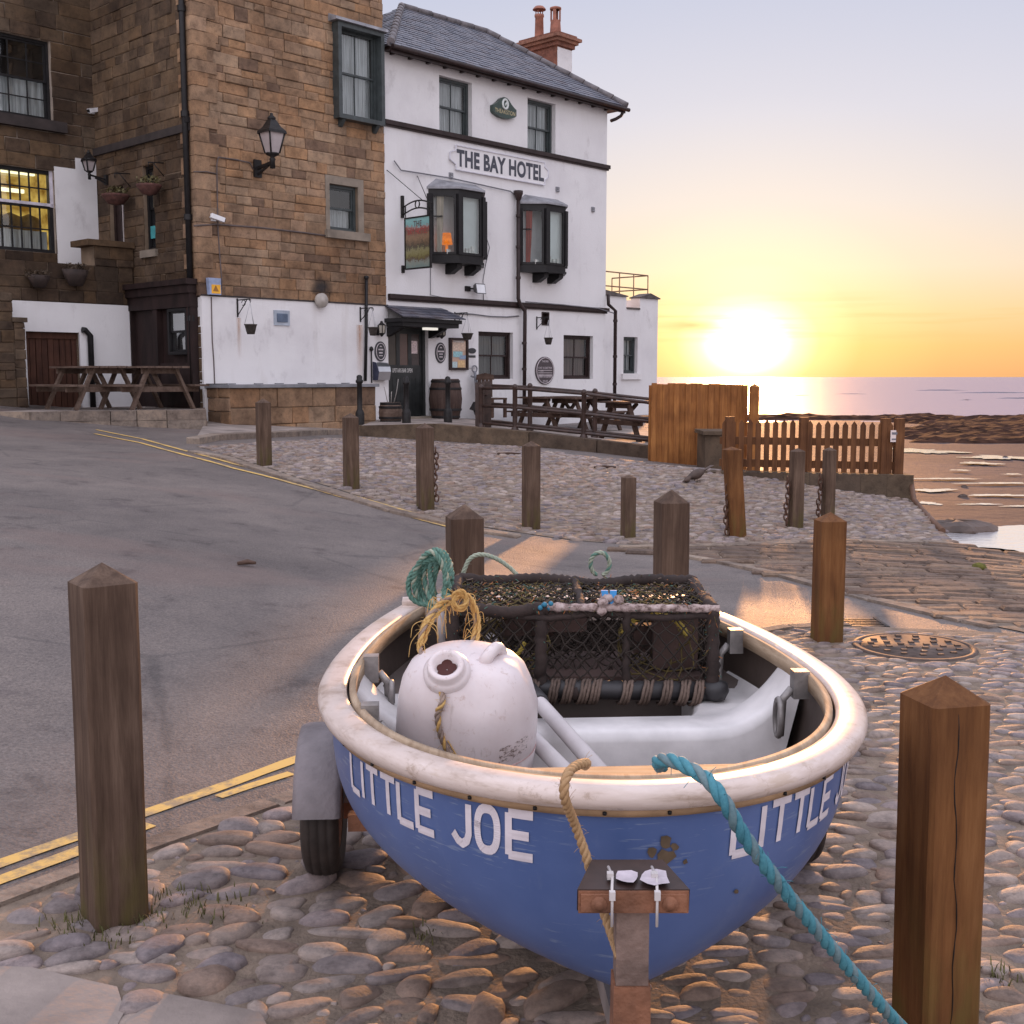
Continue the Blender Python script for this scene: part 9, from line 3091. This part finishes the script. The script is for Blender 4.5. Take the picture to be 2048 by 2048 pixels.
mb = MB(); mb.tube([PT(.0, .0, -.02), PT(1.02, 0, -.02)], .030, 10); mb.lathe([(0, -.03), (.03, -.025), (.042, 0), (.036, .025), (0, .032)], 12, tuple(PT(1.01, -.02, .0)))
mk('bottom_bar', mb, M_sleeve, pot)
# rope lashing coiled round the bottom bar
mb = MB()
for a in (.06, .31, .39, .44, .50, .55, .66, .73, .82, .88, .93):
    a += frs.uniform(-.008, .008)
    for off in (-.010, 0, .010):
        pts = [PT(a, 0, 0) + Vector((off + .035 * q / 4.2 * frs.choice((.8, 1)), -.036 * math.cos(q - .6) - .002, .036 * math.sin(q - .6) - .01)) for q in np.linspace(-1.2, 3.6, 12)]
        mb.tube(pts, .0052, 5)
mk('lashing', mb, rope_mat('grey_lashing', (0.045, 0.028, 0.021), (0.20, 0.14, 0.11)), pot)


def net(mb, f_, nu, nv, r_, jit, sag=0.0, mi=0, skip=0.0):
    """Diamond mesh: two sets of slanting twines between points f_(u, v)."""
    J = {}

    def node(i, j):
        if (i, j) not in J:
            e = jit if 0 < j < nv and 0 < i < nu else 0
            J[(i, j)] = f_(min(max((i + frs.uniform(-e, e)) / nu, 0), 1), min(max((j + frs.uniform(-e, e)) / nv, 0), 1)) + Vector((frs.uniform(-1, 1), frs.uniform(-1, 1), frs.uniform(-1, 1))) * .003
        return J[(i, j)]
    for i in range(nu + 1):
        for j in range(nv):
            for d in (-1, 1):
                k = i + d
                if (i + j) % 2 or not 0 <= k <= nu or frs.random() < skip: continue
                a, b_ = node(i, j), node(k, j + 1)
                m_ = (a + b_) / 2 + Vector((0, 0, -sag))
                mb.tube([a, m_, b_], r_, 4, mi, caps=False)
            if (i + j) % 2 == 0: mb.lathe([(0, -r_ * 1.9), (r_ * 1.9, 0), (0, r_ * 1.9)], 5, tuple(node(i, j)), mi)


mb = MB()
net(mb, lambda u, v: PT(.35 + .32 * u, -.01, v), 11, 9, .0025, .22, .002); net(mb, lambda u, v: PT(.67 + .33 * u, -.01, v), 11, 9, .0025, .22, .002); net(mb, lambda u, v: PT(.35 * u, -.01, v), 12, 9, .0025, .22, .002)
net(mb, lambda u, v: PT(u, .35 + .2 * v, v), 34, 12, .0026, .35, .003); net(mb, lambda u, v: PT(u, .75, v), 40, 14, .0026, .35, .003)
net(mb, lambda u, v: PT(u, v, 1.0) + Vector((0, 0, -.012 * math.sin(math.pi * u * 2) ** 2)), 40, 12, .0026, .25, .003)
net(mb, lambda u, v: PT(u, v, .97), 36, 10, .0022, .3, .004, 1)
net(mb, lambda u, v: PT(1.0, u, v), 16, 12, .0024, .25, .002); net(mb, lambda u, v: PT(0, u, v), 14, 10, .0026, .25, .002)
net(mb, lambda u, v: PT(u, 1.0, v), 26, 9, .0024, .25, .002)
for (a, sgn, mi) in ((.22, 1, 1), (.80, -1, 1)):   # knitted entrance funnels
    def fun(u, v, a=a, sgn=sgn):
        t = 2 * math.pi * u; r_ = .5 - .28 * v; return PT(a + .10 * math.cos(t) * (1 - .5 * v) * 1.6 + sgn * .05 * v, .06 + .5 * v, .5 + .46 * math.sin(t) * (1 - .5 * v))
    net(mb, fun, 22, 7, .0026, .2, 0, mi)
mk('netting', mb, [M_net, M_net2], pot)
mb = MB()
ringp = [PT(.17 + .11 * math.cos(q), .10, .58 + .30 * math.sin(q)) for q in np.linspace(3.3, 6.1, 10)]
rope(mb, ringp, .0065, 6, .05, (0,), 3, 5, 60, frs)
ringp = [PT(.78 + .13 * math.cos(q), .06, .55 + .36 * math.sin(q)) for q in np.linspace(.3, 2.8, 10)]
rope(mb, ringp, .008, 6, .05, (0,), 3, 5, 160, frs)
mk('yellow_ring', mb, rope_mat('olive_yellow_rope', (0.28, 0.20, 0.03), (0.52, 0.40, 0.08)), pot)
mb = MB()
for (a, b_, c, w_, h, d) in ((.45, .5, .72, .13, .10, .05), (.88, .35, .45, .14, .16, .04), (.80, .55, .42, .12, .09, .05), (.30, .6, .66, .16, .12, .04)):
    p = PT(a, b_, c); mb.box(p.x - w_ / 2, p.x + w_ / 2, p.y - d / 2, p.y + d / 2, p.z - h / 2, p.z + h / 2)
mb.box(*(PT(.02, .1, 0).x, PT(.98, .1, 0).x), PT(0, .1, 0).y, PT(0, .9, 0).y, PT(0, 0, 0).z - .004, PT(0, 0, 0).z + .02)
mk('inner_boards', mb, plain('pinkish_board', (0.085, 0.050, 0.042), .8, .35, 6, bump=.4), pot)
# scraps of weed and twine caught in the top net
mb = MB()
for k in range(520):
    u, v = frs.random(), frs.random(); p = PT(u, v, 1.0 + frs.uniform(-.05, .02)); d = Vector((frs.uniform(-1, 1), frs.uniform(-1, 1), frs.uniform(-.5, .5))) * frs.uniform(.008, .026)
    mb.tube([p, p + d * .5 + Vector((0, 0, frs.uniform(-.006, .006))), p + d], frs.uniform(.0008, .0022), 3, frs.choice((0, 0, 1, 2, 3)))
for k in range(240):
    e = frs.choice(((0, 1), (1, 1), (1, 0)))
    p = PT(frs.random(), 1.0, 1.0) if e == (0, 1) else (PT(1.0, frs.random(), frs.random()) if e == (1, 0) else PT(1.0, frs.random(), 1)); d = Vector((frs.uniform(-1, 1), frs.uniform(-1, 1), frs.uniform(-.4, 1))) * frs.uniform(.01, .028); mb.tube([p, p + d * .6, p + d + Vector((0, 0, -.004))], .0012, 3, frs.choice((0, 1, 3)))
for k in range(420):
    e = frs.randrange(5); t = frs.random(); p = (PT(t, 0, 1), PT(0, 0, t), PT(1, 0, t), PT(.34, 0, t), PT(t, 1, 1))[e]; d = Vector((frs.uniform(-1, 1), frs.uniform(-1, .6), frs.uniform(-1, 1))) * frs.uniform(.012, .032); mb.tube([p, p + d * .6, p + d + Vector((0, 0, -.006))], .0014, 3, frs.choice((0, 2, 2, 3)))
mk('caught_scraps', mb, [M_net2, plain('pale_scrap', (0.22, 0.16, 0.125), .9, .4), plain('green_scrap', (0.06, 0.13, 0.10), .9, .4), plain('orange_scrap', (0.36, 0.14, 0.05), .9, .4)], pot)
mb = MB(); p = PT(.60, .0, 1.02)
for off, tw in ((-.004, -.012), (.009, .006)):
    mb.hexa([tuple(p + Vector((off + dx + (tw if z > .03 else 0) * (.8), dy, z))) for z in (.0, .052) for dx, dy in ((-.010, -.006), (.010, -.006), (.010, .004), (-.010, .004))])
mk('blue_tie', mb, plain('bright_blue_strap', (0.05, 0.28, 0.62), .4, .2), pot)
mb = MB(); p = PT(.355, -.03, 1.03)
for k in range(6): c_ = p + Vector((frs.uniform(-.02, .02), frs.uniform(-.01, .01), frs.uniform(-.008, .010))); mb.lathe([(0, -.009), (.007, -.004), (.008, 0), (.006, .006), (0, .009)], 8, tuple(c_))
mk('blue_knot', mb, plain('teal_blue_twine', (0.02, 0.15, 0.24), .6, .3), pot)
# green rope coil hung on the pot's left end, a bight over the top and a small upright loop
M_grope = rope_mat('green_rope', (0.045, 0.125, 0.095), (0.17, 0.31, 0.25)); M_grope2 = rope_mat('faded_green_rope', (0.20, 0.26, 0.20), (0.42, 0.44, 0.34))
mb = MB()
cY = 3.66
for k in range(7):
    w_ = 26 + 7 * k * frs.uniform(.7, 1.0); cx_ = 884 - 3.2 * k
    pts = [at_y(cx_ + w_ * .55 * math.cos(q) + 6 * math.sin(q * 2 + k), 1160 + (42 + 3 * k * .6) * math.sin(q) + 10 * math.cos(q + k), cY + .045 * math.sin(q * 1.0 + k) - .02 * k + .05) for q in np.linspace(.4, 6.4, 14)]
    rope(mb, pts, .0085, 8, .05, (0, 1, 0) if k % 3 == 0 else (0,), 3, 5, 14, frs)
big = [at_y(p, q, cY - .03) for p, q in ((896, 1128), (868, 1119), (836, 1132), (818, 1160), (820, 1190), (838, 1206), (868, 1210), (900, 1212), (926, 1205))]
rope(mb, big, .0085, 10, .05, (0,), 3, 6, 10, frs)
bight = [at_y(p, q, 3.95) for p, q in ((925, 1150), (938, 1120), (960, 1109), (990, 1116), (1018, 1134), (1036, 1152))]
rope(mb, bight, .0075, 10, .045, (1,), 3, 6, 20, frs)
tag(mk('rope_coil', mb, [M_grope, M_grope2], base=tuple(at_y(884, 1200, cY))), 'coil of green rope hanging over the left end of the lobster pot', 'rope')
mb = MB(); lp = [at_y(1200 + 19 * math.cos(q), 1128 + 23 * math.sin(q), 3.93 + .01 * math.sin(q)) for q in np.linspace(1.9, 7.6, 16)]
rope(mb, lp, .0075, 8, .045, (0, 0, 1), 3, 6, 14, frs)
tag(mk('rope_loop', mb, [M_grope2, M_grope], base=tuple(lp[0])), 'small upright loop of pale rope on the back edge of the lobster pot', 'rope')
mb = MB(); mb.tube([at_y(885, 1290, 3.62), at_y(884, 1190, 3.60)], .017, 12); tag(mk('white_pole', mb, M_oar, base=tuple(at_y(885, 1290, 3.62))), 'short white pole standing beside the left end of the lobster pot', 'pole')
